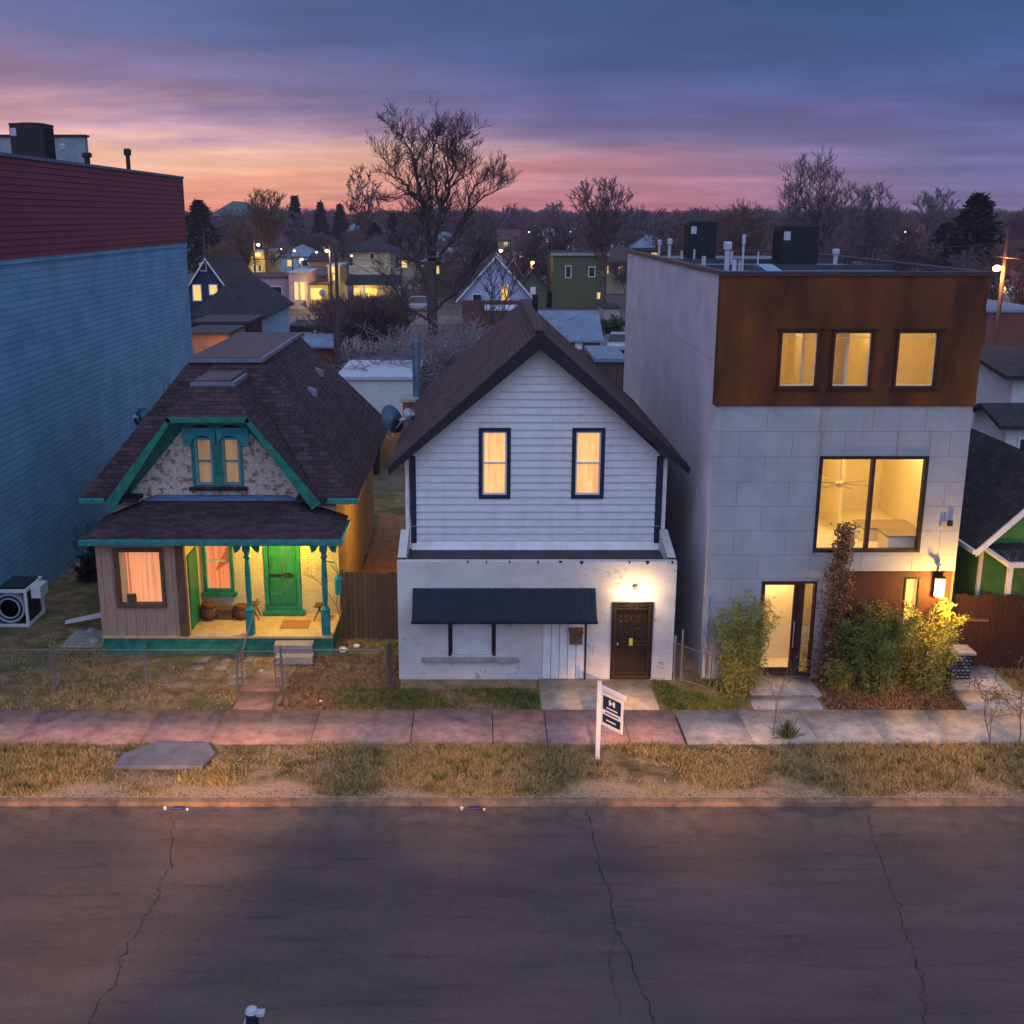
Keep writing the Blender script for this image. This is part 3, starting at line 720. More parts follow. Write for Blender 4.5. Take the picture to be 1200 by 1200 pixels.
# gable windows, one pair
for a, b, pn in ((-7.92, -7.42, 'curtain_dim'), (-7.16, -6.66, 'curtain_dim')):
    window_y(V, 31.02, a, b, 4.36, 5.72, M['bright_teal'] if False else plain('faded_blue_green', (.1, .25, .28), .6, .2), pn, .065, .03, .1, 'h')
MB().box(-8.02, -7.92, 30.98, 31.1, 4.3, 5.8).box(-7.42, -7.16, 30.98, 31.1, 4.3, 5.8).box(-6.66, -6.58, 30.98, 31.1, 4.3, 5.8).build('window_surround', M['teal_green'], V)
mb = MB()
for (a, b) in ((-8.0, -7.34), (-7.24, -6.58)):      # arched hood per window with shoulders
    c0 = (a + b) / 2; n_ = 8; out = []
    for k in range(n_ + 1):
        t = math.pi * k / n_; out.append((c0 - math.cos(t) * .27, 30.9, 5.66 + math.sin(t) * .12))
    poly = [(a - (.2 if a < -7.5 else 0), 30.9, 5.5), (a, 30.9, 5.5), (a + .04, 30.9, 5.66)] + out + [(b - .04, 30.9, 5.66), (b, 30.9, 5.5), (b + (.2 if b > -7 else 0), 30.9, 5.5)]
    top = [(b + (.22 if b > -7 else 0.05), 30.9, 6.0), (c0, 30.9, 6.1), (a - (.22 if a < -7.5 else 0.05), 30.9, 6.0)]
    mb.prism(poly + top, (0, .13, 0))
mb.build('window_hood', M['bright_teal'], V)
MB().box(-8.12, -6.5, 30.86, 31.05, 4.22, 4.32).build('window_sill', M['black_trim'], V, bevel=.01)
# roof: truncated hip with a jerkin-headed wing to the street
E0, E1, EY0, EY1, EZ = -11.1, -3.38, 30.6, 42.6, 4.08
T0, T1, TY0, TY1, TZ = -8.45, -6.38, 33.2, 40.5, 7.6
mb = MB()
e = [(E0, EY0, EZ), (E1, EY0, EZ), (E1, EY1, EZ), (E0, EY1, EZ)]; t_ = [(T0, TY0, TZ), (T1, TY0, TZ), (T1, TY1, TZ), (T0, TY1, TZ)]
def fp(x, z): return (x, EY0 + (z - EZ) * (TY0 - EY0) / (TZ - EZ), z)
mb.face([e[0], fp(cx - 2.94, EZ), fp(cx - .52, 7.24), fp(cx + .52, 7.24), fp(cx + 2.94, EZ), e[1], t_[1], t_[0]])
for i in range(1, 4): mb.face([e[i], e[(i + 1) % 4], t_[(i + 1) % 4], t_[i]])
mb.face([(E0, EY0, EZ - .02), (E0, 31.3, EZ - .02), (E0, EY1, EZ - .02), (E1, EY1, EZ - .02), (E1, EY0, EZ - .02)][:0] or [(E0, 31.2, EZ - .02), (E1, 31.2, EZ - .02), (E1, EY1, EZ - .02), (E0, EY1, EZ - .02)])
wf = 30.28
for s in (-1, 1):
    pts = [(cx + s * 2.98, wf, 4.02), (cx + s * 1.1, wf, 6.42), (cx + s * .52, 31.1, 7.26), (cx + s * .52, 33.6, 7.26), (cx + s * 2.98, 33.6, 4.02)]
    if s > 0: pts = pts[::-1]
    mb.prism(pts[::-1], (0, 0, -.1)) if False else mb.face(pts[::-1])
    mb.face([(p[0] - s * .02, p[1], p[2] - .1) for p in pts])
mb.face([(cx - 1.1, wf, 6.42), (cx + 1.1, wf, 6.42), (cx + .52, 31.1, 7.26), (cx - .52, 31.1, 7.26)])
mb.face([(cx - 1.1, wf, 6.32), (cx - .52, 31.1, 7.16), (cx + .52, 31.1, 7.16), (cx + 1.1, wf, 6.32)])
roof = mb.build('roof', M['dark_shingles'], V)
MB().box(T0 - .03, T1 + .03, TY0 - .03, TY1 + .03, TZ - .05, TZ + .09).build('deck', plain('deck_membrane', (.1, .075, .085), .8, .2), roof, bevel=.02)
MB().box(cx - .52, cx + .5, 31.12, 33.3, 7.2, 7.33).build('small_deck', M['deck_membrane'], roof, bevel=.02)
mb = MB().bar((T1 + .05, TY0 - .02, TZ + .02), (T1 + .05, TY1, TZ + .02), .12, .12).bar((T0, TY0 - .08, TZ), (T1 + .08, TY0 - .08, TZ), .12, .1).bar((cx - .6, 31.06, 7.2), (cx + .58, 31.06, 7.2), .1, .12).bar((cx + .58, 31.0, 7.2), (cx + .58, 33.2, 7.2), .1, .12)
mb.build('flashing', M['flashing'], roof)
# two small box vents on the right slope
def onslope(y, f): return (E1 + (T1 - E1) * f, y, EZ + (TZ - EZ) * f)
for y, f in ((35.5, .62), (38.5, .68)):
    p = onslope(y, f); MB().hexa([(p[0] - .15, y - .15, p[2] + .02), (p[0] + .15, y - .15, p[2] - .1), (p[0] + .15, y + .15, p[2] - .1), (p[0] - .15, y + .15, p[2] + .02), (p[0] - .12, y - .13, p[2] + .22), (p[0] + .15, y - .13, p[2] + .12), (p[0] + .15, y + .13, p[2] + .12), (p[0] - .12, y + .13, p[2] + .22)]).build('roof_vent', M['flashing'], roof)
# teal rake boards and eaves
mb = MB()
for s in (-1, 1):
    a, b = Vector((cx + s * 2.98, wf, 4.02)), Vector((cx + s * 1.08, wf, 6.42))
    d = (b - a).normalized(); nn = Vector((-s * d.z, 0, s * d.x)) if s > 0 else Vector((d.z, 0, -d.x))
    nn = Vector((-s * abs(d.z), 0, -abs(d.x)))
    mb.prism([a - Vector((0, .03, .0)), b - Vector((0, .03, 0)), b + nn * .1 - Vector((0, .03, .06)), a + nn * .3 - Vector((0, .03, 0))], (0, .06, 0))
    c = [a + Vector((0, .03, -.04)), b + Vector((0, .03, -.04)), b + Vector((-s * .42, .72, -.16)), a + Vector((-s * .3, .72, -.1))]
    mb.prism(c, (nn * .03))
mb.box(cx - 1.12, cx + 1.12, wf - .03, wf + .03, 6.27, 6.42); mb.box(cx - 1.0, cx + 1.0, wf + .03, 31, 6.24, 6.29); mb.box(cx - 1.0, cx + 1.0, 30.9, 31.0, 6.02, 6.25)
mb.build('rake_board', M['teal_green'], V)
mb = MB().box(E0 - .03, -9.95, EY0 - .1, EY0 + .02, EZ - .16, EZ - .002).box(-4.5, E1 + .03, EY0 - .1, EY0 + .02, EZ - .16, EZ - .002)
mb = MB().box(E0 - .03, -9.95, EY0 - .1, EY0 + .02, EZ - .16, EZ - .002); mb.build('gutter', M['teal'], V, bevel=.02)
MB().box(-4.5, E1 + .03, EY0 - .1, EY0 + .02, EZ - .16, EZ - .002).build('gutter', M['teal'], V, bevel=.02)
MB().box(E1 - .02, E1 + .03, EY0 + .02, EY1, EZ - .1, EZ - .005).build('fascia', M['black_trim'], V)
MB().box(E0 - .03, E0 + .02, EY0 + .02, EY1, EZ - .1, EZ - .005).build('fascia', M['black_trim'], V)
for a, b in ((-10.35, -9.45), (-5.05, -4.2)): MB().box(a, b, 30.35, 31, 4.02, 4.12).build('eave_return', M['black_trim'], V)
# porch
mb = MB().box(-10.3, -4.0, 29.2, 31, 0, .46); mb.build('porch_base', M['teal_green'], V)
MB().box(-10.32, -3.98, 29.14, 30.98, .46, .53).build('porch_floor', M['porch_deck'], V, bevel=.01)
a, b = -10.55, -3.66
ptop = [(-9.45, 30.97, 3.92), (-5.05, 30.97, 3.92)]
mb = MB(); zf = 3.38
mb.face([(a, 28.85, zf), (b, 28.85, zf), ptop[1], ptop[0]]); mb.face([(a, 28.85, zf), ptop[0], (a, 30.97, zf + .1)]); mb.face([(b, 28.85, zf), (b, 30.97, zf + .1), ptop[1]])
pr = mb.build('porch_roof', M['dark_shingles'], V)
MB().box(a, b, 28.9, 30.95, zf - .06, zf - .015).build('ceiling', M['porch_deck'], pr)
MB().box(a - .05, b + .05, 28.76, 28.88, zf - .16, zf - .0).box(b - .03, b + .06, 28.88, 30.9, zf - .14, zf).build('gutter', M['teal'], pr, bevel=.02)
MB().hexa([(-9.5, 30.85, 3.93), (-5.0, 30.85, 3.93), (-5.0, 31, 3.93), (-9.5, 31, 3.93), (-9.1, 30.92, 4.02), (-5.4, 30.92, 4.02), (-5.4, 31, 4.08), (-9.1, 31, 4.08)]).build('flashing', plain('blue_flashing', (.06, .11, .2), .5), pr)
# enclosed bay
mb = MB(); wall_y(mb, 29.2, -10.32, -8.08, .53, 3.3, [(-9.78, -8.55, 1.42, 2.98)], .12)
mb.face([(-10.32, 29.2, .53), (-10.32, 29.2, 3.3), (-10.32, 31, 3.3), (-10.32, 31, .53)])
bw = mb.build('bay_wall', planks('tan_boards', (.42, .27, .19), (.39, .25, .175), .27, (.13, .08, .06)), V)
MB().box(-8.08, -7.98, 29.32, 31, .53, 3.3).build('bay_side_wall', M['cream_brick'], V)
MB().box(-8.16, -7.92, 29.12, 29.3, .53, 3.26).build('corner_post', M['brown_wood'], V, bevel=.01)
f = window_y(V, 29.18, -9.84, -8.49, 1.36, 3.04, M['brown_wood'], 'curtain_orange', .1, .05, .2)
MB().box(-9.6, -9.35, 29.3, 29.36, 1.48, 1.7).build('picture_frame', M['brown_wood'], f)
MB().box(-9.5, -9.45, 29.28, 29.3, 1.7, 2.9).box(-9.735, -9.55, 29.33, 29.35, 1.46, 2.94).build('side_curtain', M['curtain_dim'], f)
MB().box(-7.985, -7.93, 29.6, 30.55, .55, 2.7).build('side_door', M['door_green'], V, bevel=.01)
mb = MB(); frame_y(mb, 30.95, -7.9, -7.02, 1.2, 2.9, .09, .1); mb.box(-7.98, -6.94, 30.85, 31.0, 1.1, 1.2)
fw = mb.build('window', M['teal_green'], V, bevel=.008); mb = MB().box(-7.81, -7.11, 31.04, 31.07, 2.1, 2.15); mb.box(-7.81, -7.77, 31.03, 31.07, 1.29, 2.8); mb.box(-7.15, -7.11, 31.03, 31.07, 1.29, 2.8); mb.build('sash', M['white_trim'], fw)
MB().box(-7.85, -7.05, 31.12, 31.14, 1.25, 2.85).build('curtain', M['curtain_gold'] if False else M['curtain_orange'], fw)
# double door
mb = MB()
for s in (-1, 1):
    x0, x1 = (-6.0, -5.63) if s < 0 else (-5.61, -5.24)
    mb.box(x0, x1, 31.02, 31.07, .68, 2.92)
    for z0, z1 in ((.8, 1.15), (1.25, 1.62), (1.72, 2.8)):
        mb.box(x0 + .06, x1 - .06, 31.0, 31.02, z0, z1)
dr = mb.build('door', M['door_green'], V, bevel=.008)
mb = MB(); frame_y(mb, 30.94, -6.14, -5.1, .6, 3.0, .12, .14); mb.build('door_frame', M['teal_green'], dr, bevel=.008)
mb = MB()
for k in range(14):
    a1 = math.pi * 2 * k / 14; a2 = math.pi * 2 * (k + 1) / 14
    mb.tube((-5.45 + .1 * math.cos(a1), 30.96, 1.72 + .05 * math.sin(a1)), (-5.45 + .1 * math.cos(a2), 30.96, 1.72 + .05 * math.sin(a2)), .015, n=6)
mb.bar((-6.0, 30.97, 1.72), (-5.3, 30.97, 1.7), .03, .04); mb.build('door_chain', M['black_metal'], dr)
MB().box(-6.2, -5.0, 30.75, 30.98, .54, .66).build('door_step', M['teal_green'], V, bevel=.015)
# turned porch posts with brackets
for i, x in enumerate((-6.26, -4.18)):
    mb = MB().box(x - .11, x + .11, 29.2, 29.42, .53, 1.2)
    mb.lathe((x, 29.31, 1.2), [(.11, 0), (.13, .05), (.1, .1), (.06, .16), (.075, .4), (.085, .9), (.07, 1.35), (.06, 1.5), (.11, 1.56), (.07, 1.62), (.09, 1.72)], 14)
    mb.box(x - .1, x + .1, 29.21, 29.41, 2.92, 3.32)
    pc = mb.build('porch_post', M['teal'], V, smooth=False, bevel=.008)
    mb = MB()
    for s in (-1, 1):
        pts = [(x + s * .1, 29.29, 3.3), (x + s * .42, 29.29, 3.3)] + [(x + s * (.1 + .3 * (1 - math.sin(R(q)))), 29.29, 2.85 + .38 * (1 - math.cos(R(q)))) for q in (90, 65, 40, 15)][::-1]
        mb.prism(pts if s < 0 else pts[::-1], (0, .05, 0))
    mb.build('bracket', M['teal'], pc)
MB().box(-10.3, -3.75, 29.22, 29.36, 3.2, 3.33).build('porch_beam', M['teal'], V)
MB().lathe((-5.45, 29.95, 3.14), [(.02, .18), (.09, .16), (.1, .06), (.07, 0)], 12).build('porch_lamp', M['bulb_yellow'], V)
light('porch_bulb', 'POINT', (-5.45, 29.9, 3.05), 260, (1, .66, .055), .08)
light('bay_bulb', 'POINT', (-9.2, 30.3, 2.6), 4, (1, .5, .15), .1)
light('gable_bulb', 'POINT', (-7.3, 31.9, 5.2), 3, (1, .7, .3), .1)
# porch steps
st_ = empty('porch_steps', (-5.0, 28.8, 0), 'two grey concrete steps up to the teal porch', 'steps')
MB().box(-5.55, -4.5, 28.75, 29.18, 0, .42).box(-5.45, -4.45, 28.4, 28.75, 0, .22).build('steps', M['concrete'], st_, bevel=.02)
# porch things
def barrel(x, y, z, r, h, label):
    t = empty('barrel_planter', (x, y, z), label, 'planter', 'wooden barrel planters on the porch')
    MB().lathe((0, 0, 0), [(r * .82, 0), (r, h * .5), (r * .86, h)], 16).local('staves', planks('staves', (.2, .08, .04), (.14, .06, .03), .07) if 'staves' not in M else M['staves'], t)
    for f_ in (.2, .8): MB().lathe((0, 0, h * f_ - .015), [(r * (.9 + .06), 0), (r * .965, .03)], 16).local('hoop', M['black_metal'], t)
barrel(-7.68, 30.5, .53, .24, .5, 'wooden barrel planter on the porch nearest the green side door')
barrel(-6.75, 30.55, .53, .22, .42, 'smaller wooden barrel planter on the porch under the right side of the window')
t = empty('wooden_box', (-7.22, 30.6, .53), 'low wooden box between the two porch barrels', 'box')
MB().box(-.2, .2, -.15, .15, 0, .28).local('crate_body', M['brown_wood'], t, bevel=.01); MB().box(-.24, .24, -.19, .19, .28, .32).local('lid', M['brown_wood'], t)
for x, y, lb in ((-6.42, 30.6, 'small folding plant stand behind the middle porch post'), (-4.5, 30.5, 'small folding plant stand right of the green double door')):
    t = empty('folding_stand', (x, y, .53), lb, 'stand'); mb = MB()
    for s in (-.16, .16): mb.bar((-.18, s, 0), (.1, s, .55), .03); mb.bar((.18, s, 0), (-.05, s, .45), .03)
    mb.bar((-.02, -.2, .3), (-.02, .2, .3), .03); mb.local('legs', M['brown_wood'], t)
    MB().box(-.15, .15, -.18, .18, .42, .45).local('top', M['brown_wood'], t)
t = MB().box(-5.55, -4.75, 29.75, 30.4, .535, .55).build('door_mat', planks('mat_red', (.45, .16, .08), (.5, .25, .12), .06, horiz=True)); tag(t, 'faded red door mat on the porch before the green double door', 'door mat')
t = empty('broom', (-6.2, 29.1, 0), 'thin wooden broom leaning on the middle porch post', 'broom')
MB().tube((-6.42, 28.85, .25), (-6.02, 29.15, 1.5), .018).build('handle', M['tan_siding'], t); MB().hexa([(-6.55, 28.75, 0), (-6.38, 28.75, 0), (-6.38, 28.85, 0), (-6.55, 28.85, 0), (-6.46, 28.82, .28), (-6.38, 28.82, .28), (-6.38, 28.88, .28), (-6.46, 28.88, .28)]).build('bristles', M['thicket'], t)
t = empty('hanging_lantern', (-3.85, 29.6, 1.6), 'teal metal lantern hanging outside the right porch post', 'lantern')
MB().lathe((0, 0, 0), [(.08, 0), (.1, .05), (.09, .4), (.14, .44), (.02, .6)], 8).local('body', M['bright_teal'], t); MB().tube((0, 0, .6), (-.15, -.2, .9), .01).local('hook', M['black_metal'], t)
MB().bar((-.08, 0, .9), (-.3, 0, .95), .03).local('arm', M['teal'], t)
# satellite dishes
def dish(x, y, z, r, yaw, tilt, label, matn='dish_grey', mast=.7):
    t = empty('satellite_dish', (x, y, z), label, 'satellite dish', rz=yaw)
    d = Vector((0, -math.cos(tilt), math.sin(tilt)))
    c = Vector((0, 0, mast)); prof = [(r * k / 6, -(r * .22) * (1 - (k / 6) ** 2)) for k in range(1, 7)]
    mb = MB().lathe(c, prof, 22, ax=d); prof2 = [(a, b - .02) for a, b in prof]; mb.lathe(c, prof2, 22, ax=d); mb.local('reflector', M[matn], t, smooth=True)
    mb = MB().tube((0, .1, 0), (0, .1, mast), .025).tube((0, .1, 0), (.3, .5, .02), .015).tube((.05, .1, mast * .6), (.4, .3, 0), .015); mb.local('mast', M['galvanized'], t)
    lowp = c - Vector((0, 0, r * .9)); foc = c + d * r * 1.1 - Vector((0, 0, r * .35))
    arm = MB().bar(lowp, foc, .035).local('arm', M['galvanized'], t)
    MB().tube(foc, foc + d * -.14, .05).local('receiver', M['pvc_white'], t)
q = P(461, 497, 31.5); dish(q.x - .02, 31.5, q.z - .45, .42, R(55), R(25), 'blue grey satellite dish on the left eave of the white house', mast=.6)
q = P(478, 512, 32.4); dish(-2.0, 32.6, 5.75, .2, R(40), R(30), 'small pale satellite dish on the brown roof behind the larger one', 'pvc_white', mast=.35)
q = P(166, 492, 34.0); dish(q.x, 34.0, q.z - .4, .3, R(-30), R(30), 'dark round satellite dish on the left slope of the cottage roof', mast=.5)
q = P(200, 462, 36.0); dish(q.x, 36.0, q.z - .55, .36, R(75), R(20), 'satellite dish seen edge on, higher up the left slope of the cottage roof', mast=.6)

# ------------------------------------------------------------------ white house
W = empty('white_house', (1.5, 28.5, 0), 'white two storey house with brown gable roof and black trim', 'house')
x0, x1, FY = -2.05, 5.05, 27.36
mb = MB(); wall_y(mb, FY, x0, x1, 0, 3.22, [(-.72, .42, .7, 1.9), (3.43, 4.5, .03, 2.15)], .12)
mb.face([(x0, FY, 0), (x0, FY, 3.22), (x0, 29, 3.62), (x0, 29, 0)]); mb.face([(x1, FY, 0), (x1, 29, 0), (x1, 29, 3.62), (x1, FY, 3.22)])
mb.face([(x0, FY, 3.22), (x1, FY, 3.22), (x1, FY + .22, 3.22), (x0, FY + .22, 3.22)]); mb.face([(x0 + .22, FY + .22, 2.8), (x0 + .22, FY + .22, 3.22), (x1 - .22, FY + .22, 3.22), (x1 - .22, FY + .22, 2.8)])
for a, b in ((x0, x0 + .22), (x1 - .22, x1)):
    mb.face([(a, FY + .22, 3.27), (b, FY + .22, 3.27), (b, 29, 3.62), (a, 29, 3.62)])
mb.face([(x0 + .22, FY + .22, 3.22), (x0 + .22, FY + .22, 2.8), (x0 + .22, 29, 2.8), (x0 + .22, 29, 3.62)]); mb.face([(x1 - .22, FY + .22, 3.22), (x1 - .22, 29, 3.62), (x1 - .22, 29, 2.8), (x1 - .22, FY + .22, 2.8)])
mb.build('brick_front', M['white_brick'], W)
MB().box(x0 + .23, x1 - .23, FY + .23, 28.98, 2.9, 3.09).build('flat_roof', M['roof_membrane'], W)
plain('tar', (.02, .02, .024), .7)
mb = MB()
for xx, wd_, hh in ((-.28, .05, .03), (.2, .03, .05), (.78, .04, .03), (1.5, .05, .05), (2.05, .09, .03), (2.58, .1, .06), (3.82, .05, .05), (4.25, .1, .06), (4.9, .06, .04)):
    MB().prism([(xx, FY - .006, 3.228), (xx + wd_, FY - .006, 3.228), (xx + wd_ * .8, FY - .006, 3.228 - hh), (xx + wd_ * .3, FY - .006, 3.225 - hh * 1.3)], (0, .08, 0)).build('tar_stain', M['tar'], W)
u0, u1, UY = -1.76, 4.82, 29.0; apx, apz = 1.56, 8.62
ez = 5.62
sl = (apz - ez) / (apx - u0)
xl = lambda z: u0 if z < ez else u0 + (z - ez) / sl
xr = lambda z: u1 if z < ez else u1 - (z - ez) * (u1 - apx) / (apz - ez)
wins = [(0.0, .88, 4.46, 6.38), (2.44, 3.42, 4.46, 6.38)]
wins = [(0.02, .86, 4.47, 6.37), (2.46, 3.32, 4.47, 6.37)]
mb = siding_y(MB(), UY, 3.32, apz - .05, xl, xr, .2, wins, .045)
mb.build('siding', M['white_siding'], W)
mb = siding_x(siding_x(MB(), u0, -1, 2.8, ez, 29, 39, .2), u1, 1, 2.8, ez, 29, 39, .2); mb.box(u0 + .002, u1 - .002, 29.2, 38.98, 0, ez)
mb.face([(u1, 39, 0), (u0, 39, 0), (u0, 39, ez), (apx, 39, apz), (u1, 39, ez)]); mb.build('side_wall', M['white_siding'], W)
MB().hexa([(u0, 28.84, 3.095), (u1, 28.84, 3.095), (u1, 29, 3.095), (u0, 29, 3.095), (u0, 28.9, 3.16), (u1, 28.9, 3.16), (u1, 29, 3.34), (u0, 29, 3.34)]).build('base_flashing', M['white_trim'], W)
plain('navy_trim', (.012, .022, .05), .5)
for a, b in ((u0 - .02, u0 + .13), (u1 - .13, u1 + .02)): MB().box(a, b, UY - .05, UY + .02, 3.1, ez).build('corner_board', M['navy_trim'], W, bevel=.005)
for a, b in ((u0 - .16, u0 - .06), (u1 + .06, u1 + .16)): MB().box(a, b, UY + .02, UY + .12, 2.9, ez - .08).build('downspout', M['white_trim'], W)
for i, h in enumerate(wins):
    a, b, c, d = h
    f = window_y(W, UY - .02, a, b, c, d, M['navy_trim'] if 'navy_trim' in M else None, None, .1, .035, .1, None, glass=None)
    mb = MB(); frame_y(mb, UY + .0, a + .1, b - .1, c + .1, d - .1, .045, .07); mb.box(a + .14, b - .14, UY, UY + .06, (c + d) / 2 - .025, (c + d) / 2 + .025); mb.build('sash', M['white_trim'], f)
    MB().face([(a + .1, UY + .035, c + .1), (b - .1, UY + .035, c + .1), (b - .1, UY + .035, d - .1), (a + .1, UY + .035, d - .1)]).build('glass', M['glass'], f)
    # pleated curtain
    mb = MB(); nn = 40; xs = [a + .1 + (b - a - .2) * k / nn for k in range(nn + 1)]
    for p, q in zip(xs[:-1], xs[1:]):
        mb.face([(p, UY + .16 + .02 * math.sin(p * 60), c + .08), (q, UY + .16 + .02 * math.sin(q * 60), c + .08), (q, UY + .16 + .02 * math.sin(q * 60), d - .08), (p, UY + .16 + .02 * math.sin(p * 60), d - .08)])
    mb.build('curtain', M['curtain_gold'], f)
# roof planes
rf, rb = 28.5, 39.3; rz = 8.92; eL, eR, eZ = -2.3, 5.46, 5.45; rx = 1.57
mb = MB()
mb.prism([(eL, rf, eZ), (rx, rf, rz), (rx, rf, rz - .14), (eL, rf, eZ - .14)], (0, rb - rf, 0)); mb.prism([(rx, rf, rz), (eR, rf, eZ), (eR, rf, eZ - .14), (rx, rf, rz - .14)], (0, rb - rf, 0))
roofw = mb.build('roof', M['brown_shingles'], W)
mb = MB()
for (a, b) in (((eL, eZ), (rx, rz)), ((eR, eZ), (rx, rz))):
    s = 1 if a[0] < b[0] else -1
    A, Bp = Vector((a[0] - s * .02, rf - .035, a[1] - .02)), Vector((b[0], rf - .035, b[1] - .0))
    mb.prism([A, Bp, Bp - Vector((0, 0, .46)), A - Vector((s * -.02, 0, .2))], (0, .05, 0))
    mb.prism([A + Vector((s * .05, .05, -.15)), Bp + Vector((0, .05, -.16)), Bp + Vector((0, .52, -.16)), A + Vector((s * .05, .52, -.15))], (0, 0, -.03))
mb.build('rake_board', M['black_trim'], W)
MB().bar((rx, rf, rz + .01), (rx, rb, rz + .01), .3, .03).build('ridge_cap', M['brown_shingles'], roofw)
MB().box(x0 + .02, u0, 29.0, 39, 0, 2.9).build('lean_wall', M['white_siding'], W)
# boarded shop window
mb = MB(); mb.box(-.66, .36, FY + .06, FY + .1, .7, 1.95); mb.build('boarded_window', M['white_siding'], W)
for a in (-.76, .39): MB().box(a, a + .07, FY - .03, FY + .1, .68, 2.0).build('window_post', M['black_trim'], W)
MB().box(-1.46, 1.06, FY - .1, FY, .52, .64).build('stone_sill', M['stone'], W, bevel=.02)
mb = MB()
for k in range(5): mb.box(1.68 + k * .215, 1.68 + k * .215 + .2, FY - .045, FY - .001, .06, 2.2)
mb.build('board_panel', M['white_trim'], W, bevel=.006); MB().box(2.76, 2.8, FY - .06, FY, .02, 2.1).build('panel_edge', M['black_trim'], W)
# security door
plain('dark_bronze', (.035, .024, .018), .45, .3, metal=.3)
mb = MB(); frame_y(mb, FY - .03, 3.43, 4.5, .03, 2.15, .06, .12)
dr = mb.build('door_frame', M['dark_bronze'], W, bevel=.004)
mb = MB(); frame_y(mb, FY - .01, 3.5, 4.43, .08, 2.08, .05, .04)
for z in (1.95, 1.05, .95, .2): mb.box(3.55, 4.38, FY - .005, FY + .02, z, z + .035)
for k in range(14): xx = 3.58 + k * .06; mb.box(xx, xx + .012, FY, FY + .015, .1, 2.03)
for k in range(5):
    for zc in (1.7, 1.35): 
        c = Vector((3.66 + k * .155, FY - .008, zc))
        for j in range(10):
            a1, a2 = R(j * 36), R(j * 36 + 36); mb.tube(c + Vector((.045 * math.cos(a1), 0, .08 * math.sin(a1))), c + Vector((.045 * math.cos(a2), 0, .08 * math.sin(a2))), .006, n=4, cap=False)
mb.build('security_grille', plain('bronze_metal', (.06, .04, .024), .4, .2, metal=.3), dr)
MB().box(3.5, 4.43, FY + .1, FY + .13, .05, 2.1).build('inner_door', plain('dark_brown_door', (.035, .022, .016), .6), dr)
MB().box(3.9, 3.99, FY - .03, FY - .012, .97, 1.17).build('notice', plain('yellow_notice', (.6, .5, .05), .6), dr); MB().lathe((3.6, FY - .03, 1.02), [(.03, -.03), (.03, .03)], 10, ax=(0, 1, 0)).build('handle', M['galvanized'], dr)
# awning
aw = empty('awning', (.7, FY, 2.1), 'long dark blue sloping awning on the white brick front', 'awning')
a0, a1 = -1.66, 3.0; fy, fz, tz = 26.78, 1.83, 2.52
mb = MB(); nn = 60
for k in range(nn):
    p, q = a0 + (a1 - a0) * k / nn, a0 + (a1 - a0) * (k + 1) / nn; s1, s2 = .006 * (k % 2), .006 * ((k + 1) % 2)
    mb.face([(p, fy, fz + s1), (q, fy, fz + s2), (q, FY - .01, tz + s2), (p, FY - .01, tz + s1)])
mb.face([(a0, fy, fz), (a0, FY - .01, tz), (a0, FY - .01, fz + .08)]); mb.face([(a1, fy, fz), (a1, FY - .01, fz + .08), (a1, FY - .01, tz)])
mb.build('awning_sheet', M['fabric_blue'], aw)
MB().box(a0 - .02, a1 + .02, fy - .03, fy + .01, fz - .06, fz + .01).build('front_rail', M['black_trim'], aw)
# mailbox and lamp
mbx = empty('mailbox', (2.52, FY - .06, 1.1), 'small brown mailbox on the white board panel under the awning', 'mailbox')
MB().box(2.36, 2.68, FY - .2, FY - .05, 1.06, 1.36).build('box', M['brown_wood'], mbx, bevel=.01); MB().hexa([(2.34, FY - .23, 1.37), (2.7, FY - .23, 1.37), (2.7, FY - .05, 1.37), (2.34, FY - .05, 1.37), (2.34, FY - .22, 1.4), (2.7, FY - .22, 1.4), (2.7, FY - .05, 1.48), (2.34, FY - .05, 1.48)]).build('lid', M['rust_metal'], mbx)
lp = empty('door_light', (4.0, FY, 2.4), 'twin bulb wall light shining above the security door', 'wall lamp')
MB().lathe((4.0, FY - .01, 2.56), [(.07, 0), (.06, .04)], 12, ax=(0, -1, 0)).build('base', M['brown_wood'], lp)
for s in (-1, 1):
    c = Vector((4.0 + s * .19, FY - .18, 2.46)); MB().tube((4.0, FY - .05, 2.58), c + Vector((-s * .03, 0, .06)), .016).build('arm', M['galvanized'], lp)
    MB().lathe(c - Vector((0, 0, .07)), [(.03, 0), (.055, .03), (.06, .07), (.04, .12), (.02, .14)], 12, ax=(s * .5, -.2, -.8)).build('bulb', M['bulb_white'], lp, smooth=True)
    light('door_bulb', 'POINT', c + Vector((s * .02, -.14, -.03)), 30, (1, .58, .2), .05)
# chimney
ch = empty('chimney', (-2.05, 38, 0), 'brick chimney stub with a tall steel flue behind the brown roof', 'chimney')
q = P(487, 468, 38.5); MB().box(q.x - .42, q.x + .42, 38.1, 38.9, 2.5, q.z - .05).build('brick_stack', M['red_brick'], ch)
MB().box(q.x - .5, q.x + .5, 38.02, 38.98, q.z - .04, q.z + .1).build('cap', M['stone'], ch, bevel=.02)
MB().tube((q.x + .05, 38.5, q.z + .1), (q.x + .05, 38.5, q.z + 2.0), .14, n=14).build('flue', M['flue_metal'], ch)
q = P(633, 372, 41.5)
pipe('flue_pipe', P(627, 360, 39.7).x, 39.7, 6.5, .1, P(627, 345, 39.7).z - 6.5, 'dark flue pipe rising behind the brown ridge', matn='black_metal', cap=False)

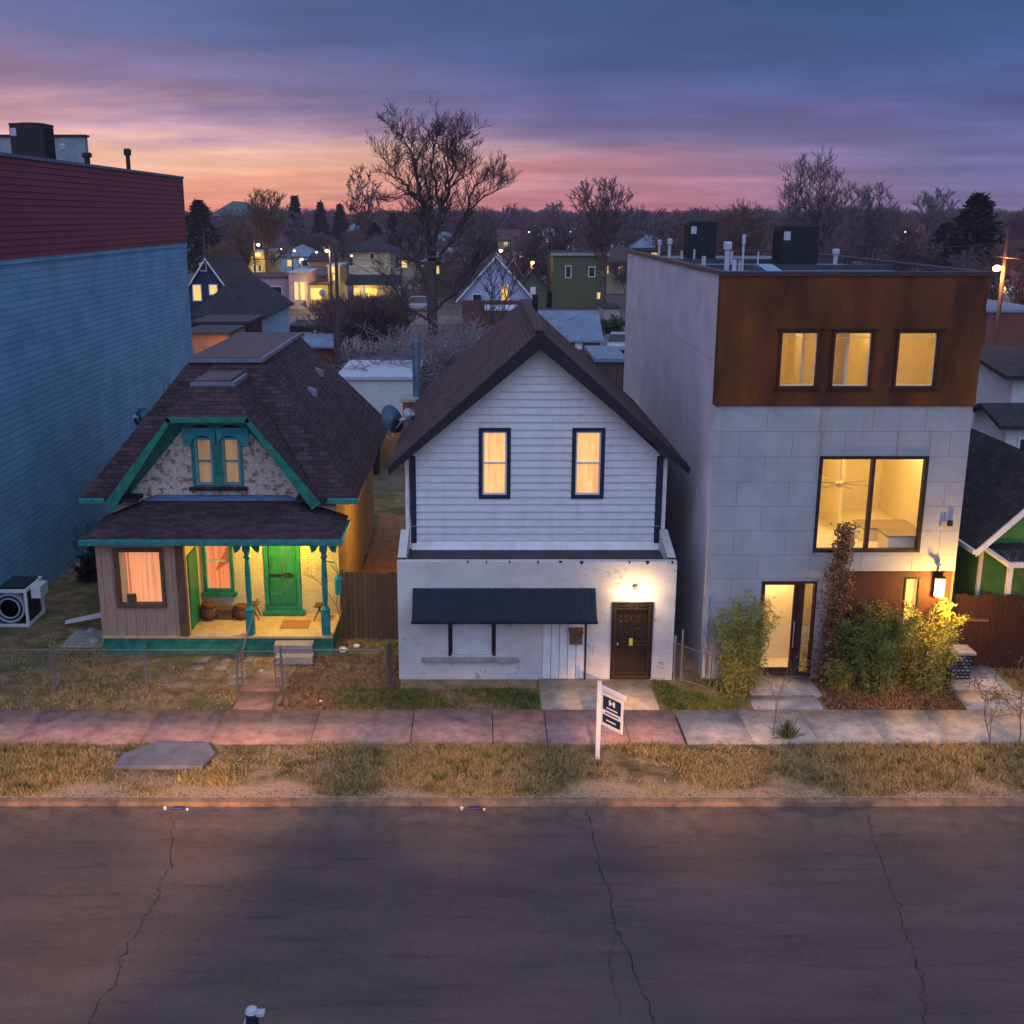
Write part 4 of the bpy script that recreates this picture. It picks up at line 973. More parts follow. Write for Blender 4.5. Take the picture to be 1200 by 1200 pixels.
# ------------------------------------------------------------------ modern house
def concrete_mat(name, c, streak=True):
    m, n, l, b = nt(name); v = coords(n, l, 'Object'); vs = coords(n, l, 'Object', (3.2, 3.2, .22))
    base = ramp(n, l, noise(n, l, v, .8, 8, .65), [(.3, tuple(x * .8 for x in c)), (.7, tuple(min(1, x * 1.12) for x in c))])
    if streak:
        s = ramp(n, l, noise(n, l, vs, 1.0, 5, .6), [(.56, 0), (.72, .8)])
        sep = n.new('ShaderNodeSeparateXYZ'); tcx = n.new('ShaderNodeTexCoord'); l.new(tcx.outputs['Object'], sep.inputs[0])
        mr = n.new('ShaderNodeMapRange'); mr.inputs[1].default_value = 3.5; mr.inputs[2].default_value = 7.2; l.new(sep.outputs[2], mr.inputs[0])
        k = n.new('ShaderNodeMath'); k.operation = 'MULTIPLY'; l.new(s, k.inputs[0]); l.new(mr.outputs[0], k.inputs[1]); k2 = n.new('ShaderNodeMath'); k2.operation = 'MULTIPLY'; k2.inputs[1].default_value = .5; l.new(k.outputs[0], k2.inputs[0]); k = k2
        base = mix(n, l, k.outputs[0], base, (.3, .17, .08))
    l.new(base, b.inputs['Base Color']); b.inputs['Roughness'].default_value = .75; b.inputs['Specular IOR Level'].default_value = .25
    bump(n, l, b, noise(n, l, v, 30, 4), .15, .01); MATS[name] = m
concrete_mat('fibre_cement', (.36, .375, .4)); concrete_mat('side_cement_lit', (.55, .53, .57), False)  # side panels are a paler lilac copy: sunset glow put into their colour
plain('joint', (.17, .16, .16), .9)
D = empty('modern_house', (9, 30, 0), 'three storey modern house with rusty steel top floor and grey cement panels', 'house')
X0, X1, MY, BY = 5.82, 12.14, 27.42, 45.0
door = (7.25, 8.66, .1, 2.68); BW = (8.48, 11.18, 3.46, 5.94); RC = (9.2, X1, 0, 2.95)
tw = [(7.26, 8.26, 7.62, 9.05), (8.54, 9.56, 7.62, 9.05), (10.08, 11.14, 7.62, 9.05)]
mb = MB(); wall_y(mb, MY + .02, X0 + .02, X1 - .02, 0, 7.2, [door, BW, RC], .2)
mb.build('backing', M['joint'], D)
mp_ = lambda u, v, d: (u, MY + .02 - d, v)
plates(MB(), X0, X1, 0, 7.19, 1.3, .635, mp_, [door, BW, RC], .008, .012, .5).build('cement_panels', M['fibre_cement'], D)
mb = MB(); mb.box(X0 + .015, X1 - .3, MY + 5.2, BY, 0, 10.2); mb.face([(X0 + .015, MY + .02, 0), (X0 + .015, MY + .02, 10.2), (X0 + .015, MY + 5.2, 10.2), (X0 + .015, MY + 5.2, 0)]); mb.face([(X1 - .02, MY + .02, 0), (X1 - .02, BY, 0), (X1 - .02, BY, 10.2), (X1 - .02, MY + .02, 10.2)])
mb.build('core', M['joint'], D)
mp2_ = lambda u, v, d: (X0 + .02 - d, u, v)
plates(MB(), MY + .02, BY, 0, 10.3, 5.9, 2.05, mp2_, [], .012, .02, .35).build('side_panels', M['side_cement_lit'], D)
mb = MB(); wall_y(mb, MY - .04, X0 - .02, X1 + .02, 7.2, 10.32, tw, .18)
for a, b in ((X0 - .02, -1), (X1 + .02, 1)):
    p = [(a, MY - .04, 7.2), (a, MY + .3, 7.2), (a, MY + .3, 10.32), (a, MY - .04, 10.32)]; mb.face(p if b > 0 else p[::-1])
mb.face([(X0 - .02, MY - .04, 7.2), (X0 - .02, MY + .03, 7.2), (X1 + .02, MY + .03, 7.2), (X1 + .02, MY - .04, 7.2)])
mb.build('rusty_steel_wall', M['corten'], D)
# seams and runs
mb = MB()
for xx in (8.4, 9.95, 11.6): mb.box(xx, xx + .006, MY - .045, MY - .041, 9.2, 10.3)
mb.build('seam', M['rust_metal'], D)
# parapet and roof
MB().box(X0 - .05, X1 + .05, MY - .08, MY + .22, 10.32, 10.42).box(X0 - .05, X0 + .2, MY + .22, BY, 10.32, 10.42).box(X1 - .2, X1 + .05, MY + .22, BY, 10.32, 10.42).box(X0 - .05, X1 + .05, BY, BY + .2, 10.32, 10.42).build('coping', plain('dark_coping', (.05, .035, .045), .5), D)
MB().box(X0 + .2, X1 - .2, MY + .22, BY, 10.0, 10.16).build('roof_surface', M['pale_membrane'], D)
plain('dark_curb', (.03, .05, .08), .6)
for yy in (33.0, 37.5): MB().box(X0 + .18, X1 - .2, yy, yy + .25, 10.16, 10.34).build('roof_curb', M['dark_curb'], D)
# three top windows with one lit bedroom behind
def room(mb, a, b, y0, y1, c, d, open_front=True):
    mb.face([(a, y1, c), (b, y1, c), (b, y1, d), (a, y1, d)]); mb.face([(a, y0, c), (a, y1, c), (a, y1, d), (a, y0, d)]); mb.face([(b, y0, c), (b, y0, d), (b, y1, d), (b, y1, c)])
    mb.face([(a, y0, c), (b, y0, c), (b, y1, c), (a, y1, c)]); mb.face([(a, y0, d), (a, y1, d), (b, y1, d), (b, y0, d)]); return mb
for h in tw:
    f = window_y(D, MY - .04, h[0], h[1], h[2], h[3], M['dark_corten'], None, .07, .05, .16, glass='glass', gy=.08)
    mb = MB(); frame_y(mb, MY + .02, h[0] + .07, h[1] - .07, h[2] + .07, h[3] - .07, .025, .05); mb.box(h[0] + .09, h[1] - .09, MY + .03, MY + .05, h[3] - .2, h[3] - .18); mb.build('sash', M['interior_white'], f)
    MB().box(h[0] - .07, h[1] + .1, MY - .12, MY - .04, h[3] + .005, h[3] + .03).box(h[0] - .07, h[1] + .07, MY - .1, MY - .04, h[2] - .03, h[2] - .005).build('window_flashing', M['galvanized'] if False else M['dark_corten'], D)
mb = room(MB(), X0 + .3, 9.75, MY + .15, MY + 3.0, 7.3, 9.9); room(mb, 9.8, X1 - .3, MY + .15, MY + 2.4, 7.3, 9.9); mb.box(8.33, 8.43, MY + 2.2, MY + 3, 7.3, 9.9)
mb.build('bedroom', M['interior_wall'], D)
MB().box(7.95, 8.0, MY + .4, MY + .95, 7.3, 9.5).box(9.0, 9.06, MY + .3, MY + 1.3, 7.3, 9.7).build('closet_door', M['interior_white'], D)
for x in (7.3, 9.3, 10.9): light('bedroom_light', 'POINT', (x, MY + .7, 9.7), 50, (1, .62, .19), .12)
# living room with fan
a, b, c, d = BW
mb = room(MB(), X0 + .5, X1 - .25, MY + .2, MY + 5.0, 3.3, 6.6); mb.box(9.92, 9.98, MY + 2.6, MY + 5, 3.3, 6.6); mb.build('living_room', M['interior_wall'], D)
mb = MB().box(10.55, 11.7, MY + .5, MY + 1.2, 3.3, 3.72).box(10.3, 11.7, MY + 1.6, MY + 2.4, 3.3, 3.62); mb.build('low_wall', M['interior_white'], D)
MB().hexa([(10.5, MY + .45, 3.723), (11.7, MY + .45, 3.723), (11.7, MY + 1.25, 3.723), (10.5, MY + 1.25, 3.723), (10.5, MY + .45, 3.76), (11.7, MY + .45, 3.76), (11.7, MY + 1.25, 3.76), (10.5, MY + 1.25, 3.76)]).box(10.25, 11.7, MY + 1.55, MY + 2.45, 3.623, 3.66).build('counter_top', M['interior_dark'], D)
fn = empty('ceiling_fan', (9.42, MY + 1.25, 5.15), 'ceiling fan with thin blades seen through the large living room window', 'ceiling fan')
MB().lathe((0, 0, -.22), [(.03, -.08), (.1, -.06), (.12, 0), (.1, .06), (.025, .1), (.025, 1.6)], 14).local('motor', M['interior_white'], fn)
for k in range(7):
    aa = 2 * math.pi * k / 7 + .3; dv = Vector((math.cos(aa), math.sin(aa), 0)); MB().bar(dv * .1 + Vector((0, 0, -.18)), dv * .78 + Vector((0, 0, -.16)), .09, .012).local('blade', M['interior_dark'], fn)
t = empty('table_lamp', (9.75, MY + .9, 3.32), 'small pale table lamp near the living room window', 'lamp')
MB().lathe((0, 0, 0), [(.05, 0), (.09, .12), (.03, .3)], 12).local('base', M['interior_dark'], t); MB().lathe((0, 0, .3), [(.13, 0), (.1, .22)], 14).local('lamp_shade', M['interior_white'], t)
f = window_y(D, MY, a, b, c, d, M['black_trim'], None, .075, .03, .16, cross='v', glass='glass', gy=.1)
light('living_light', 'POINT', (8.0, MY + 1.3, 6.3), 125, (1, .64, .23), .15); light('living_light', 'POINT', (10.9, MY + 1.8, 6.3), 135, (1, .64, .23), .15)
# front door and side light
mb = MB(); frame_y(mb, MY - .02, 7.25, 8.3, .1, 2.68, .09, .2); mb.box(7.34, 8.21, MY + .06, MY + .1, .19, .3)
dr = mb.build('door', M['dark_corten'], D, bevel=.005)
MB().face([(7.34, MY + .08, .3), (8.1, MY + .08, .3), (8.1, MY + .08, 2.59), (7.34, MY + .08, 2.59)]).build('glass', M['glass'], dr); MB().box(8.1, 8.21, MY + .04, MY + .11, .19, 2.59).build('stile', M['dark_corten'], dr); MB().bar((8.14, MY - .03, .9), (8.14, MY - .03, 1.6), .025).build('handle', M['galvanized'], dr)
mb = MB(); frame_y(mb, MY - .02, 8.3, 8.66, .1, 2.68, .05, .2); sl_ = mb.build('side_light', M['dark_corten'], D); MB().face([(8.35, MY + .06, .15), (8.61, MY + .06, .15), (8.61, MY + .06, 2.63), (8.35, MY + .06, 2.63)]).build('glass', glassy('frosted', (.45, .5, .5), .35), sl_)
mb = room(MB(), 6.9, 8.9, MY + .18, MY + 1.2, .1, 2.9); mb.build('hallway', M['interior_white'], D); light('hall_light', 'POINT', (7.8, MY + .6, 2.65), 70, (1, .62, .24), .1)
# recessed entrance side in dark steel
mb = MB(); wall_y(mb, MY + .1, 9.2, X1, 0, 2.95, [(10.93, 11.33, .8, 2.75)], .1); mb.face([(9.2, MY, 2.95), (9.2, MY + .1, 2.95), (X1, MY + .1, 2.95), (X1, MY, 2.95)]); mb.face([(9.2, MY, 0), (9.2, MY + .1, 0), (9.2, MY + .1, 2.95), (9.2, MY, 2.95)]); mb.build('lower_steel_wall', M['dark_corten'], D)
f = window_y(D, MY + .1, 10.93, 11.33, .8, 2.75, M['black_trim'], 'lit_window', .045, .02, .08)
MB().box(X0 + .0, X0 + .08, MY - .08, MY - .01, .1, 2.3).build('downspout', M['pvc_white'], D)
t = empty('wall_sconce', (11.73, MY, 2.5), 'bright box shaped wall light beside the narrow window of the modern house', 'wall lamp')
MB().box(11.66, 11.84, MY + .0, MY + .09, 2.28, 2.85).build('back_plate', M['black_metal'], t); MB().box(11.66, 11.86, MY - .14, MY + .0, 2.3, 2.78).build('lamp_shade', emit('sconce_glow', (1, .62, .2), 9), t, bevel=.01)
MB().box(11.64, 11.88, MY - .16, MY + .02, 2.78, 2.82).build('cap', M['black_metal'], t)
light('sconce_bulb', 'POINT', (11.8, MY - .55, 2.45), 420, (1, .5, .08), .08)
t = empty('security_camera', (11.68, MY, 3.08), 'small white camera above the lit wall sconce', 'camera'); MB().lathe((11.68, MY - .04, 3.12), [(.06, 0), (.07, .03), (.05, .09), (.02, .12)], 12, ax=(0, -1, 0)).build('body', M['pvc_white'], t)
MB().tube((11.66, MY - .12, 3.1), (11.58, MY - .22, 3.04), .03).build('lens', M['black_metal'], t)
t = empty('outlet_vent', (11.75, MY, 4.2), 'little grey square vent on the right of the cement panels', 'vent'); MB().box(11.62, 11.78, MY - .05, MY + .0, 4.12, 4.3).build('vent_body', M['stone'], t, bevel=.01); MB().box(11.8, 11.92, MY - .08, MY + .0, 4.16, 4.3).build('flap', M['black_metal'], t, bevel=.01)
# roof equipment
q = P(926, 300, 36.5); ac_unit('rooftop_condenser', q.x, 36.0, 10.2, 1.15, 1.1, 1.2, 'larger dark green cooling unit nearest the front of the modern roof')
q = P(820, 292, 42); ac_unit('rooftop_condenser', q.x, 42.0, 10.2, 1.0, 1.0, 1.3, 'dark green cooling unit at the back left of the modern roof')
for px, py_t, Y, r, lb, cap in ((773, 281, 41.0, .06, 'capped white vent pipe nearest the left edge of the modern roof', True), (785, 280, 40.0, .08, 'second capped white pipe from the left edge of the modern roof', True),
        (825, 297, 31.0, .08, 'short plain white pipe in front of the capped pair on the modern roof', False), (853, 284, 32.0, .1, 'stout capped white pipe left of the thin tall rod on the modern roof', True),
        (872, 277, 32.5, .045, 'thin tall white rod with pink top on the modern roof', True), (861, 302, 31, .09, 'short stubby white pipe beside the stout capped pipe', False), (867, 303, 31.2, .05, 'lowest stubby pipe left of the skylight', False),
        (980, 291, 34.0, .09, 'white vent pipe right of the large cooling unit on the modern roof', True), (814, 290, 40.0, .05, 'slim white pipe beside the rear cooling unit', False), (889, 292, 35, .04, 'thin white pipe between rod and large cooling unit', False), (858, 292, 37.5, .07, 'plain white pipe behind the stout capped pipe', False), (799, 292, 40.5, .06, 'slanting white conduit left of the rear cooling unit', False)):
    q = P(px, py_t, Y); pipe('roof_pipe', q.x, Y, 10.15, r * .7, max(.2, (q.z - 10.15) * .88 - (.08 if cap else 0)), lb, cap=cap)
t = empty('skylight', (8.0, 30.2, 10.15), 'low glazed skylight near the front edge of the modern roof', 'skylight')
q0, q1 = P(878, 305, 31.2), P(915, 305, 31.2)
MB().hexa([(q0.x, 29.6, 10.15), (q1.x, 29.6, 10.15), (q1.x, 31.4, 10.15), (q0.x, 31.4, 10.15), (q0.x + .15, 29.7, 10.22), (q1.x - .15, 29.7, 10.22), (q1.x - .15, 31.3, 10.42), (q0.x + .15, 31.3, 10.42)]).build('curb', M['dark_curb'], t)
MB().hexa([(q0.x + .22, 29.8, 10.25), (q1.x - .22, 29.8, 10.25), (q1.x - .22, 31.2, 10.42), (q0.x + .22, 31.2, 10.42), (q0.x + .22, 29.8, 10.27), (q1.x - .22, 29.8, 10.27), (q1.x - .22, 31.2, 10.44), (q0.x + .22, 31.2, 10.44)]).build('pane', plain('skylight_pane', (.25, .4, .5), .1, .05, bumps=0), t)

# ------------------------------------------------------------------ fences
def link_mesh(mb, a, b, z0, z1, s=.085, r=.0018):
    a, b = Vector(a), Vector(b); L = (b - a).length; d = (b - a) / L; h = z1 - z0; k = -h
    def seg(u0, w0, u1, w1):
        if u1 < 0 or u0 > L: return
        if u0 < 0: w0 += (w1 - w0) * (-u0) / (u1 - u0); u0 = 0
        if u1 > L: w1 -= (w1 - w0) * (u1 - L) / (u1 - u0); u1 = L
        p, q = a + d * u0 + Vector((0, 0, z0 + w0)), a + d * u1 + Vector((0, 0, z0 + w1)); mb.tube(p, q, r, n=3, cap=False)
    u = -h
    while u < L:
        seg(u, 0, u + h, h); seg(u, h, u + h, 0); u += s
t = empty('chain_link_fence', (-8, 26.65, 0), 'low grey chain link fence along the cottage front yard left of its gate', 'fence')
FYc = 26.65
M['galv_keep'] = M['galvanized']; M['galvanized'] = M['fence_metal']
def run(t, xa, xb, posts, ya=FYc, yb=FYc, h=1.12):
    MB().tube((xa, ya, h), (xb, yb, h), .02, n=8).build('top_rail', M['galvanized'], t)
    mb = MB(); link_mesh(mb, (xa, ya, 0), (xb, yb, 0), .05, h - .02); mb.build('wire_mesh', M['galvanized'], t)
    for x in posts:
        f = (x - xa) / (xb - xa) if xb != xa else 0; y = ya + (yb - ya) * f; mb = MB().tube((x, y, 0), (x, y, h + .08), .03, n=10); mb.lathe((x, y, h + .08), [(.035, 0), (.03, .03), (.01, .05)], 10); mb.build('post', M['galvanized'], t)
run(t, -16, -6.05, [-13.2, -10.75, -8.4, -6.1])
t = empty('chain_link_fence', (-3.6, 26.65, 0), 'low chain link fence right of the cottage gate ending at the white house', 'fence'); run(t, -5.0, -2.25, [-4.97, -2.2])
t2 = MB().box(-2.3, -2.14, 26.6, 26.78, 0, 1.3).build('corner_post', M['weathered_boards'], t)
t = empty('garden_gate', (-5.55, FYc, 0), 'narrow chain link gate across the red stone path', 'gate')
mb = MB(); pts = [(-5.97, .1), (-5.13, .1), (-5.13, 1.08), (-5.97, 1.08)]
for i in range(4): mb.tube((pts[i][0], FYc, pts[i][1]), (pts[(i + 1) % 4][0], FYc, pts[(i + 1) % 4][1]), .018)
mb.build('gate_frame', M['galvanized'], t); mb = MB(); link_mesh(mb, (-5.95, FYc, 0), (-5.15, FYc, 0), .12, 1.06); mb.build('wire_mesh', M['galvanized'], t)
for x in (-6.02, -5.08): 
    for z in (.35, .85): MB().lathe((x, FYc - .02, z), [(.045, 0), (.045, .06)], 8).build('hinge', M['galvanized'], t)
M['galvanized'] = M['galv_keep']
t = empty('wire_gate', (5.4, 27.3, 0), 'leaning bent chain link gate between the white house and modern house', 'gate')
a_, b_ = Vector((5.1, 27.3, 0)), Vector((5.95, 26.9, 0))
mb = MB(); cs = [a_ + Vector((0, 0, .1)), b_ + Vector((-.08, .0, .0)), b_ + Vector((0, 0, .1)), b_ + Vector((.02, 0, .85)), a_ + Vector((0, 0, 1.05))]
for i in range(5): mb.tube(cs[i], cs[(i + 1) % 5], .014)
mb.build('gate_frame', M['fence_metal'], t); mb = MB(); link_mesh(mb, a_, b_, .12, .95); mb.build('wire_mesh', M['galvanized'], t)
for x, hh in ((5.1, 1.25), (5.28, 1.4)): MB().tube((x, 27.33, 0), (x, 27.33, hh), .03).build('post', M['galvanized'], t)
def board_fence(name, a, b, h, mat, label, w=.13, cat='fence', post=2.2):
    a, b = Vector(a), Vector(b); L = (b - a).length; d = (b - a) / L; nrm = Vector((d.y, -d.x, 0)); t = empty(name, (a + b) / 2, label, cat)
    mb = MB(); u = 0
    while u < L - .03:
        p = a + d * u; hh = h + random.uniform(-.03, .03); o_ = random.uniform(-.006, .006)
        q = p + d * min(w - .008, L - u); c = nrm * (.012 + o_); mb.prism([p + c, q + c, q + c + nrm * .02, p + c + nrm * .02], (0, 0, hh)); u += w
    mb.build('boards', M[mat], t)
    for z in (.35, h - .35): MB().bar(a + Vector((0, 0, z)), b + Vector((0, 0, z)), .04, .09).build('rail', M[mat], t)
    k = 0
    while k <= L: p = a + d * k - nrm * .06; MB().box(p.x - .05, p.x + .05, p.y - .05, p.y + .05, 0, h + .05).build('post', M[mat], t); k += post
    return t
board_fence('board_fence', (-3.85, 30.3, 0), (-2.1, 30.3, 0), 2.0, 'weathered_boards', 'dark weathered board fence closing the gap between cottage and white house')
# warm lamp under the cottage eave in the passage
t = empty('passage_light', (-1.86, 34.0, 2.6), 'wall light on the side of the white house shining on the cottage wall', 'wall lamp'); MB().lathe((-1.9, 34.0, 2.6), [(.05, 0), (.07, .08), (.04, .14)], 10).build('bulb', M['bulb_yellow'], t)
light('passage_bulb', 'POINT', (-2.1, 34.0, 2.6), 190, (1, .56, .08), .08)
g = MB(); g.face([(-3.9, 30.35, .035), (-1.8, 30.35, .035), (-1.8, 44, .035), (-3.9, 44, .035)]); g.build('passage_path', plain('brown_earth', (.3, .14, .06), .9, .3, scale=4, bumps=.5), kind='structure')
# gate on the right
t = board_fence('wooden_gate', (12.35, 28.35, 0), (14.75, 28.1, 0), 2.05, 'dark_gate_boards', 'dark red brown board fence and gate between modern and green houses', .14, 'fence', 1.15)
for z in (1.35,): MB().bar((12.4, 28.27, z), (13.5, 28.15, z), .05, .06).build('rail', M['rust_metal'], t)
# stone clad planter box with black post
t = empty('stone_pillar', (12.5, 27.3, 0), 'short stone clad pillar with pale cap in front of the dark gate', 'pillar')
MB().box(12.2, 12.75, 27.25, 27.7, .05, .75).build('pillar_body', brick('stone_clad', (.3, .3, .3), (.06, .06, .07), (.02, .02, .02), .12, .09, .02, .9), t); MB().box(12.12, 12.83, 27.18, 27.78, .75, .83).build('cap', M['stone'], t, bevel=.015)
t = empty('black_post', (11.95, 26.7, 0), 'short black lamp post with bent top beside the planting bed', 'post')
MB().box(11.89, 12.01, 26.64, 26.76, 0, .95).build('post_body', M['black_metal'], t, bevel=.01); MB().bar((11.95, 26.7, .95), (11.78, 26.62, 1.08), .1, .08).build('lamp_head', M['black_metal'], t)

# ------------------------------------------------------------------ plants
def leafcloud(name, pts, mat, parent, ll, lw, droop=0.0, up=.6, n_per=1):
    """pts Nx3 leaf roots (local); many narrow two-triangle leaves"""
    pts = np.asarray(pts); N = len(pts)
    th = rng.uniform(0, 2 * np.pi, N); el = rng.normal(up, .5, N)
    d = np.stack([np.cos(th) * np.cos(el), np.sin(th) * np.cos(el), np.sin(el)], 1); L = ll * rng.uniform(.5, 1.3, N)
    s = np.cross(d, rng.normal(0, 1, (N, 3))); s /= np.linalg.norm(s, axis=1)[:, None] + 1e-9
    W = (lw * rng.uniform(.6, 1.3, N))[:, None]
    mid = pts + d * L[:, None] * .5; tip = pts + d * L[:, None]; tip[:, 2] -= droop * L
    V = np.stack([pts, mid + s * W, tip, mid - s * W], 1).reshape(-1, 3)
    return fast(name, V, np.arange(N * 4).reshape(-1, 4), mat, parent)
def feather_bush(name, x, y, h, r, stems, leaves, mat, label, cat='shrub', ll=.12, lw=.012, lean=.35, droop=.3, group=None, top=.5):
    t = empty(name, (x, y, 0), label, cat, group); mb = MB(); pts = []
    for k in range(stems):
        a = random.uniform(0, 2 * math.pi); rr = r * random.uniform(0, .45); hh = h * random.uniform(.55, 1.0) * (1 - .3 * rr / r)
        p = Vector((rr * math.cos(a), rr * math.sin(a), 0)); out = Vector((math.cos(a), math.sin(a), 0)); ln = r * random.uniform(.2, .7) * lean * 2
        prev = p; m_ = 6
        for i in range(1, m_ + 1):
            f = i / m_; q = p + out * ln * f * f + Vector((random.gauss(0, .02), random.gauss(0, .02), hh * f * (1 - .08 * f)))
            mb.tube(prev, q, .012 * (1.1 - f), .012 * (1.0 - f) + .002, n=4, cap=False)
            nl = int(leaves / stems / m_)
            for _ in range(nl):
                c = prev.lerp(q, random.random()); s = r * .17 * (1 - f * top)
                if f < .2 and random.random() < .5: continue
                pts.append((c.x + random.gauss(0, s), c.y + random.gauss(0, s), max(.02, c.z + random.gauss(0, s * .6))))
            prev = q
    mb.local('stem', M['bark_tan'], t); leafcloud('foliage', pts, M[mat], t, ll, lw, droop)
    return t
feather_bush('bamboo_shrub', 6.65, 26.6, 2.95, 1.05, 40, 12500, 'bamboo_leaf', 'feathery yellow green bush left of the lit glass door', ll=.15, lw=.011, lean=.42, top=.75)
feather_bush('bamboo_shrub', 10.1, 26.65, 2.6, 1.1, 42, 13500, 'juniper_leaf', 'wide dark green feathery bush in the middle of the planting bed', ll=.17, lw=.013, lean=.55, top=.7)
feather_bush('bamboo_shrub', 11.35, 26.8, 2.6, 1.0, 38, 12000, 'bamboo_leaf', 'golden green bush lit by the wall sconce of the modern house', ll=.17, lw=.012, lean=.5, top=.7)
feather_bush('bamboo_shrub', 9.2, 26.8, .9, .45, 14, 3500, 'bamboo_leaf', 'low green bush at the foot of the brown leaved climber', ll=.12, lw=.011)
t = empty('climber', (9.0, 27.1, 0), 'tall thin climber with brown leaves on the modern house front', 'climbing plant')
mb = MB(); pts = []
for s in range(5):
    prev = Vector((random.uniform(-.15, .15), random.uniform(-.1, .1), 0))
    for i in range(1, 15):
        q = Vector((.22 * math.sin(i * .7 + s * 1.3) + i * .012 + random.gauss(0, .03), random.uniform(-.08, .15), i * .29)); mb.tube(prev, q, .014, .01, n=4, cap=False); prev = q
for _ in range(3600):
    z = random.uniform(.2, 4.3); wd = .34 * (1.05 - .55 * (z / 4.3)) * (1 + .3 * math.sin(z * 3.1)); pts.append((z * .045 + random.gauss(0, wd * .6) - .05, random.gauss(0, .14), z))
mb.local('stem', M['bark_tan'], t); leafcloud('foliage', pts, M['dry_leaf'], t, .1, .028, .2, .2)
def twiggy(name, x, y, h, label, seed, cat='sapling', matn='bark_tan', spread=.5, lv=4, r=.018, z=0, group=None, kids=3, buds=None):
    rnd = random.Random(seed); t = empty(name, (x, y, z), label, cat, group); mb = MB(); tips = []
    def grow(p, d, L, rr, k):
        prev = p
        for i in range(3):
            d = (d + Vector((rnd.gauss(0, .13), rnd.gauss(0, .13), rnd.gauss(0.02, .08)))).normalized(); q = prev + d * L / 3; mb.tube(prev, q, rr * (1 - i * .12), rr * (1 - (i + 1) * .12), n=5 if k > 2 else 3, cap=False); prev = q
            if k > 0 and i > 0 or (k > 0 and rnd.random() < .4):
                for _ in range(1 if i < 2 else kids - 1):
                    a = rnd.uniform(0, 6.28); nd = (d + Vector((math.cos(a), math.sin(a), rnd.uniform(-.1, .5))) * spread * rnd.uniform(.7, 1.5)).normalized(); grow(q, nd, L * rnd.uniform(.55, .8), rr * .6, k - 1)
        tips.append(tuple(prev))
    grow(Vector((0, 0, 0)), Vector((0, 0, 1)), h * .45, r, lv)
    mb.local('branches', M[matn], t)
    if buds: leafcloud('leaves', tips * buds, M['dry_leaf'], t, .05, .018)
    return t
twiggy('sapling', 6.85, 24.0, 1.9, 'thin bare sapling rising from the verge before the concrete walk', 3, lv=3, spread=.4, r=.015)
twiggy('bare_shrub', 11.6, 23.4, 1.7, 'spreading bare shrub with dark seed heads at the right kerbside', 8, 'shrub', 'bark_brown', spread=1.0, lv=4, r=.018, buds=2)
twiggy('bare_shrub', 12.4, 23.7, 1.9, 'second bare shrub cut by the right edge beside the walk', 15, 'shrub', 'bark_brown', spread=1.0, lv=4, r=.018, buds=2)
twiggy('dry_weed', 5.9, 27.1, 2.0, 'dry pale weed stalk standing in the gap by the bent wire gate', 21, 'weed', 'bark_tan', .3, 3, .01)
twiggy('bare_shrub', 14.4, 27.2, 3.2, 'tangled grey bare shrub in front of the dark gate at right edge', 31, 'shrub', 'bark_grey', .6, 5, .03)
twiggy('bare_shrub', -3.7, 29.9, 2.6, 'dry vine stems hanging beside the cottage porch', 33, 'vine', 'bark_tan', .5, 5, .015)
twiggy('bare_shrub', -13.2, 36.5, 1.7, 'dark twiggy bush against the foot of the blue brick wall', 44, 'shrub', 'bark_dark', .8, 5, .03)
twiggy('bare_shrub', -12.3, 40.0, 3.0, 'taller purple brown bush between blue wall and cottage roof', 45, 'shrub', 'bark_brown', .7, 5, .03)
t = empty('grass_tuft', (7.15, 23.95, 0), 'spiky pale green yucca tuft beside the sapling on the verge', 'plant')
leafcloud('blades', [(random.gauss(0, .06), random.gauss(0, .06), .02) for _ in range(160)], M['juniper_leaf'], t, .5, .012, .1, 1.0)
feather_bush('dark_bush', -12.9, 37.2, 1.3, .6, 16, 3500, 'shrub_dark', 'low dark evergreen clump beside the blue brick wall', ll=.16, lw=.03)
feather_bush('dark_bush', -12.8, 35.6, 1.0, .5, 12, 2500, 'shrub_dark', 'small dark bush nearest the white cooler by the blue wall', ll=.16, lw=.03)
# ------------------------------------------------------------------ yard objects
t = empty('evaporative_cooler', (-13.4, 31.5, 0), 'old white swamp cooler with round fan drum on the ground by the blue wall', 'cooler')
x0_, x1_, y0_, y1_, hz = -14.45, -13.15, 31.2, 32.5, 1.18
mb = MB()
for a in (x0_, x1_ - .08):
    for b in (y0_, y1_ - .08): mb.box(a, a + .08, b, b + .08, .02, hz)
for z in (.02, hz - .1):
    mb.box(x0_ + .08, x1_ - .08, y0_, y0_ + .06, z, z + .1); mb.box(x0_ + .08, x1_ - .08, y1_ - .06, y1_, z, z + .1); mb.box(x0_, x0_ + .06, y0_ + .08, y1_ - .08, z, z + .1); mb.box(x1_ - .06, x1_, y0_ + .08, y1_ - .08, z, z + .1)
mb.build('cabinet', M['white_trim'], t, bevel=.01)
MB().box(x0_ + .1, x1_ - .1, y0_ + .7, y1_ - .1, .1, hz - .1).build('inner_box', plain('dark_inside', (.03, .03, .035), .8), t)
c = Vector(((x0_ + x1_) / 2 + .08, y0_ + .1, .58)); mb = MB().lathe(c, [(.42, 0), (.42, .3), (.4, .3), (.38, 0)], 26, ax=(0, 1, 0)); 
for r_ in (.43, .3): 
    for k in range(26): a1, a2 = 2 * math.pi * k / 26, 2 * math.pi * (k + 1) / 26; mb.tube(c + Vector((r_ * math.cos(a1), -.01, r_ * math.sin(a1))), c + Vector((r_ * math.cos(a2), -.01, r_ * math.sin(a2))), .03, n=5, cap=False)
mb.build('fan_drum', M['pvc_white'], t)
mb = MB()
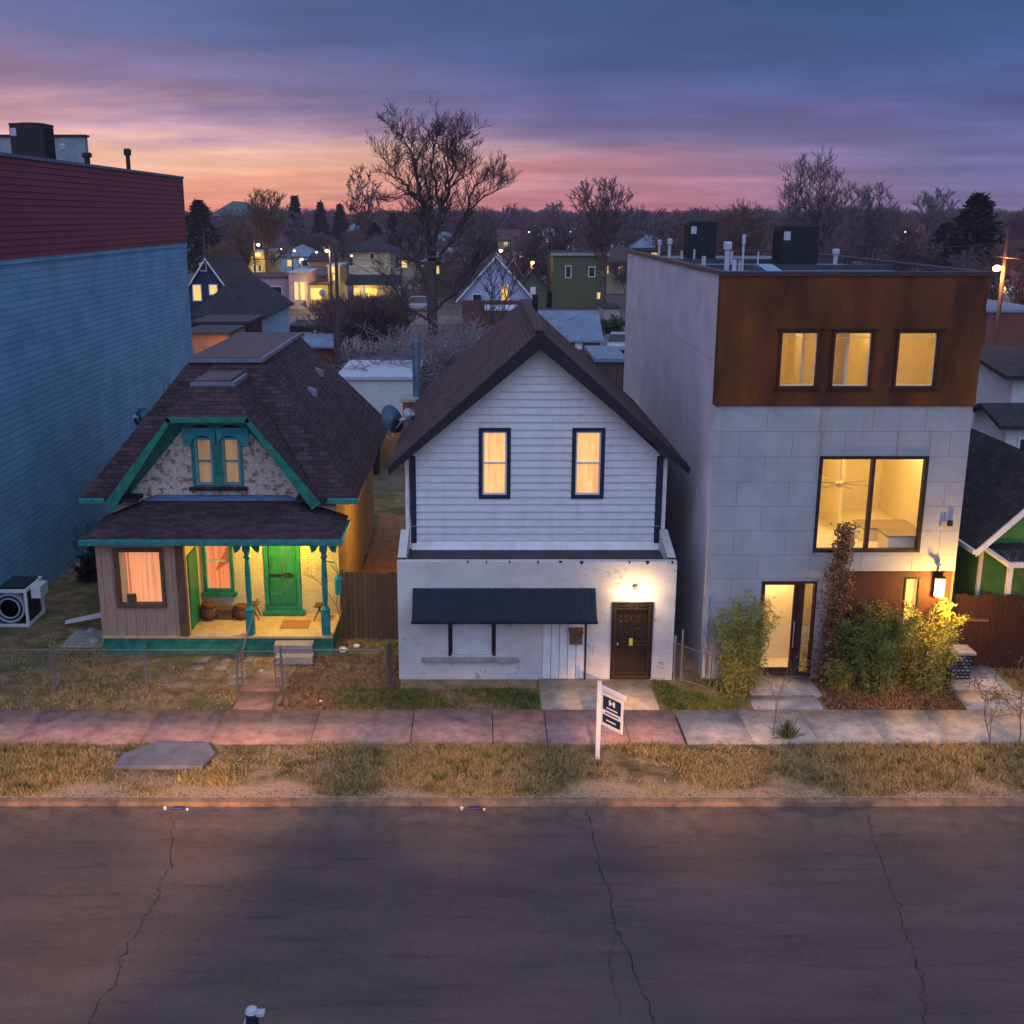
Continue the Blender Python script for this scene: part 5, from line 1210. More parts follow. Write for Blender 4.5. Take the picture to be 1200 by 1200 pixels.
for k in range(8):
    a = 2 * math.pi * k / 8; mb.bar(c + Vector((0, .05, 0)), c + Vector((.3 * math.cos(a), .05, .3 * math.sin(a))), .09, .02)
mb.build('fan_blades', M['black_metal'], t)
MB().box(x0_ + .15, x1_ - .1, y0_ + .2, y1_ - .1, hz - .02, hz + .03).build('green_lid', plain('dark_green_lid', (.01, .04, .035), .6), t); MB().box(x0_ - .1, x0_ + .35, y0_ + .3, y1_, hz + .04, hz + .1).build('loose_panel', M['white_trim'], t); MB().box(x1_ + .0, x1_ + .28, y0_ + .35, y0_ + .95, .8, 1.15).build('duct_box', M['white_trim'], t)
t = MB().hexa([(-12.1, 31.2, .12), (-10.9, 31.55, .25), (-10.9, 31.7, .25), (-12.1, 31.35, .12), (-12.1, 31.2, .2), (-10.9, 31.55, .38), (-10.9, 31.7, .38), (-12.1, 31.35, .2)]).build('downspout_end', M['white_trim']); tag(t, 'white downspout piece lying on the ground left of the cottage', 'downspout')
def rock(x, y, s, label, c=None):
    bpy_m = bpy.data.meshes.new('rock'); import bmesh; bm = bmesh.new(); bmesh.ops.create_icosphere(bm, subdivisions=2, radius=s)
    for v in bm.verts: v.co *= random.uniform(.82, 1.15); v.co.z *= .6
    bm.to_mesh(bpy_m); bm.free(); bpy_m.materials.append(M[c or 'stone']); o = bpy.data.objects.new('rock', bpy_m); COL.objects.link(o); o.location = (x, y, s * .35); tag(o, label, 'rock')
rock(-3.75, 29.4, .13, 'pale rock at the right foot of the porch', 'white_trim'); rock(-3.4, 29.7, .1, 'smaller pale rock near the dark board fence', 'white_trim'); rock(-5.75, 27.9, .09, 'pale stone beside the porch step')
rock(5.0, 25.9, .05, 'tiny white stone in the weeds'); rock(-10.9, 30.0, .2, 'dark rock by the left corner of the cottage base'); rock(-11.2, 30.8, .16, 'dark stone under the white downspout piece'); rock(-3.9, 26.0, .05, 'pale pebble below the right chain link fence', 'white_trim')
MB().box(-11.7, -10.5, 29.6, 30.9, .0, .05).build('flat_stone', M['stone'], bevel=.02); tag(bpy.data.objects['flat_stone'], 'cracked flat stones left of the cottage base', 'paving')
# litter at the kerb
def litter(px, py, label):
    p = G(px, py, -.1); t = empty('litter', (p.x, 20.92, -.1), label, 'litter')
    MB().box(-.12, .12, -.05, .05, .005, .05).local('wrapper', plain('wrapper_blue', (.03, .03, .16), .4), t, bevel=.02); MB().lathe((-.26, -.02, .0), [(.03, .005), (.04, .05), (.02, .07)], 8).local('cap', M['white_trim'], t); MB().lathe((.2, -.05, .0), [(.025, .005), (.03, .04)], 8).local('crumple', M['white_trim'], t)
litter(213, 940, 'blue and white scrap of litter in the left gutter'); litter(556, 946, 'blue and white scrap of litter in the gutter before the white house')
# sign on the verge
t = empty('yard_sign', (2.66, 22.95, 0), 'white post with a swinging real estate sign panel on the verge', 'sign')
MB().box(2.61, 2.71, 22.9, 23.0, 0, 1.86).build('post', M['white_trim'], t, bevel=.006)
a_ = Vector((2.71, 22.95, 0)); d_ = Vector((.46, -.62, 0)).normalized()
arm_end = a_ + d_ * .75
MB().bar(a_ + Vector((0, 0, 1.72)), arm_end + Vector((0, 0, 1.72)), .06, .08).build('arm', M['white_trim'], t)
def panel(u0, u1, z0, z1, th, off=0):
    nrm = Vector((d_.y, -d_.x, 0)); nrm = nrm if nrm.y < 0 else -nrm
    p = [a_ + d_ * u + Vector((0, 0, z)) + nrm * off for u, z in ((u0, z0), (u1, z0), (u1, z1), (u0, z1))]; return MB().prism(p, nrm * th)
pn = panel(.03, .7, .86, 1.64, .02).build('panel', M['white_trim'], t)
panel(.08, .64, 1.25, 1.57, .004, .02).build('dark_field', M['navy_trim'], pn); panel(.08, .64, .94, 1.13, .004, .02).build('dark_field', M['navy_trim'], pn)
for (u0, u1, z0, z1) in ((.27, .33, 1.4, 1.52), (.4, .46, 1.4, 1.52), (.33, .4, 1.44, 1.48), (.2, .54, 1.3, 1.33), (.15, .58, 1.17, 1.2), (.2, .5, 1.01, 1.04)): panel(u0, u1, z0, z1, .004, .024 if not .13 < z0 - 1.0 < .2 else .02).build('print', M['white_trim'] if z0 > 1.25 or z0 < 1.1 else M['navy_trim'], pn)
# blue post across the road
t = empty('kerb_post', (-3.02, 12.9, -.1), 'dark blue post top with pale cap at the bottom edge of the road', 'post')
MB().lathe((0, 0, 0), [(.09, 0), (.085, 1.52)], 14).local('post_body', M['fabric_blue'], t); MB().lathe((0, 0, 1.52), [(.09, 0), (.07, .05), (.02, .07)], 14).local('cap', M['pvc_white'], t); MB().box(.02, .17, -.05, .06, 1.48, 1.52).local('bracket', M['pvc_white'], t)
MB().tube((-.05, 0, 1.52), (-.5, -.3, .02), .012).local('stay_wire', M['pvc_white'], t)

# ------------------------------------------------------------------ trees
def tubes_mesh(name, segs, mat, parent=None, k=3, kind=None):
    S_ = np.array([[*a, *b, r0, r1] for a, b, r0, r1 in segs], dtype=np.float64)
    A, Bp, r0, r1 = S_[:, :3], S_[:, 3:6], S_[:, 6], S_[:, 7]
    d = Bp - A; L = np.linalg.norm(d, axis=1, keepdims=True); L[L < 1e-6] = 1; d = d / L
    u = np.where(np.abs(d[:, 2:3]) < .9, [[0, 0, 1.0]], [[1.0, 0, 0]]); x = np.cross(d, u); x /= np.linalg.norm(x, axis=1, keepdims=True); y = np.cross(d, x)
    vs = []
    for c, r in ((A, r0), (Bp, r1)):
        for j in range(k):
            t = 2 * np.pi * j / k; vs.append(c + (x * np.cos(t) + y * np.sin(t)) * r[:, None])
    V = np.stack(vs, 1).reshape(-1, 3); n_ = len(S_); base = np.arange(n_)[:, None] * 2 * k
    Fq = np.concatenate([base + np.array([[j, j + k, (j + 1) % k + k, (j + 1) % k]]) for j in range(k)], 0)
    return V, Fq
def mk_tubes(name, segs, mat, parent=None, k=3, kind=None):
    V, Fq = tubes_mesh(name, segs, mat, parent, k); return fast(name, V, Fq, mat, parent, kind=kind)
def skeleton(seed, h, spread=.55, levels=5, trunk=.3, r=.3, kids=(2, 3), up=.18, forks=3, minr=.012, wig=.12, ratio=.74, lean=(0, 0)):
    rnd = random.Random(seed); T, C = [], []
    def grow(p, d, L, rr, k):
        prev = p; m_ = 3 if k > 1 else 2; ends = []
        for i in range(m_):
            d = (d + Vector((rnd.gauss(0, wig), rnd.gauss(0, wig), rnd.gauss(up * .25, wig * .6)))).normalized(); q = prev + d * L / m_
            ra, rb = rr * (1 - .3 * i / m_), rr * (1 - .3 * (i + 1) / m_)
            (T if k == levels else C).append((tuple(prev), tuple(q), max(ra, minr), max(rb, minr * .8))); prev = q; ends.append((q, d, rb))
        if k == 0: return
        n_ = rnd.randint(*kids) + (forks - 2 if k == levels else 0)
        for j in range(n_):
            q, dd, rb = ends[-1]; a = 6.283 * j / n_ + rnd.uniform(0, 1.6); s = spread * rnd.uniform(.5, 1.3)
            nd = (dd + Vector((math.cos(a), math.sin(a), 0)) * s + Vector((0, 0, up))).normalized(); grow(q, nd, L * rnd.uniform(ratio - .12, ratio + .12), rb * rnd.uniform(.55, .8), k - 1)
        for q, dd, rb in ends[:-1]:
            if rnd.random() < .75 and k < levels + (0 if k != levels else 1) and not (k == levels and q == ends[0][0]):
                a = rnd.uniform(0, 6.28); nd = (dd + Vector((math.cos(a), math.sin(a), .1)) * spread * 1.5).normalized(); grow(q, nd, L * rnd.uniform(.45, .7), rb * .5, max(0, k - 2))
    grow(Vector((0, 0, 0)), Vector((lean[0], lean[1], 1)).normalized(), h * trunk, r, levels)
    top = max(s[1][2] for s in C); f = h / top
    sc = lambda s: (tuple(c * f for c in s[0]), tuple(c * f for c in s[1]), s[2], s[3])
    return [sc(s) for s in T], [sc(s) for s in C]
def bare_tree(name, loc, label, mat, group=None, cat='tree', k=4, **kw):
    t = empty(name, loc, label, cat, group); T, C = skeleton(**kw)
    mk_tubes('trunk', T, M[mat], t, 8); mk_tubes('crown', C, M[mat], t, k); return t
# the tall bare tree in the middle: main limbs laid out, twigs grown from them
def limb_tree(name, Y, label, mat, limbs, seed, twig=1.35, k=3, lv=3, minr=.012, cat='tree'):
    rnd = random.Random(seed); base = P(*limbs[0][0][0], Y); t = empty(name, (base.x, Y, 0), label, cat); T, C = [], []
    def tw(p, d, L, rr, lev):
        prev = p
        for i in range(3):
            d = (d + Vector((rnd.gauss(0, .22), rnd.gauss(0, .22), rnd.gauss(.06, .15)))).normalized(); q = prev + d * L / 3
            C.append((tuple(prev), tuple(q), max(rr * (1 - .2 * i), minr), max(rr * (.8 - .2 * i), minr * .8))); prev = q
            if lev > 0:
                for _ in range(2 if i == 2 else 1):
                    a = rnd.uniform(0, 6.28); tw(q, (d + Vector((math.cos(a), math.sin(a), rnd.uniform(-.1, .5))) * rnd.uniform(.5, 1.0)).normalized(), L * rnd.uniform(.5, .8), rr * .6, lev - 1)
    for n_, (pts, r0, r1, dy) in enumerate(limbs):
        pp = []
        for i, (px, py) in enumerate(pts):
            y = Y + dy * i / max(1, len(pts) - 1); q = P(px, py, y); pp.append(Vector((q.x - base.x, y - Y, q.z)))
        if n_ == 0: pp[0].z = 0
        fine = [pp[0]]
        for a, b in zip(pp[:-1], pp[1:]):
            for s in (.33, .66, 1.0): c = a.lerp(b, s); fine.append(c if s == 1 else c + Vector((rnd.gauss(0, .09), rnd.gauss(0, .09), rnd.gauss(0, .05))))
        m_ = len(fine) - 1
        for i in range(m_):
            ra, rb = r0 + (r1 - r0) * i / m_, r0 + (r1 - r0) * (i + 1) / m_; (T if n_ == 0 else C).append((tuple(fine[i]), tuple(fine[i + 1]), ra, rb))
            if n_ > 0 and i > 1:
                d = (fine[i + 1] - fine[i]).normalized()
                for _ in range(rnd.choice([1, 1, 1, 2])):
                    a = rnd.uniform(0, 6.28); tw(fine[i + 1], (d + Vector((math.cos(a), math.sin(a), .2)) * rnd.uniform(.6, 1.1)).normalized(), twig * rnd.uniform(.5, 1.1) * (1.1 - .3 * i / m_), ra * .45, lv)
        if n_ > 0: tw(fine[-1], (fine[-1] - fine[-2]).normalized(), twig * .8, r1, lv)
    mk_tubes('trunk', T, M[mat], t, 8); mk_tubes('crown', C, M[mat], t, k); return t
limb_tree('bare_tree', 80, 'tallest bare dark tree in the middle with forked trunk against the pink sky', 'bark_dark', [
    ([(508, 440), (506, 400), (507, 350), (506, 305), (507, 288)], .42, .3, 0),
    ([(507, 292), (500, 266), (495, 239), (492, 221), (486, 199), (481, 176), (474, 164), (465, 155)], .2, .035, 2),
    ([(495, 242), (478, 218), (464, 208), (456, 193)], .12, .03, -1.5), ([(492, 227), (478, 227), (464, 233)], .1, .03, 1),
    ([(507, 290), (513, 269), (516, 248), (511, 221), (505, 199), (508, 176), (512, 164)], .2, .035, -1),
    ([(516, 249), (527, 221), (534, 199), (531, 176), (539, 164)], .15, .03, 1.5), ([(527, 221), (543, 208), (546, 191)], .1, .03, 2),
    ([(507, 312), (525, 288), (541, 263), (553, 244), (566, 231), (581, 224)], .16, .03, 1), ([(541, 263), (550, 239), (556, 217), (569, 208)], .12, .03, -1.5),
    ([(506, 335), (491, 312), (478, 300), (468, 285), (461, 272)], .15, .03, 1.5), ([(507, 365), (527, 348), (547, 330), (560, 310), (567, 296)], .15, .03, -1.5),
    ([(507, 300), (499, 280), (500, 253), (503, 230), (498, 208), (495, 188)], .16, .03, -2), ([(506, 380), (487, 366), (470, 350), (457, 330)], .12, .03, -2), ([(522, 235), (525, 208), (520, 185), (524, 170)], .12, .03, -2)], 5)
bare_tree('bare_tree', (P(545, 420, 84).x, 84, 0), 'second bare tree leaning right beside the tallest bare tree', 'bark_dark', seed=23, h=9.5, levels=5, trunk=.2, r=.2, spread=.6, kids=(2, 3), minr=.02, up=.15, ratio=.8, wig=.2, lean=(.25, 0))
# tangled pale thicket at its foot
rnd = random.Random(3)
segs = []
for i in range(60):
    x = rnd.uniform(P(470, 400, 72).x, P(590, 400, 72).x); y = rnd.uniform(66, 80); T, C = skeleton(seed=100 + i, h=rnd.uniform(2.2, 5.8), levels=4, trunk=.3, r=.05, spread=.9, minr=.02, up=-.02, kids=(2, 3), wig=.3)
    segs += [((a[0] + x, a[1] + y, a[2]), (b[0] + x, b[1] + y, b[2]), r0, r1) for a, b, r0, r1 in T + C]
o = mk_tubes('bramble_thicket', segs, M['bark_pale'], k=3, kind='stuff'); tag(o, 'tangle of pale bare branches round the foot of the tallest bare tree', 'thicket')
# brown hedge-like bush left of it
def brush(name, x, y, w, d, h, mat, label, n_=26, cat='shrub', seed=1):
    r_ = random.Random(seed); segs = []
    t = empty(name, (x, y, 0), label, cat)
    for i in range(n_):
        T, C = skeleton(seed=seed * 50 + i, h=h * r_.uniform(.6, 1.0), levels=4, trunk=.25, r=.05, spread=.6, minr=.022, kids=(3, 4), wig=.2)
        ox, oy = r_.uniform(-w / 2, w / 2), r_.uniform(-d / 2, d / 2); segs += [((a[0] + ox, a[1] + oy, a[2]), (b[0] + ox, b[1] + oy, b[2]), r0, r1) for a, b, r0, r1 in T + C]
    mk_tubes('branches', segs, M[mat], t, 3); return t
q = P(428, 400, 98); brush('brown_bush', q.x, 98, 5.5, 6, 5.6, 'thicket', 'large rounded brown bush behind the pole and the white flat roof', 44, seed=2)
brush('brown_bush', P(372, 440, 62).x, 62, 2, 2, 2.0, 'thicket', 'small brown bush behind the cottage roof', 8, seed=3)
# named mid-distance trees: limbs fan out inside a crown outline of the right width
def row(Y, z=0):
    k = (z - H) / Y; v = (st + ct * k) / (ct - st * k); return CY - v * F_
def fan_tree(px, yt, w, Y, mat, seed, label, n_=13, fork=.35, tw_=1.0, r=.28, lean=0, lv=3, minr=None):
    rd = random.Random(seed); yb = row(Y); yf = yb + (yt - yb) * fork; m_px = F_ / Y
    limbs = [([(px, yb), (px + rd.uniform(-2, 2), (yb + yf) / 2), (px, yf)], r, r * .75, 0)]
    for k in range(n_):
        a = R(-80 + 160 * (k + .5) / n_ + rd.uniform(-6, 6)); f = rd.uniform(.8, 1.0); sx = math.sin(a); cz = max(0, math.cos(a)) ** .5
        ex, ey = px + lean + w * sx * f * .88, yf + (yt - yf) * (.12 + .83 * cz * f); y0 = yf + rd.uniform(0, .25) * (yb - yf)
        pts = [(px, y0)]
        for q in (.25, .5, .75, 1.0):
            b = q ** 1.25; pts.append((px + (ex - px) * b + rd.uniform(-1, 1) * w * .05, y0 + (ey - y0) * (q ** .9) + rd.uniform(-1, 1) * w * .04))
        limbs.append((pts, r * rd.uniform(.35, .6), r * .12, rd.uniform(-1, 1) * w / m_px * .8))
    return limb_tree('bare_tree', Y, label, mat, limbs, seed, twig=tw_ * w / m_px * .36, k=3, lv=min(lv, 2), minr=minr or .00022 * Y)
for px, yt, w, Y, mat, lab, kw in (
        (705, 208, 36, 150, 'bark_brown', 'broad bare brown tree behind the olive green house', dict(n_=15, r=.34)),
        (957, 192, 46, 120, 'bark_grey', 'big bare tree behind the right half of the modern roof', dict(n_=17, r=.34)),
        (1018, 222, 38, 130, 'bark_grey', 'grey brown spreading tree right of the big bare tree behind the modern roof', dict(n_=14)),
        (425, 198, 22, 210, 'bark_brown', 'slender bare tree poking into the orange sky left of the tallest tree', dict(n_=9, lv=2)),
        (312, 226, 26, 190, 'bark_tan', 'pale feathery tall tree above the yellow building', dict(n_=14)),
        (285, 262, 22, 172, 'bark_tan', 'tan bare tree in front of the yellow building', dict(n_=10, lv=2)),
        (1095, 225, 24, 260, 'bark_grey', 'round topped bare tree on the skyline left of the pine', dict(n_=11, r=.4)),
        (870, 248, 38, 150, 'bark_tan', 'tan leafed round tree between the two cooling units', dict(n_=16)),
        (790, 258, 30, 142, 'bark_brown', 'dull brown tree left of the rear cooling unit', dict(n_=12)),
        (625, 266, 22, 168, 'bark_brown', 'reddish bare tree behind the periwinkle gable', dict(n_=11)),
        (655, 260, 22, 175, 'bark_brown', 'brown bare tree lit orange beside the olive green house', dict(n_=11)),
        (1165, 292, 26, 100, 'bark_brown', 'low bare tree under the orange street lamp', dict(n_=11)),
        (1197, 290, 24, 90, 'bark_brown', 'red lit bare tree cut by the right edge', dict(n_=11)),
        (1062, 262, 26, 150, 'bark_brown', 'bushy bare tree between modern roof and pine', dict(n_=12)),
        (560, 262, 24, 185, 'bark_brown', 'round bare tree seen through the right side of the tallest tree', dict(n_=11)),
        (475, 268, 22, 200, 'bark_grey', 'grey bare tree just left of the tallest tree trunk', dict(n_=10)),
        (345, 250, 18, 230, 'bark_grey', 'dusky bare tree above the far white lamp', dict(n_=9)),
        (745, 248, 24, 210, 'bark_grey', 'bare tree on the skyline just left of the modern roof', dict(n_=10)),
        (258, 288, 20, 150, 'bark_tan', 'tan bare tree behind the navy house roof', dict(n_=10)),
        (1130, 300, 22, 125, 'bark_grey', 'grey bare tree in front of the round crowned pine', dict(n_=10)),
        (600, 244, 18, 330, 'bark_grey', 'far bare crown on the pink skyline right of the tallest tree', dict(n_=9, lv=2, r=.4)),
        (650, 240, 16, 360, 'bark_grey', 'far bare crown on the skyline left of the broad brown tree', dict(n_=9, lv=2, r=.4))):
    fan_tree(px, yt, w, Y, mat, px, lab, **kw)
# conifers
def conifer(x, y, h, r, label, seed, round_=False, group=None):
    g_ = np.random.default_rng(seed); t = empty('pine_tree', (x, y, 0), label, 'pine tree', group)
    mk_tubes('trunk', [((0, 0, 0), (0, 0, h * .95), .25, .05)], M['bark_brown'], t, 8)
    N = int(2600); z = g_.uniform(.12, 1, N); prof = (1 - z) ** (.55 if round_ else .85) * (.55 + .45 * np.minimum(1, z * 5)); th = g_.uniform(0, 6.283, N)
    lump = .75 + .35 * np.sin(th * 3 + z * 22) + g_.normal(0, .12, N); rr = r * prof * np.sqrt(g_.uniform(.25, 1, N)) * lump
    c = np.stack([rr * np.cos(th), rr * np.sin(th), z * h], 1); d = np.stack([np.cos(th), np.sin(th), g_.normal(.05, .35, N)], 1) * (.05 * h) * g_.uniform(.6, 1.3, N)[:, None]
    s = np.stack([-np.sin(th), np.cos(th), g_.normal(0, .4, N)], 1) * (.022 * h)
    Vv = np.stack([c - s, c + d - s * .4, c + d + s * .4, c + s], 1).reshape(-1, 3); fast('crown', Vv, np.arange(N * 4).reshape(-1, 4), M['conifer'], t); return t
for px, py, Y, r, lb, rd in ((1148, 228, 130, 4.6, 'dark round crowned pine at the right against the blue sky', True), (232, 236, 210, 5.0, 'dark evergreen beside the far edge of the red and blue building', True), (345, 230, 300, 3.5, 'dark pointed evergreen right of the far green roofed building', False),
        (375, 238, 330, 4.5, 'evergreen on the skyline above the orange buildings', False), (398, 240, 320, 4.5, 'second evergreen on the skyline left of the slender bare tree', False), (438, 262, 240, 5, 'dark evergreen behind the cream house', True), (460, 250, 300, 4, 'evergreen on the skyline right of the cream house', False), (1110, 262, 170, 4.5, 'lower dark evergreen to the left of the round crowned pine', True)):
    q = P(px, py, Y); conifer(q.x, Y, q.z, r, lb, px, rd)
# hazy wood out to the horizon: far-off mass of bare crowns
protos = []
for s in range(5):
    T, C = skeleton(seed=60 + s, h=1.0, levels=5, trunk=.2, r=.014, spread=.75, minr=.0045, kids=(3, 4), up=.1, ratio=.78, wig=.15); protos.append(tubes_mesh('x', T + C, None, None, 3))
print('proto faces', [len(p_[1]) for p_ in protos])
def wood(name, y0, y1, count, hmin, hmax, mat, label, seed, clear=()):
    g_ = np.random.default_rng(seed); Vs, Fs, off = [], [], 0
    k = 0
    while k < count:
        y = g_.uniform(y0, y1); x = g_.uniform(-.5, .56) * y
        if any(a < x < b and c < y < d for a, b, c, d in clear): continue
        V, Fq = protos[g_.integers(0, 5)]; h = g_.uniform(hmin, hmax); a = g_.uniform(0, 6.28); ca, sa = math.cos(a), math.sin(a)
        W = V.copy(); W[:, 0], W[:, 1] = (V[:, 0] * ca - V[:, 1] * sa) * h * 1.25 + x, (V[:, 0] * sa + V[:, 1] * ca) * h * 1.25 + y; W[:, 2] = V[:, 2] * h
        Vs.append(W); Fs.append(Fq + off); off += len(V); k += 1
    o = fast(name, np.concatenate(Vs), np.concatenate(Fs), M[mat], kind='stuff'); return tag(o, label, 'woodland')
wood('distant_wood', 540, 990, 420, 8, 17, 'bark_grey', 'far purple grey wood along the horizon', 5)
wood('distant_wood', 300, 560, 330, 8, 15.5, 'bark_brown', 'brown hazy treetops between the far roofs and the horizon', 6)
wood('neighbourhood_trees', 165, 300, 220, 4.5, 9.5, 'bark_brown', 'mass of bare brown crowns among the far houses', 7, clear=[(-60, -40, 160, 200), (-36, -18, 160, 215)])
wood('neighbourhood_trees', 138, 170, 22, 3.5, 6.5, 'thicket', 'smaller reddish bare trees round the far street houses', 8, clear=[(-60, -8, 120, 172), (4, 16, 120, 160)])

# ------------------------------------------------------------------ houses beyond
def bg_house(name, label, px0, px1, pe, pr_, Y, depth, kind, wall, roofm, wins=(), over=.4, cat='house', porch=None, ridge_at=.5, trim=None, chimney=False):
    """px0..px1 walls at front, pe eave row, pr_ ridge row; kind gable/side/hip/flat"""
    A, Bq = P(px0, pe, Y), P(px1, pe, Y); x0, x1, ze = A.x, Bq.x, A.z; xm = (x0 + x1) / 2
    Yr = Y if kind == 'gable' else Y + depth * ridge_at; zr = P(px0, pr_, Yr).z
    if kind == 'flat': zr = ze
    t = empty(name, (xm, Y + depth / 2, 0), label, cat)
    holes = []
    mb = MB().box(x0, x1, Y, Y + depth, 0, ze)
    if kind == 'gable': mb.prism([(x0, Y, ze), (x1, Y, ze), (xm, Y, zr - .12)], (0, depth, 0))
    if kind == 'side': mb.prism([(x0, Y, ze), (x0, Y + depth, ze), (x0, Y + depth / 2, zr - .12)], (x1 - x0, 0, 0))
    mb.build('wall', M[wall], t)
    o = over; mb = MB()
    if kind == 'gable':
        sl_ = (zr - ze) / (xm - x0); zo = ze - sl_ * o
        mb.prism([(x0 - o, Y - o, zo), (xm, Y - o, zr), (xm, Y - o, zr - .16), (x0 - o, Y - o, zo - .16)], (0, depth + 2 * o, 0)); mb.prism([(xm, Y - o, zr), (x1 + o, Y - o, zo), (x1 + o, Y - o, zo - .16), (xm, Y - o, zr - .16)], (0, depth + 2 * o, 0))
    elif kind == 'side':
        sl_ = (zr - ze) / (depth / 2); zo = ze - sl_ * o
        mb.prism([(x0 - o, Y - o, zo), (x0 - o, Y + depth / 2, zr), (x0 - o, Y + depth / 2, zr - .16), (x0 - o, Y - o, zo - .16)], (x1 - x0 + 2 * o, 0, 0)); mb.prism([(x0 - o, Y + depth / 2, zr), (x0 - o, Y + depth + o, zo), (x0 - o, Y + depth + o, zo - .16), (x0 - o, Y + depth / 2, zr - .16)], (x1 - x0 + 2 * o, 0, 0))
    elif kind == 'hip':
        w_ = x1 - x0 + 2 * o; dd = depth + 2 * o; ins = min(w_, dd) / 2
        c = [(x0 - o, Y - o, ze), (x1 + o, Y - o, ze), (x1 + o, Y + depth + o, ze), (x0 - o, Y + depth + o, ze)]
        if w_ >= dd: r0_, r1_ = (x0 - o + ins, Y + depth / 2, zr), (x1 + o - ins, Y + depth / 2, zr); mb.face([c[0], c[1], r1_, r0_]); mb.face([c[1], c[2], r1_]); mb.face([c[2], c[3], r0_, r1_]); mb.face([c[3], c[0], r0_])
        else: r0_, r1_ = (xm, Y - o + ins, zr), (xm, Y + depth + o - ins, zr); mb.face([c[0], c[1], r0_]); mb.face([c[1], c[2], r1_, r0_]); mb.face([c[2], c[3], r1_]); mb.face([c[3], c[0], r0_, r1_])
        mb.face([(p_[0], p_[1], p_[2] - .12) for p_ in c[::-1]])
        for i in range(4): a, b = c[i], c[(i + 1) % 4]; mb.face([a, (a[0], a[1], a[2] - .12), (b[0], b[1], b[2] - .12), b])
    else:
        mb.box(x0 - .15, x1 + .15, Y - .15, Y + depth + .15, ze + .003, ze + .18)
    rf_ = mb.build('roof', M[roofm], t)
    if trim and kind == 'gable':
        mb = MB()
        for s, xa in ((1, x0 - o), (-1, x1 + o)): mb.prism([(xa, Y - o - .05, zo + .02), (xm, Y - o - .05, zr + .02), (xm, Y - o - .05, zr - .25), (xa, Y - o - .05, zo - .2)], (0, .05, 0))
        mb.build('rake_trim', M[trim], rf_)
    if trim and kind in ('flat', 'hip'): MB().box(x0 - o - .02, x1 + o + .02, Y - o - .06, Y - o - .01, ze - .16, ze + (.2 if kind == 'flat' else 0)).build('fascia', M[trim], rf_)
    if chimney: MB().box(xm + .5, xm + 1.1, Y + depth * .5 - .3, Y + depth * .5 + .3, ze, zr + .9).build('chimney', M['red_brick'], rf_)
    for wn in wins:
        a, b, c, d, pn = wn[:5]; q0, q1 = P(a, d, Y), P(b, c, Y)
        mb = MB(); frame_y(mb, Y - .05, q0.x - .08, q1.x + .08, q0.z - .08, q1.z + .08, .1, .06); f = mb.build('window', M[wn[5] if len(wn) > 5 else 'white_trim'], t)
        MB().box(q0.x, q1.x, Y - .03, Y + .02, q0.z, q1.z).build('pane', M[pn], f)
    if porch:
        a, b, pz0, pz1, dep, lit = porch; q0, q1 = P(a, pz0, Y - dep), P(b, pz0, Y - dep); zt = P(a, pz1, Y).z
        r_ = MB().prism([(q0.x, Y - dep, q0.z), (q0.x, Y, zt), (q0.x, Y, zt - .15), (q0.x, Y - dep, q0.z - .15)], (q1.x - q0.x, 0, 0)).build('porch_roof', M[roofm], t)
        for k in range(4): xx = q0.x + .2 + (q1.x - q0.x - .4) * k / 3; MB().box(xx - .1, xx + .1, Y - dep + .1, Y - dep + .3, 0, q0.z - .15).build('porch_post', M['white_trim'], t)
        if lit: light('porch_glow', 'POINT', ((q0.x * .7 + q1.x * .3), Y - dep * .5, q0.z - .5), lit * 2.5, (1, .62, .2), .1)
    return t
plain('weathered_green', (.05, .1, .085), .7, .2)
L_, Dk = 'lit_window', 'dark_pane'
bg_house('grey_roof_house', 'pale blue house with dark hip roof behind the cottage', 228, 307, 370, 323, 98, 14, 'hip', 'sky_siding', 'charcoal_shingles', [(290, 303, 377, 388, Dk)], .5, chimney=False)
bg_house('garage', 'low brown roofed garage with an orange lit wall behind the cottage', 215, 268, 392, 385, 84, 7, 'flat', 'orange_stucco', 'roof_membrane', [], .3, 'garage')
bg_house('garage', 'dark flat roofed lean-to beside the pale blue hip roofed house', 226, 290, 379, 376, 90, 6, 'flat', 'dark_corten', 'roof_membrane', [], .3, 'garage')
light('garage_glow', 'POINT', (P(250, 405, 82).x, 82.5, 2.2), 60, (1, .35, .1), .1)
bg_house('navy_house', 'navy blue gabled house with white trim and two lit windows', 214, 274, 347, 302, 120, 16, 'gable', 'navy_siding', 'charcoal_shingles', [(227, 235, 334, 352, L_), (246, 254, 334, 345, L_), (235, 241, 309, 317, Dk)], .5, trim='white_trim')
bg_house('long_building', 'long low brown roofed building before the yellow one', 272, 340, 326, 320, 150, 12, 'flat', 'pink_stucco', 'brown_shingles', [(300, 330, 336, 346, Dk)], .3, 'building')
bg_house('pink_building', 'small pink fronted building with narrow lit windows', 338, 359, 320, 318, 148, 10, 'flat', 'pink_stucco', 'pale_membrane', [(346, 349, 331, 351, L_), (353, 356, 331, 351, L_)], .1, 'building')
bg_house('yellow_building', 'yellow lit square building with two bright windows', 278, 311, 295, 290, 195, 14, 'flat', 'yellow_stucco', 'pale_membrane', [(292, 296, 296, 300, L_), (298, 305, 296, 300, L_), (297, 300, 311, 318, Dk), (303, 306, 311, 318, Dk)], .2, 'building', trim='stone')
light('yellow_wall_glow', 'POINT', (P(293, 308, 190).x, 191, 5), 900, (1, .7, .15), .2)
bg_house('school_building', 'large far brick building with green pyramid roof', 252, 288, 252, 236, 380, 30, 'hip', 'red_brick', 'weathered_green', [(257, 283, 255, 257, 'pink_stucco')], 1.5, 'building', trim='pink_stucco')
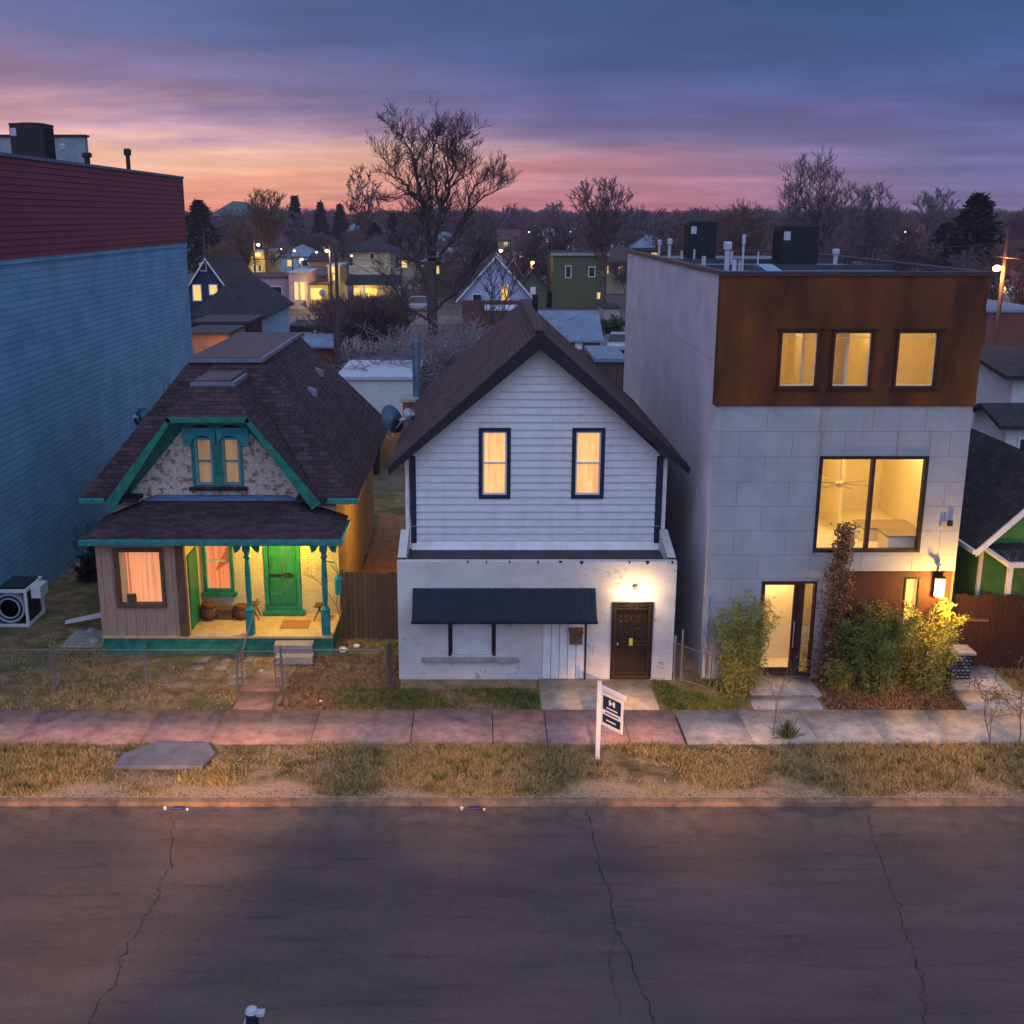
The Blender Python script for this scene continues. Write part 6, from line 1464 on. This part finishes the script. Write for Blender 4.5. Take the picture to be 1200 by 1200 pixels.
bg_house('orange_building', 'orange lit low building behind the street lamp on the left', 362, 392, 305, 296, 200, 14, 'side', 'orange_stucco', 'charcoal_shingles', [], .4, 'building')
bg_house('orange_building', 'brown building with violet roof below the orange one', 358, 380, 322, 312, 175, 10, 'side', 'orange_stucco', 'deck_membrane', [(362, 368, 326, 332, L_)], .4, 'building')
bg_house('corner_shop', 'corner shop with glowing yellow front beside the pink building', 361, 384, 334, 328, 150, 10, 'flat', 'yellow_stucco', 'brown_shingles', [(365, 377, 338, 351, L_)], .3, 'shop')
light('shop_glow', 'POINT', (P(371, 345, 148).x, 146.5, 2.5), 500, (1, .66, .12), .2)
bg_house('balcony_house', 'narrow house with lit balcony between the two dark poles', 384, 398, 312, 308, 155, 8, 'flat', 'yellow_stucco', 'pale_membrane', [(391, 396, 322, 328, L_), (389, 394, 313, 319, L_)], .2, 'house')
light('balcony_glow', 'POINT', (P(392, 325, 153).x, 152, 5), 350, (1, .6, .15), .2)
bg_house('cream_house', 'cream foursquare house with hip roof and glowing porch', 413, 457, 294, 278, 165, 11, 'hip', 'cream_siding', 'charcoal_shingles', [(434, 438, 297, 303, Dk), (415, 421, 338, 347, L_), (426, 442, 338, 347, L_), (410, 452, 312, 320, 'cream_siding')], .8, porch=(404, 470, 333, 322, 4, 130))
bg_house('red_shed', 'small dark red board shed with blue grey roof', 358, 389, 404, 391, 92, 4, 'side', 'red_boards', 'blue_grey_roof', [], .3, 'shed')
bg_house('white_garage', 'long low white flat roof beyond the yard fences', 396, 486, 445, 430, 62, 7.2, 'flat', 'white_siding', plain('white_membrane', (.42, .47, .55), .6, .1) and 'white_membrane', [], .15, 'garage')
bg_house('periwinkle_house', 'periwinkle gabled house with white trim and brick below', 540, 622, 346, 299, 120, 14, 'gable', 'periwinkle_siding', 'charcoal_shingles', [(587, 596, 334, 356, L_), (554, 564, 345, 360, Dk)], .5, trim='white_trim')
q0, q1 = P(541, 352, 119.9), P(621, 352, 119.9); t = MB().box(q0.x, q1.x, 119.7, 119.98, 0, q0.z).build('brick_base', M['red_brick']); t.parent = [o for o in COL.objects if o.name.startswith('periwinkle_house')][0]; t.location = -wl(t.parent)
bg_house('white_porch', 'flat white porch roof in front of the periwinkle house', 570, 618, 364, 360, 112, 5, 'flat', 'brown_wood', 'white_membrane', [], .2, 'porch')
bg_house('green_cottage', 'small green gabled house behind the periwinkle house', 590, 612, 322, 303, 160, 12, 'gable', 'green_siding', 'charcoal_shingles', [], .5, trim='stone')
bg_house('green_cottage', 'low green roofed house with white railing right of the periwinkle gable', 610, 640, 334, 314, 150, 8, 'gable', 'green_siding', 'charcoal_shingles', [(622, 627, 337, 345, 'white_trim')], .6)
bg_house('olive_house', 'boxy two storey olive green house with white framed window', 648, 712, 298, 292, 150, 12, 'flat', 'green_siding', 'charcoal_shingles', [(663, 669, 312, 325, Dk), (690, 697, 313, 324, Dk), (700, 704, 343, 350, L_)], .3, trim='stone')
bg_house('gable_house', 'brown gabled house with white wall behind the olive green house', 652, 680, 292, 282, 190, 12, 'gable', 'white_siding', 'charcoal_shingles', [], .6)
bg_house('blue_garage', 'brick garage with pale blue sloping roof behind the white house', 603, 703, 397, 364, 92, 9, 'side', 'red_brick', 'blue_grey_roof', [(675, 681, 401, 408, 'white_trim')], .3, 'garage', trim=None)
q0, q1 = P(598, 372, 100), P(702, 372, 100); t = MB().box(q0.x, q1.x, 99, 106, 0, q0.z).build('flat_white_roof_building', M['white_membrane']); tag(t, 'white flat roofed building behind the pale blue sloping roof', 'building')
bg_house('far_garage', 'low garage with white door beyond the parked cars', 708, 726, 362, 360, 132, 6, 'flat', 'stone', 'charcoal_shingles', [], .2, 'garage')
bg_house('far_building', 'flat roofed red brick building under the street lamp on the right', 1158, 1230, 366, 350, 78, 10, 'flat', 'red_brick', 'blue_grey_roof', [], .3, 'building')
bg_house('far_building', 'snow pale flat roof behind the red brick building at right', 1150, 1240, 344, 338, 105, 10, 'flat', 'stone', 'white_membrane', [], .3, 'building')
bg_house('white_two_storey', 'white two storey house with dark roofs at the right edge', 1189, 1260, 436, 405, 47, 9, 'side', 'white_siding', 'charcoal_shingles', [], .6)
bg_house('white_extension', 'lower dark roofed white extension before the two storey house at right', 1181, 1260, 492, 472, 44, 3, 'side', 'white_siding', 'charcoal_shingles', [(1193, 1205, 514, 530, Dk)], .5)
r_ = random.Random(9)
spots = [(560, 286, 230), (600, 280, 260), (645, 276, 300), (690, 272, 320), (480, 290, 215), (520, 282, 260), (750, 278, 250), (330, 268, 330), (415, 270, 320), (590, 268, 380), (1070, 292, 200), (1120, 285, 230), (1040, 288, 210), (1100, 272, 300), (1185, 330, 150), (1030, 272, 320), (620, 290, 210), (540, 300, 190), (700, 283, 240), (488, 300, 190), (350, 300, 215), (372, 284, 270), (318, 290, 240), (525, 306, 175), (580, 308, 178), (720, 306, 178), (675, 268, 360), (505, 274, 300), (450, 268, 340), (760, 290, 200)]
cols = ['white_siding', 'cream_siding', 'sky_siding', 'red_brick', 'stone', 'green_siding']
land = ['far left of the tallest bare tree', 'near the skyline', 'deep among the brown trees', 'beyond the olive green house', 'right of the modern roof']
for i, (px, py, Y) in enumerate(spots):
    wpx = r_.uniform(5, 8.5) * 1324 / Y / 2; k = ['gable', 'side', 'hip'][i % 3]; wall_ = cols[i % 6]; wn = []
    hp = 1324 / Y * 3
    wn = [(px - wpx * .6, px - wpx * .6 + hp * .3, py + hp * .25, py + hp * .65, L_ if i % 3 else Dk), (px + wpx * .2, px + wpx * .2 + hp * .35, py + hp * .25, py + hp * .65, L_ if i % 2 else Dk)]
    nmn = {'white_siding': 'white', 'cream_siding': 'cream', 'sky_siding': 'pale blue', 'red_brick': 'brick', 'stone': 'grey', 'green_siding': 'green'}[wall_]
    side = ('left' if px < 500 else 'middle' if px < 800 else 'right'); far = int((300 - py) // 6)
    bg_house('distant_house', f'{nmn} {k if k != "side" else "long"} roofed far house, {["first","second","third","fourth","fifth","sixth","seventh","eighth","ninth","tenth","eleventh","twelfth","thirteenth","fourteenth","fifteenth","sixteenth","seventeenth","eighteenth","nineteenth","twentieth","21st","22nd","23rd","24th","25th","26th","27th","28th","29th","30th"][sorted(s[0] for s in spots).index(px)]} counting from the left among the trees', px - wpx, px + wpx, py, py - 1324 / Y * 2.2, Y, 9, k, wall_, ['charcoal_shingles', 'brown_shingles', 'blue_grey_roof'][i % 3], wn, .4)
# lime green house on the right
t = empty('lime_house', (15.7, 33, 0), 'lime green house with dark roof and white trim at the right edge', 'house')
ey, exx, ezz = 29.3, 13.5, 2.95; rx_ = 15.7; rzz = 5.17
mb = MB().box(exx + .4, 17.5, ey + .5, 35.6, 0, ezz).prism([(exx + .3, ey + .5, ezz), (rx_, ey + .5, rzz - .3), (17.6, ey + .5, ezz)], (0, 5.1, 0)); mb.build('wall', M['lime_siding'], t)
mb = MB().prism([(exx, ey, ezz), (rx_, ey, rzz), (rx_, ey, rzz - .15), (exx, ey, ezz - .15)], (0, 6.6, 0)).prism([(rx_, ey, rzz), (17.9, ey, ezz), (17.9, ey, ezz - .15), (rx_, ey, rzz - .15)], (0, 6.6, 0)); rfl = mb.build('roof', M['charcoal_shingles'], t)
MB().prism([(exx - .03, ey - .06, ezz + .02), (rx_, ey - .06, rzz + .02), (rx_, ey - .06, rzz - .2), (exx - .03, ey - .06, ezz - .18)], (0, .06, 0)).box(exx - .1, exx - .01, ey, ey + 6.6, ezz - .12, ezz).build('rake_trim', M['white_trim'], rfl)
q = P(1181, 658, 28.6); MB().hexa([(q.x, 28.5, 2.75), (18, 28.5, 2.75), (18, 29.7, 2.75), (q.x, 29.7, 2.75), (q.x, 28.5, 2.85), (18, 28.5, 2.85), (18, 29.7, 3.2), (q.x - .3, 29.7, 3.0)]).build('porch_roof', M['charcoal_shingles'], t)
MB().box(q.x - .05, 18, 28.4, 28.5, 2.73, 2.87).bar((q.x - .03, 28.45, 2.8), (q.x - .3, 29.6, 3.0), .08, .12).build('porch_gutter', M['white_trim'], t); MB().box(q.x + .02, q.x + .14, 28.52, 28.64, 0, 2.75).build('porch_post', M['white_trim'], t)
MB().box(exx + .3, exx + .4, ey + .42, ey + .5, 0, ezz - .1).build('corner_board', M['white_trim'], t)
# yard fences, poles, cars
board_fence('board_fence', (P(398, 470, 56).x, 56, 0), (P(448, 470, 56).x, 56, 0), 1.9, 'yard_boards', 'tan board fence behind the cottage, left stretch')
board_fence('board_fence', (P(443, 455, 54).x, 53, 0), (P(500, 455, 54).x, 53, 0), 2.1, 'yard_boards', 'tan board fence behind the brick chimney')
board_fence('board_fence', (P(690, 425, 62).x, 68, 0), (P(760, 425, 62).x, 68, 0), 2.0, 'weathered_boards', 'weathered fence between blue roofed garage and modern house')
board_fence('board_fence', (14.0, 46, 0), (23, 47, 0), 1.9, 'weathered_boards', 'dark board fence behind the lime green house')
light('yard_glow', 'POINT', (P(440, 460, 52).x, 51, 3), 50, (1, .6, .2), .1)
bg_house('carport', 'grey corrugated carport roof tucked behind the white house ridge', 700, 733, 424, 420, 60, 6, 'flat', 'weathered_boards', 'blue_grey_roof', [], .2, 'carport')
def pole(name, px, pb, pt, label, Y=None, lamp=None, lpx=None, r=.15, power=0, col=(1, .7, .3), arm=1.2, cross=False):
    g_ = G(px, pb) if Y is None else P(px, pb, Y); Y = g_.y; top = P(px, pt, Y).z; t = empty(name, (g_.x, Y, 0), label, 'street lamp' if lamp else 'utility pole')
    MB().tube((0, 0, 0), (0, 0, top), r, r * .7, n=10).local('pole', M['bark_dark'], t)
    if cross: MB().box(-1.1, 1.1, -.06, .06, top - .8, top - .66).local('crossarm', M['bark_dark'], t); MB().tube((.35, 0, top - 2.2), (.35, 0, top - 1.4), .22, n=12).local('transformer', M['galvanized'], t)
    if lamp:
        lx = (P(lpx[0], lpx[1], Y).x - g_.x); lz = P(lpx[0], lpx[1], Y).z
        MB().tube((0, 0, lz + .1), (lx, -.1, lz + .2), .045).local('arm', M['galvanized'], t); h_ = MB().lathe((lx, -.1, lz - .12), [(.1, 0), (.19, .08), (.2, .2), (.08, .3)], 12).local('lamp_head', M[lamp], t)
        if power: light('street_bulb', 'POINT', (g_.x + lx, Y - .3, lz - .3), power, col, .15)
    return t
pole('utility_pole', 398, 436, 296, 'tall dark wooden utility pole nearest the cottage roof', Y=74, cross=False, r=.15)
MB_ = pole('utility_pole', 394, 432, 370, 'short dark pole standing beside the tall utility pole', Y=75, r=.14)
pole('street_lamp', 389, 369, 288, 'dark pole with a bright lamp left of the tall utility pole', lamp='far_lamp', lpx=(383, 294), power=350, r=.16, Y=135)
pole('street_lamp', 299, 318, 280, 'pole with pale lamp in front of the yellow building', Y=150, lamp='far_white_lamp', lpx=(303, 287), power=150)
pole('street_lamp', 352, 330, 296, 'far lamp glowing pinkish white above the pink building', Y=190, lamp='far_lamp', lpx=(354, 304), power=300, col=(1, .6, .4))
pole('street_lamp', 343, 320, 288, 'far white lamp beside the pale feathery tall tree', Y=210, lamp='far_white_lamp', lpx=(345, 294), power=150, col=(.9, .9, 1))
pole('street_lamp', 584, 350, 306, 'warm lamp glowing just right of the periwinkle gable peak', Y=135, lamp='far_lamp', lpx=(587, 294), power=200)
pole('street_lamp', 622, 340, 305, 'orange glowing lamp between the green houses', Y=152, lamp='bulb_sodium', lpx=(624, 308), power=260, col=(1, .3, .1))
pole('street_lamp', 1163, 430, 268, 'tall pole with the brightest orange street lamp beside the modern roof', Y=62, lamp='bulb_sodium', lpx=(1167, 315), power=900, col=(1, .36, .08), r=.14)
pole('street_lamp', 1175, 350, 318, 'smaller yellow double lamp below the orange street lamp', Y=100, lamp='bulb_yellow', lpx=(1177, 337), power=120, col=(1, .7, .15), r=.08)
light('red_glow', 'POINT', (P(1198, 300, 88).x, 87, 8), 260, (1, .15, .05), .1)
for px, pb, pt, Y, lb in ((240, 300, 262, 200, 'thin pole behind the navy house'), (470, 330, 300, 170, 'thin pole right of the cream house')): pole('utility_pole', px, pb, pt, lb, Y=Y, r=.1)
for k, (px, py, Y, c) in enumerate(((330, 292, 220, 'far_white_lamp'), (371, 296, 205, 'far_lamp'), (412, 300, 170, 'far_lamp'), (466, 296, 200, 'far_lamp'), (536, 300, 180, 'far_white_lamp'), (574, 286, 240, 'far_lamp'), (648, 283, 200, 'far_lamp'), (668, 272, 300, 'far_white_lamp'), (700, 284, 230, 'far_white_lamp'), (744, 280, 240, 'far_white_lamp'), (620, 272, 320, 'far_white_lamp'), (1061, 272, 280, 'far_lamp'), (1104, 268, 320, 'far_white_lamp'), (442, 374, 100, 'far_white_lamp'), (510, 354, 110, 'far_white_lamp'))):
    q = P(px, py, Y); t = empty('street_lamp', (q.x, Y, 0), ['first', 'second', 'third', 'fourth', 'fifth', 'sixth', 'seventh', 'eighth', 'ninth', 'tenth', 'eleventh', 'twelfth', 'thirteenth', 'fourteenth', 'fifteenth'][sorted([330, 371, 412, 466, 536, 574, 648, 668, 700, 744, 620, 1061, 1104, 442, 510]).index(px)] + ' tiny far lamp counting from the left among the distant roofs', 'street lamp')
    s_ = Y / 200; MB().tube((0, 0, 0), (0, 0, q.z), .07, n=6).local('pole', M['bark_dark'], t); MB().lathe((0, -.1, q.z - .1), [(.08 * s_, 0), (.16 * s_, .12), (.1 * s_, .26)], 8).local('lamp_head', M[c], t)
# overhead wires between the poles behind the houses
def wire(name, a, b, sag, label, r=.02):
    a, b = Vector(a), Vector(b); t = MB(); prev = a
    for i in range(1, 25): f = i / 24; q = a.lerp(b, f) - Vector((0, 0, sag * 4 * f * (1 - f))); t.tube(prev, q, r, n=4, cap=False); prev = q
    o = t.build(name, M['black_metal']); tag(o, label, 'cable')
wt = P(398, 300, 74)
wire('overhead_cable', wt, (-40, 60, 11), .8, 'thin overhead cable from the tall utility pole running left behind the blue wall')
wire('overhead_cable', wt, (3, 60, 6.5), .7, 'thin overhead cable sagging from the tall utility pole towards the white house')
wire('overhead_cable', P(1163, 300, 62), (40, 50, 10), .5, 'overhead cable leaving the orange street lamp pole to the right')
wire('overhead_cable', P(1163, 285, 62), P(389, 300, 135), 1.5, 'long overhead cable strung between the orange lamp pole and the far left lamp pole')
# stop sign seen from behind
t = empty('road_sign', (P(378, 350, 140).x, 140, 0), 'pale octagonal road sign seen from behind by the corner shop', 'sign'); MB().tube((0, 0, 0), (0, 0, 2.2), .04).local('post', M['galvanized'], t); MB().lathe((0, 0, 2.6), [(.45, -.01), (.45, .01)], 8, ax=(0, 1, 0)).local('plate', M['pvc_white'], t)
def car(x, y, rz, body, label, L=4.4, W_=1.8, Hh=1.45):
    t = empty('parked_car', (x, y, 0), label, 'car', None, rz); hl, hw = L / 2, W_ / 2
    prof = [(-hl, .35), (-hl, .72), (-hl + .15, .9), (-hl + 1.05, .98), (hl - .35, .98), (hl - .05, .85), (hl, .6), (hl - .05, .3)]
    MB().prism([(a, -hw, b) for a, b in prof][::-1], (0, W_, 0)).local('body', M[body], t, bevel=.09)
    a0, a1, b0, b1 = -hl + 1.0, hl - .4, -hl + 1.75, hl - .95
    MB().hexa([(a0, -hw + .06, .97), (a1, -hw + .06, .97), (a1, hw - .06, .97), (a0, hw - .06, .97), (b0, -hw + .22, Hh - .03), (b1, -hw + .22, Hh - .03), (b1, hw - .22, Hh - .03), (b0, hw - .22, Hh - .03)]).local('window', M['car_glass'], t, bevel=.03)
    MB().box(b0 - .05, b1 + .08, -hw + .2, hw - .2, Hh - .04, Hh + .03).local('car_roof', M[body], t, bevel=.03)
    for xx in (-hl + .85, hl - .85):
        for s in (-1, 1):
            wh = MB().lathe((xx, s * (hw - .1), .33), [(.3, -.12), (.33, -.09), (.33, .09), (.3, .12)], 18, ax=(0, 1, 0)).local('wheel', M['rubber'], t); MB().lathe((xx, s * (hw - .1), .33), [(.2, -.13), (.2, .13)], 12, ax=(0, 1, 0)).local('rim', M['galvanized'], wh)
    for s in (-1, 1): MB().box(-hl - .02, -hl + .06, s * (hw - .35) - .15, s * (hw - .35) + .15, .62, .78).local('headlight', M['pvc_white'], t); MB().box(hl - .04, hl + .02, s * (hw - .3) - .12, s * (hw - .3) + .12, .66, .84).local('tail_light', plain('tail_red', (.3, .01, .01), .3), t)
    return t
plain('car_silver', (.42, .45, .5), .25, .03, bumps=0, metal=.3); plain('car_dark', (.02, .025, .035), .25, .03, bumps=0); plain('car_blue', (.1, .2, .32), .25, .03, bumps=0, metal=.3)
g_ = G(716, 412); car(g_.x + .6, g_.y, R(80), 'car_silver', 'silver white car parked beside the modern house wall', Hh=1.6)
g_ = G(710, 398); car(g_.x - 1.0, g_.y + 3, R(75), 'car_dark', 'dark car parked behind the silver one')
g_ = G(379, 390); car(g_.x + .6, g_.y + 1, R(150), 'car_blue', 'pale blue car parked behind the red shed')
g_ = G(360, 392); car(g_.x - .6, g_.y, R(10), 'car_dark', 'dark car beside the pale blue house wall')
g_ = G(436, 363); car(g_.x, g_.y, R(0), 'car_dark', 'dark car parked before the glowing cream house porch')
g_ = G(488, 362); car(g_.x, g_.y - 3, R(5), 'car_silver', 'silver car half hidden behind the bare thicket', Hh=1.8)
feather_bush('round_hedge', P(715, 370, 118).x, 118, 1.8, 2.2, 24, 5000, 'hedge_green', 'round clipped green hedge beyond the parked cars', ll=.35, lw=.07, lean=.4)
# cross street and alley
g = MB(); g.face([(-90, 126, .0), (60, 126, .0), (60, 138, .0), (-90, 138, .0)]); g.build('far_street', plain('far_asphalt', (.16, .13, .13), .8, .2, scale=.3), kind='structure')
g = MB(); g.face([(8, 60, .004), (16, 60, .004), (20, 126, .004), (8, 126, .004)]); g.build('alley', M['far_asphalt'], kind='structure')
g = MB(); g.face([(-22, 94, .006), (-8, 94, .006), (-8, 126, .006), (-22, 126, .006)]); g.build('parking_lot', M['far_asphalt'], kind='structure')
# clutter in the back yard
for px, py, lb in ((427, 462, 'dark bin by the tan fence'), (436, 470, 'second dark container by the tan fence')):
    q = P(px, py, 52); t = empty('waste_bin', (q.x, 52, 0), lb, 'bin'); MB().hexa([(-.25, -.25, 0), (.25, -.25, 0), (.25, .25, 0), (-.25, .25, 0), (-.32, -.32, 1.6), (.32, -.32, 1.6), (.32, .32, 1.6), (-.32, .32, 1.6)]).local('bin_body', M['fabric_blue'], t, bevel=.03); MB().box(-.34, .34, -.36, .34, 1.6, 1.68).local('lid', M['fabric_blue'], t, bevel=.02)

# street lamps on this side of the road, out of view, warm the verge
for x, y, z, tx, ty, pw, sp_ in STREET: light('street_spot', 'SPOT', (x, y, z), pw, (1, .5, .22), .15, (tx, ty, 0), R(sp_), 1.0)
# haze
if HAZE:
    m = bpy.data.materials.new('haze'); m.use_nodes = True; n = m.node_tree.nodes; l = m.node_tree.links; n.remove(n['Principled BSDF'])
    v = n.new('ShaderNodeVolumePrincipled'); v.inputs['Density'].default_value = HAZE; v.inputs['Color'].default_value = (.8, .66, .8, 1); v.inputs['Anisotropy'].default_value = 0
    l.new(v.outputs[0], n['Material Output'].inputs['Volume'])
    o = MB().box(-700, 700, -30, 1010, -1.5, 26).build('haze', m); tag(o, 'thin violet evening haze over the neighbourhood', 'haze', kind='stuff')
# ------------------------------------------------------------------ camera and render
cd = bpy.data.cameras.new('camera'); cam = bpy.data.objects.new('camera', cd); COL.objects.link(cam); scene.camera = cam
cam.location = (0, 0, H); cam.rotation_euler = (R(90) - TH, 0, 0); cd.sensor_width = 36; cd.lens = F_ / 1200 * 36; cd.shift_x = (600 - CX) / 1200; cd.clip_end = 9000; cd.clip_start = .5
scene.render.engine = 'CYCLES'; scene.render.resolution_x = 1024; scene.render.resolution_y = 1024
scene.view_settings.view_transform = 'Standard'; scene.view_settings.look = 'None'; scene.view_settings.exposure = EXPO; scene.view_settings.gamma = 1
scene.cycles.transparent_max_bounces = 16; scene.cycles.max_bounces = 6; scene.cycles.volume_bounces = 0
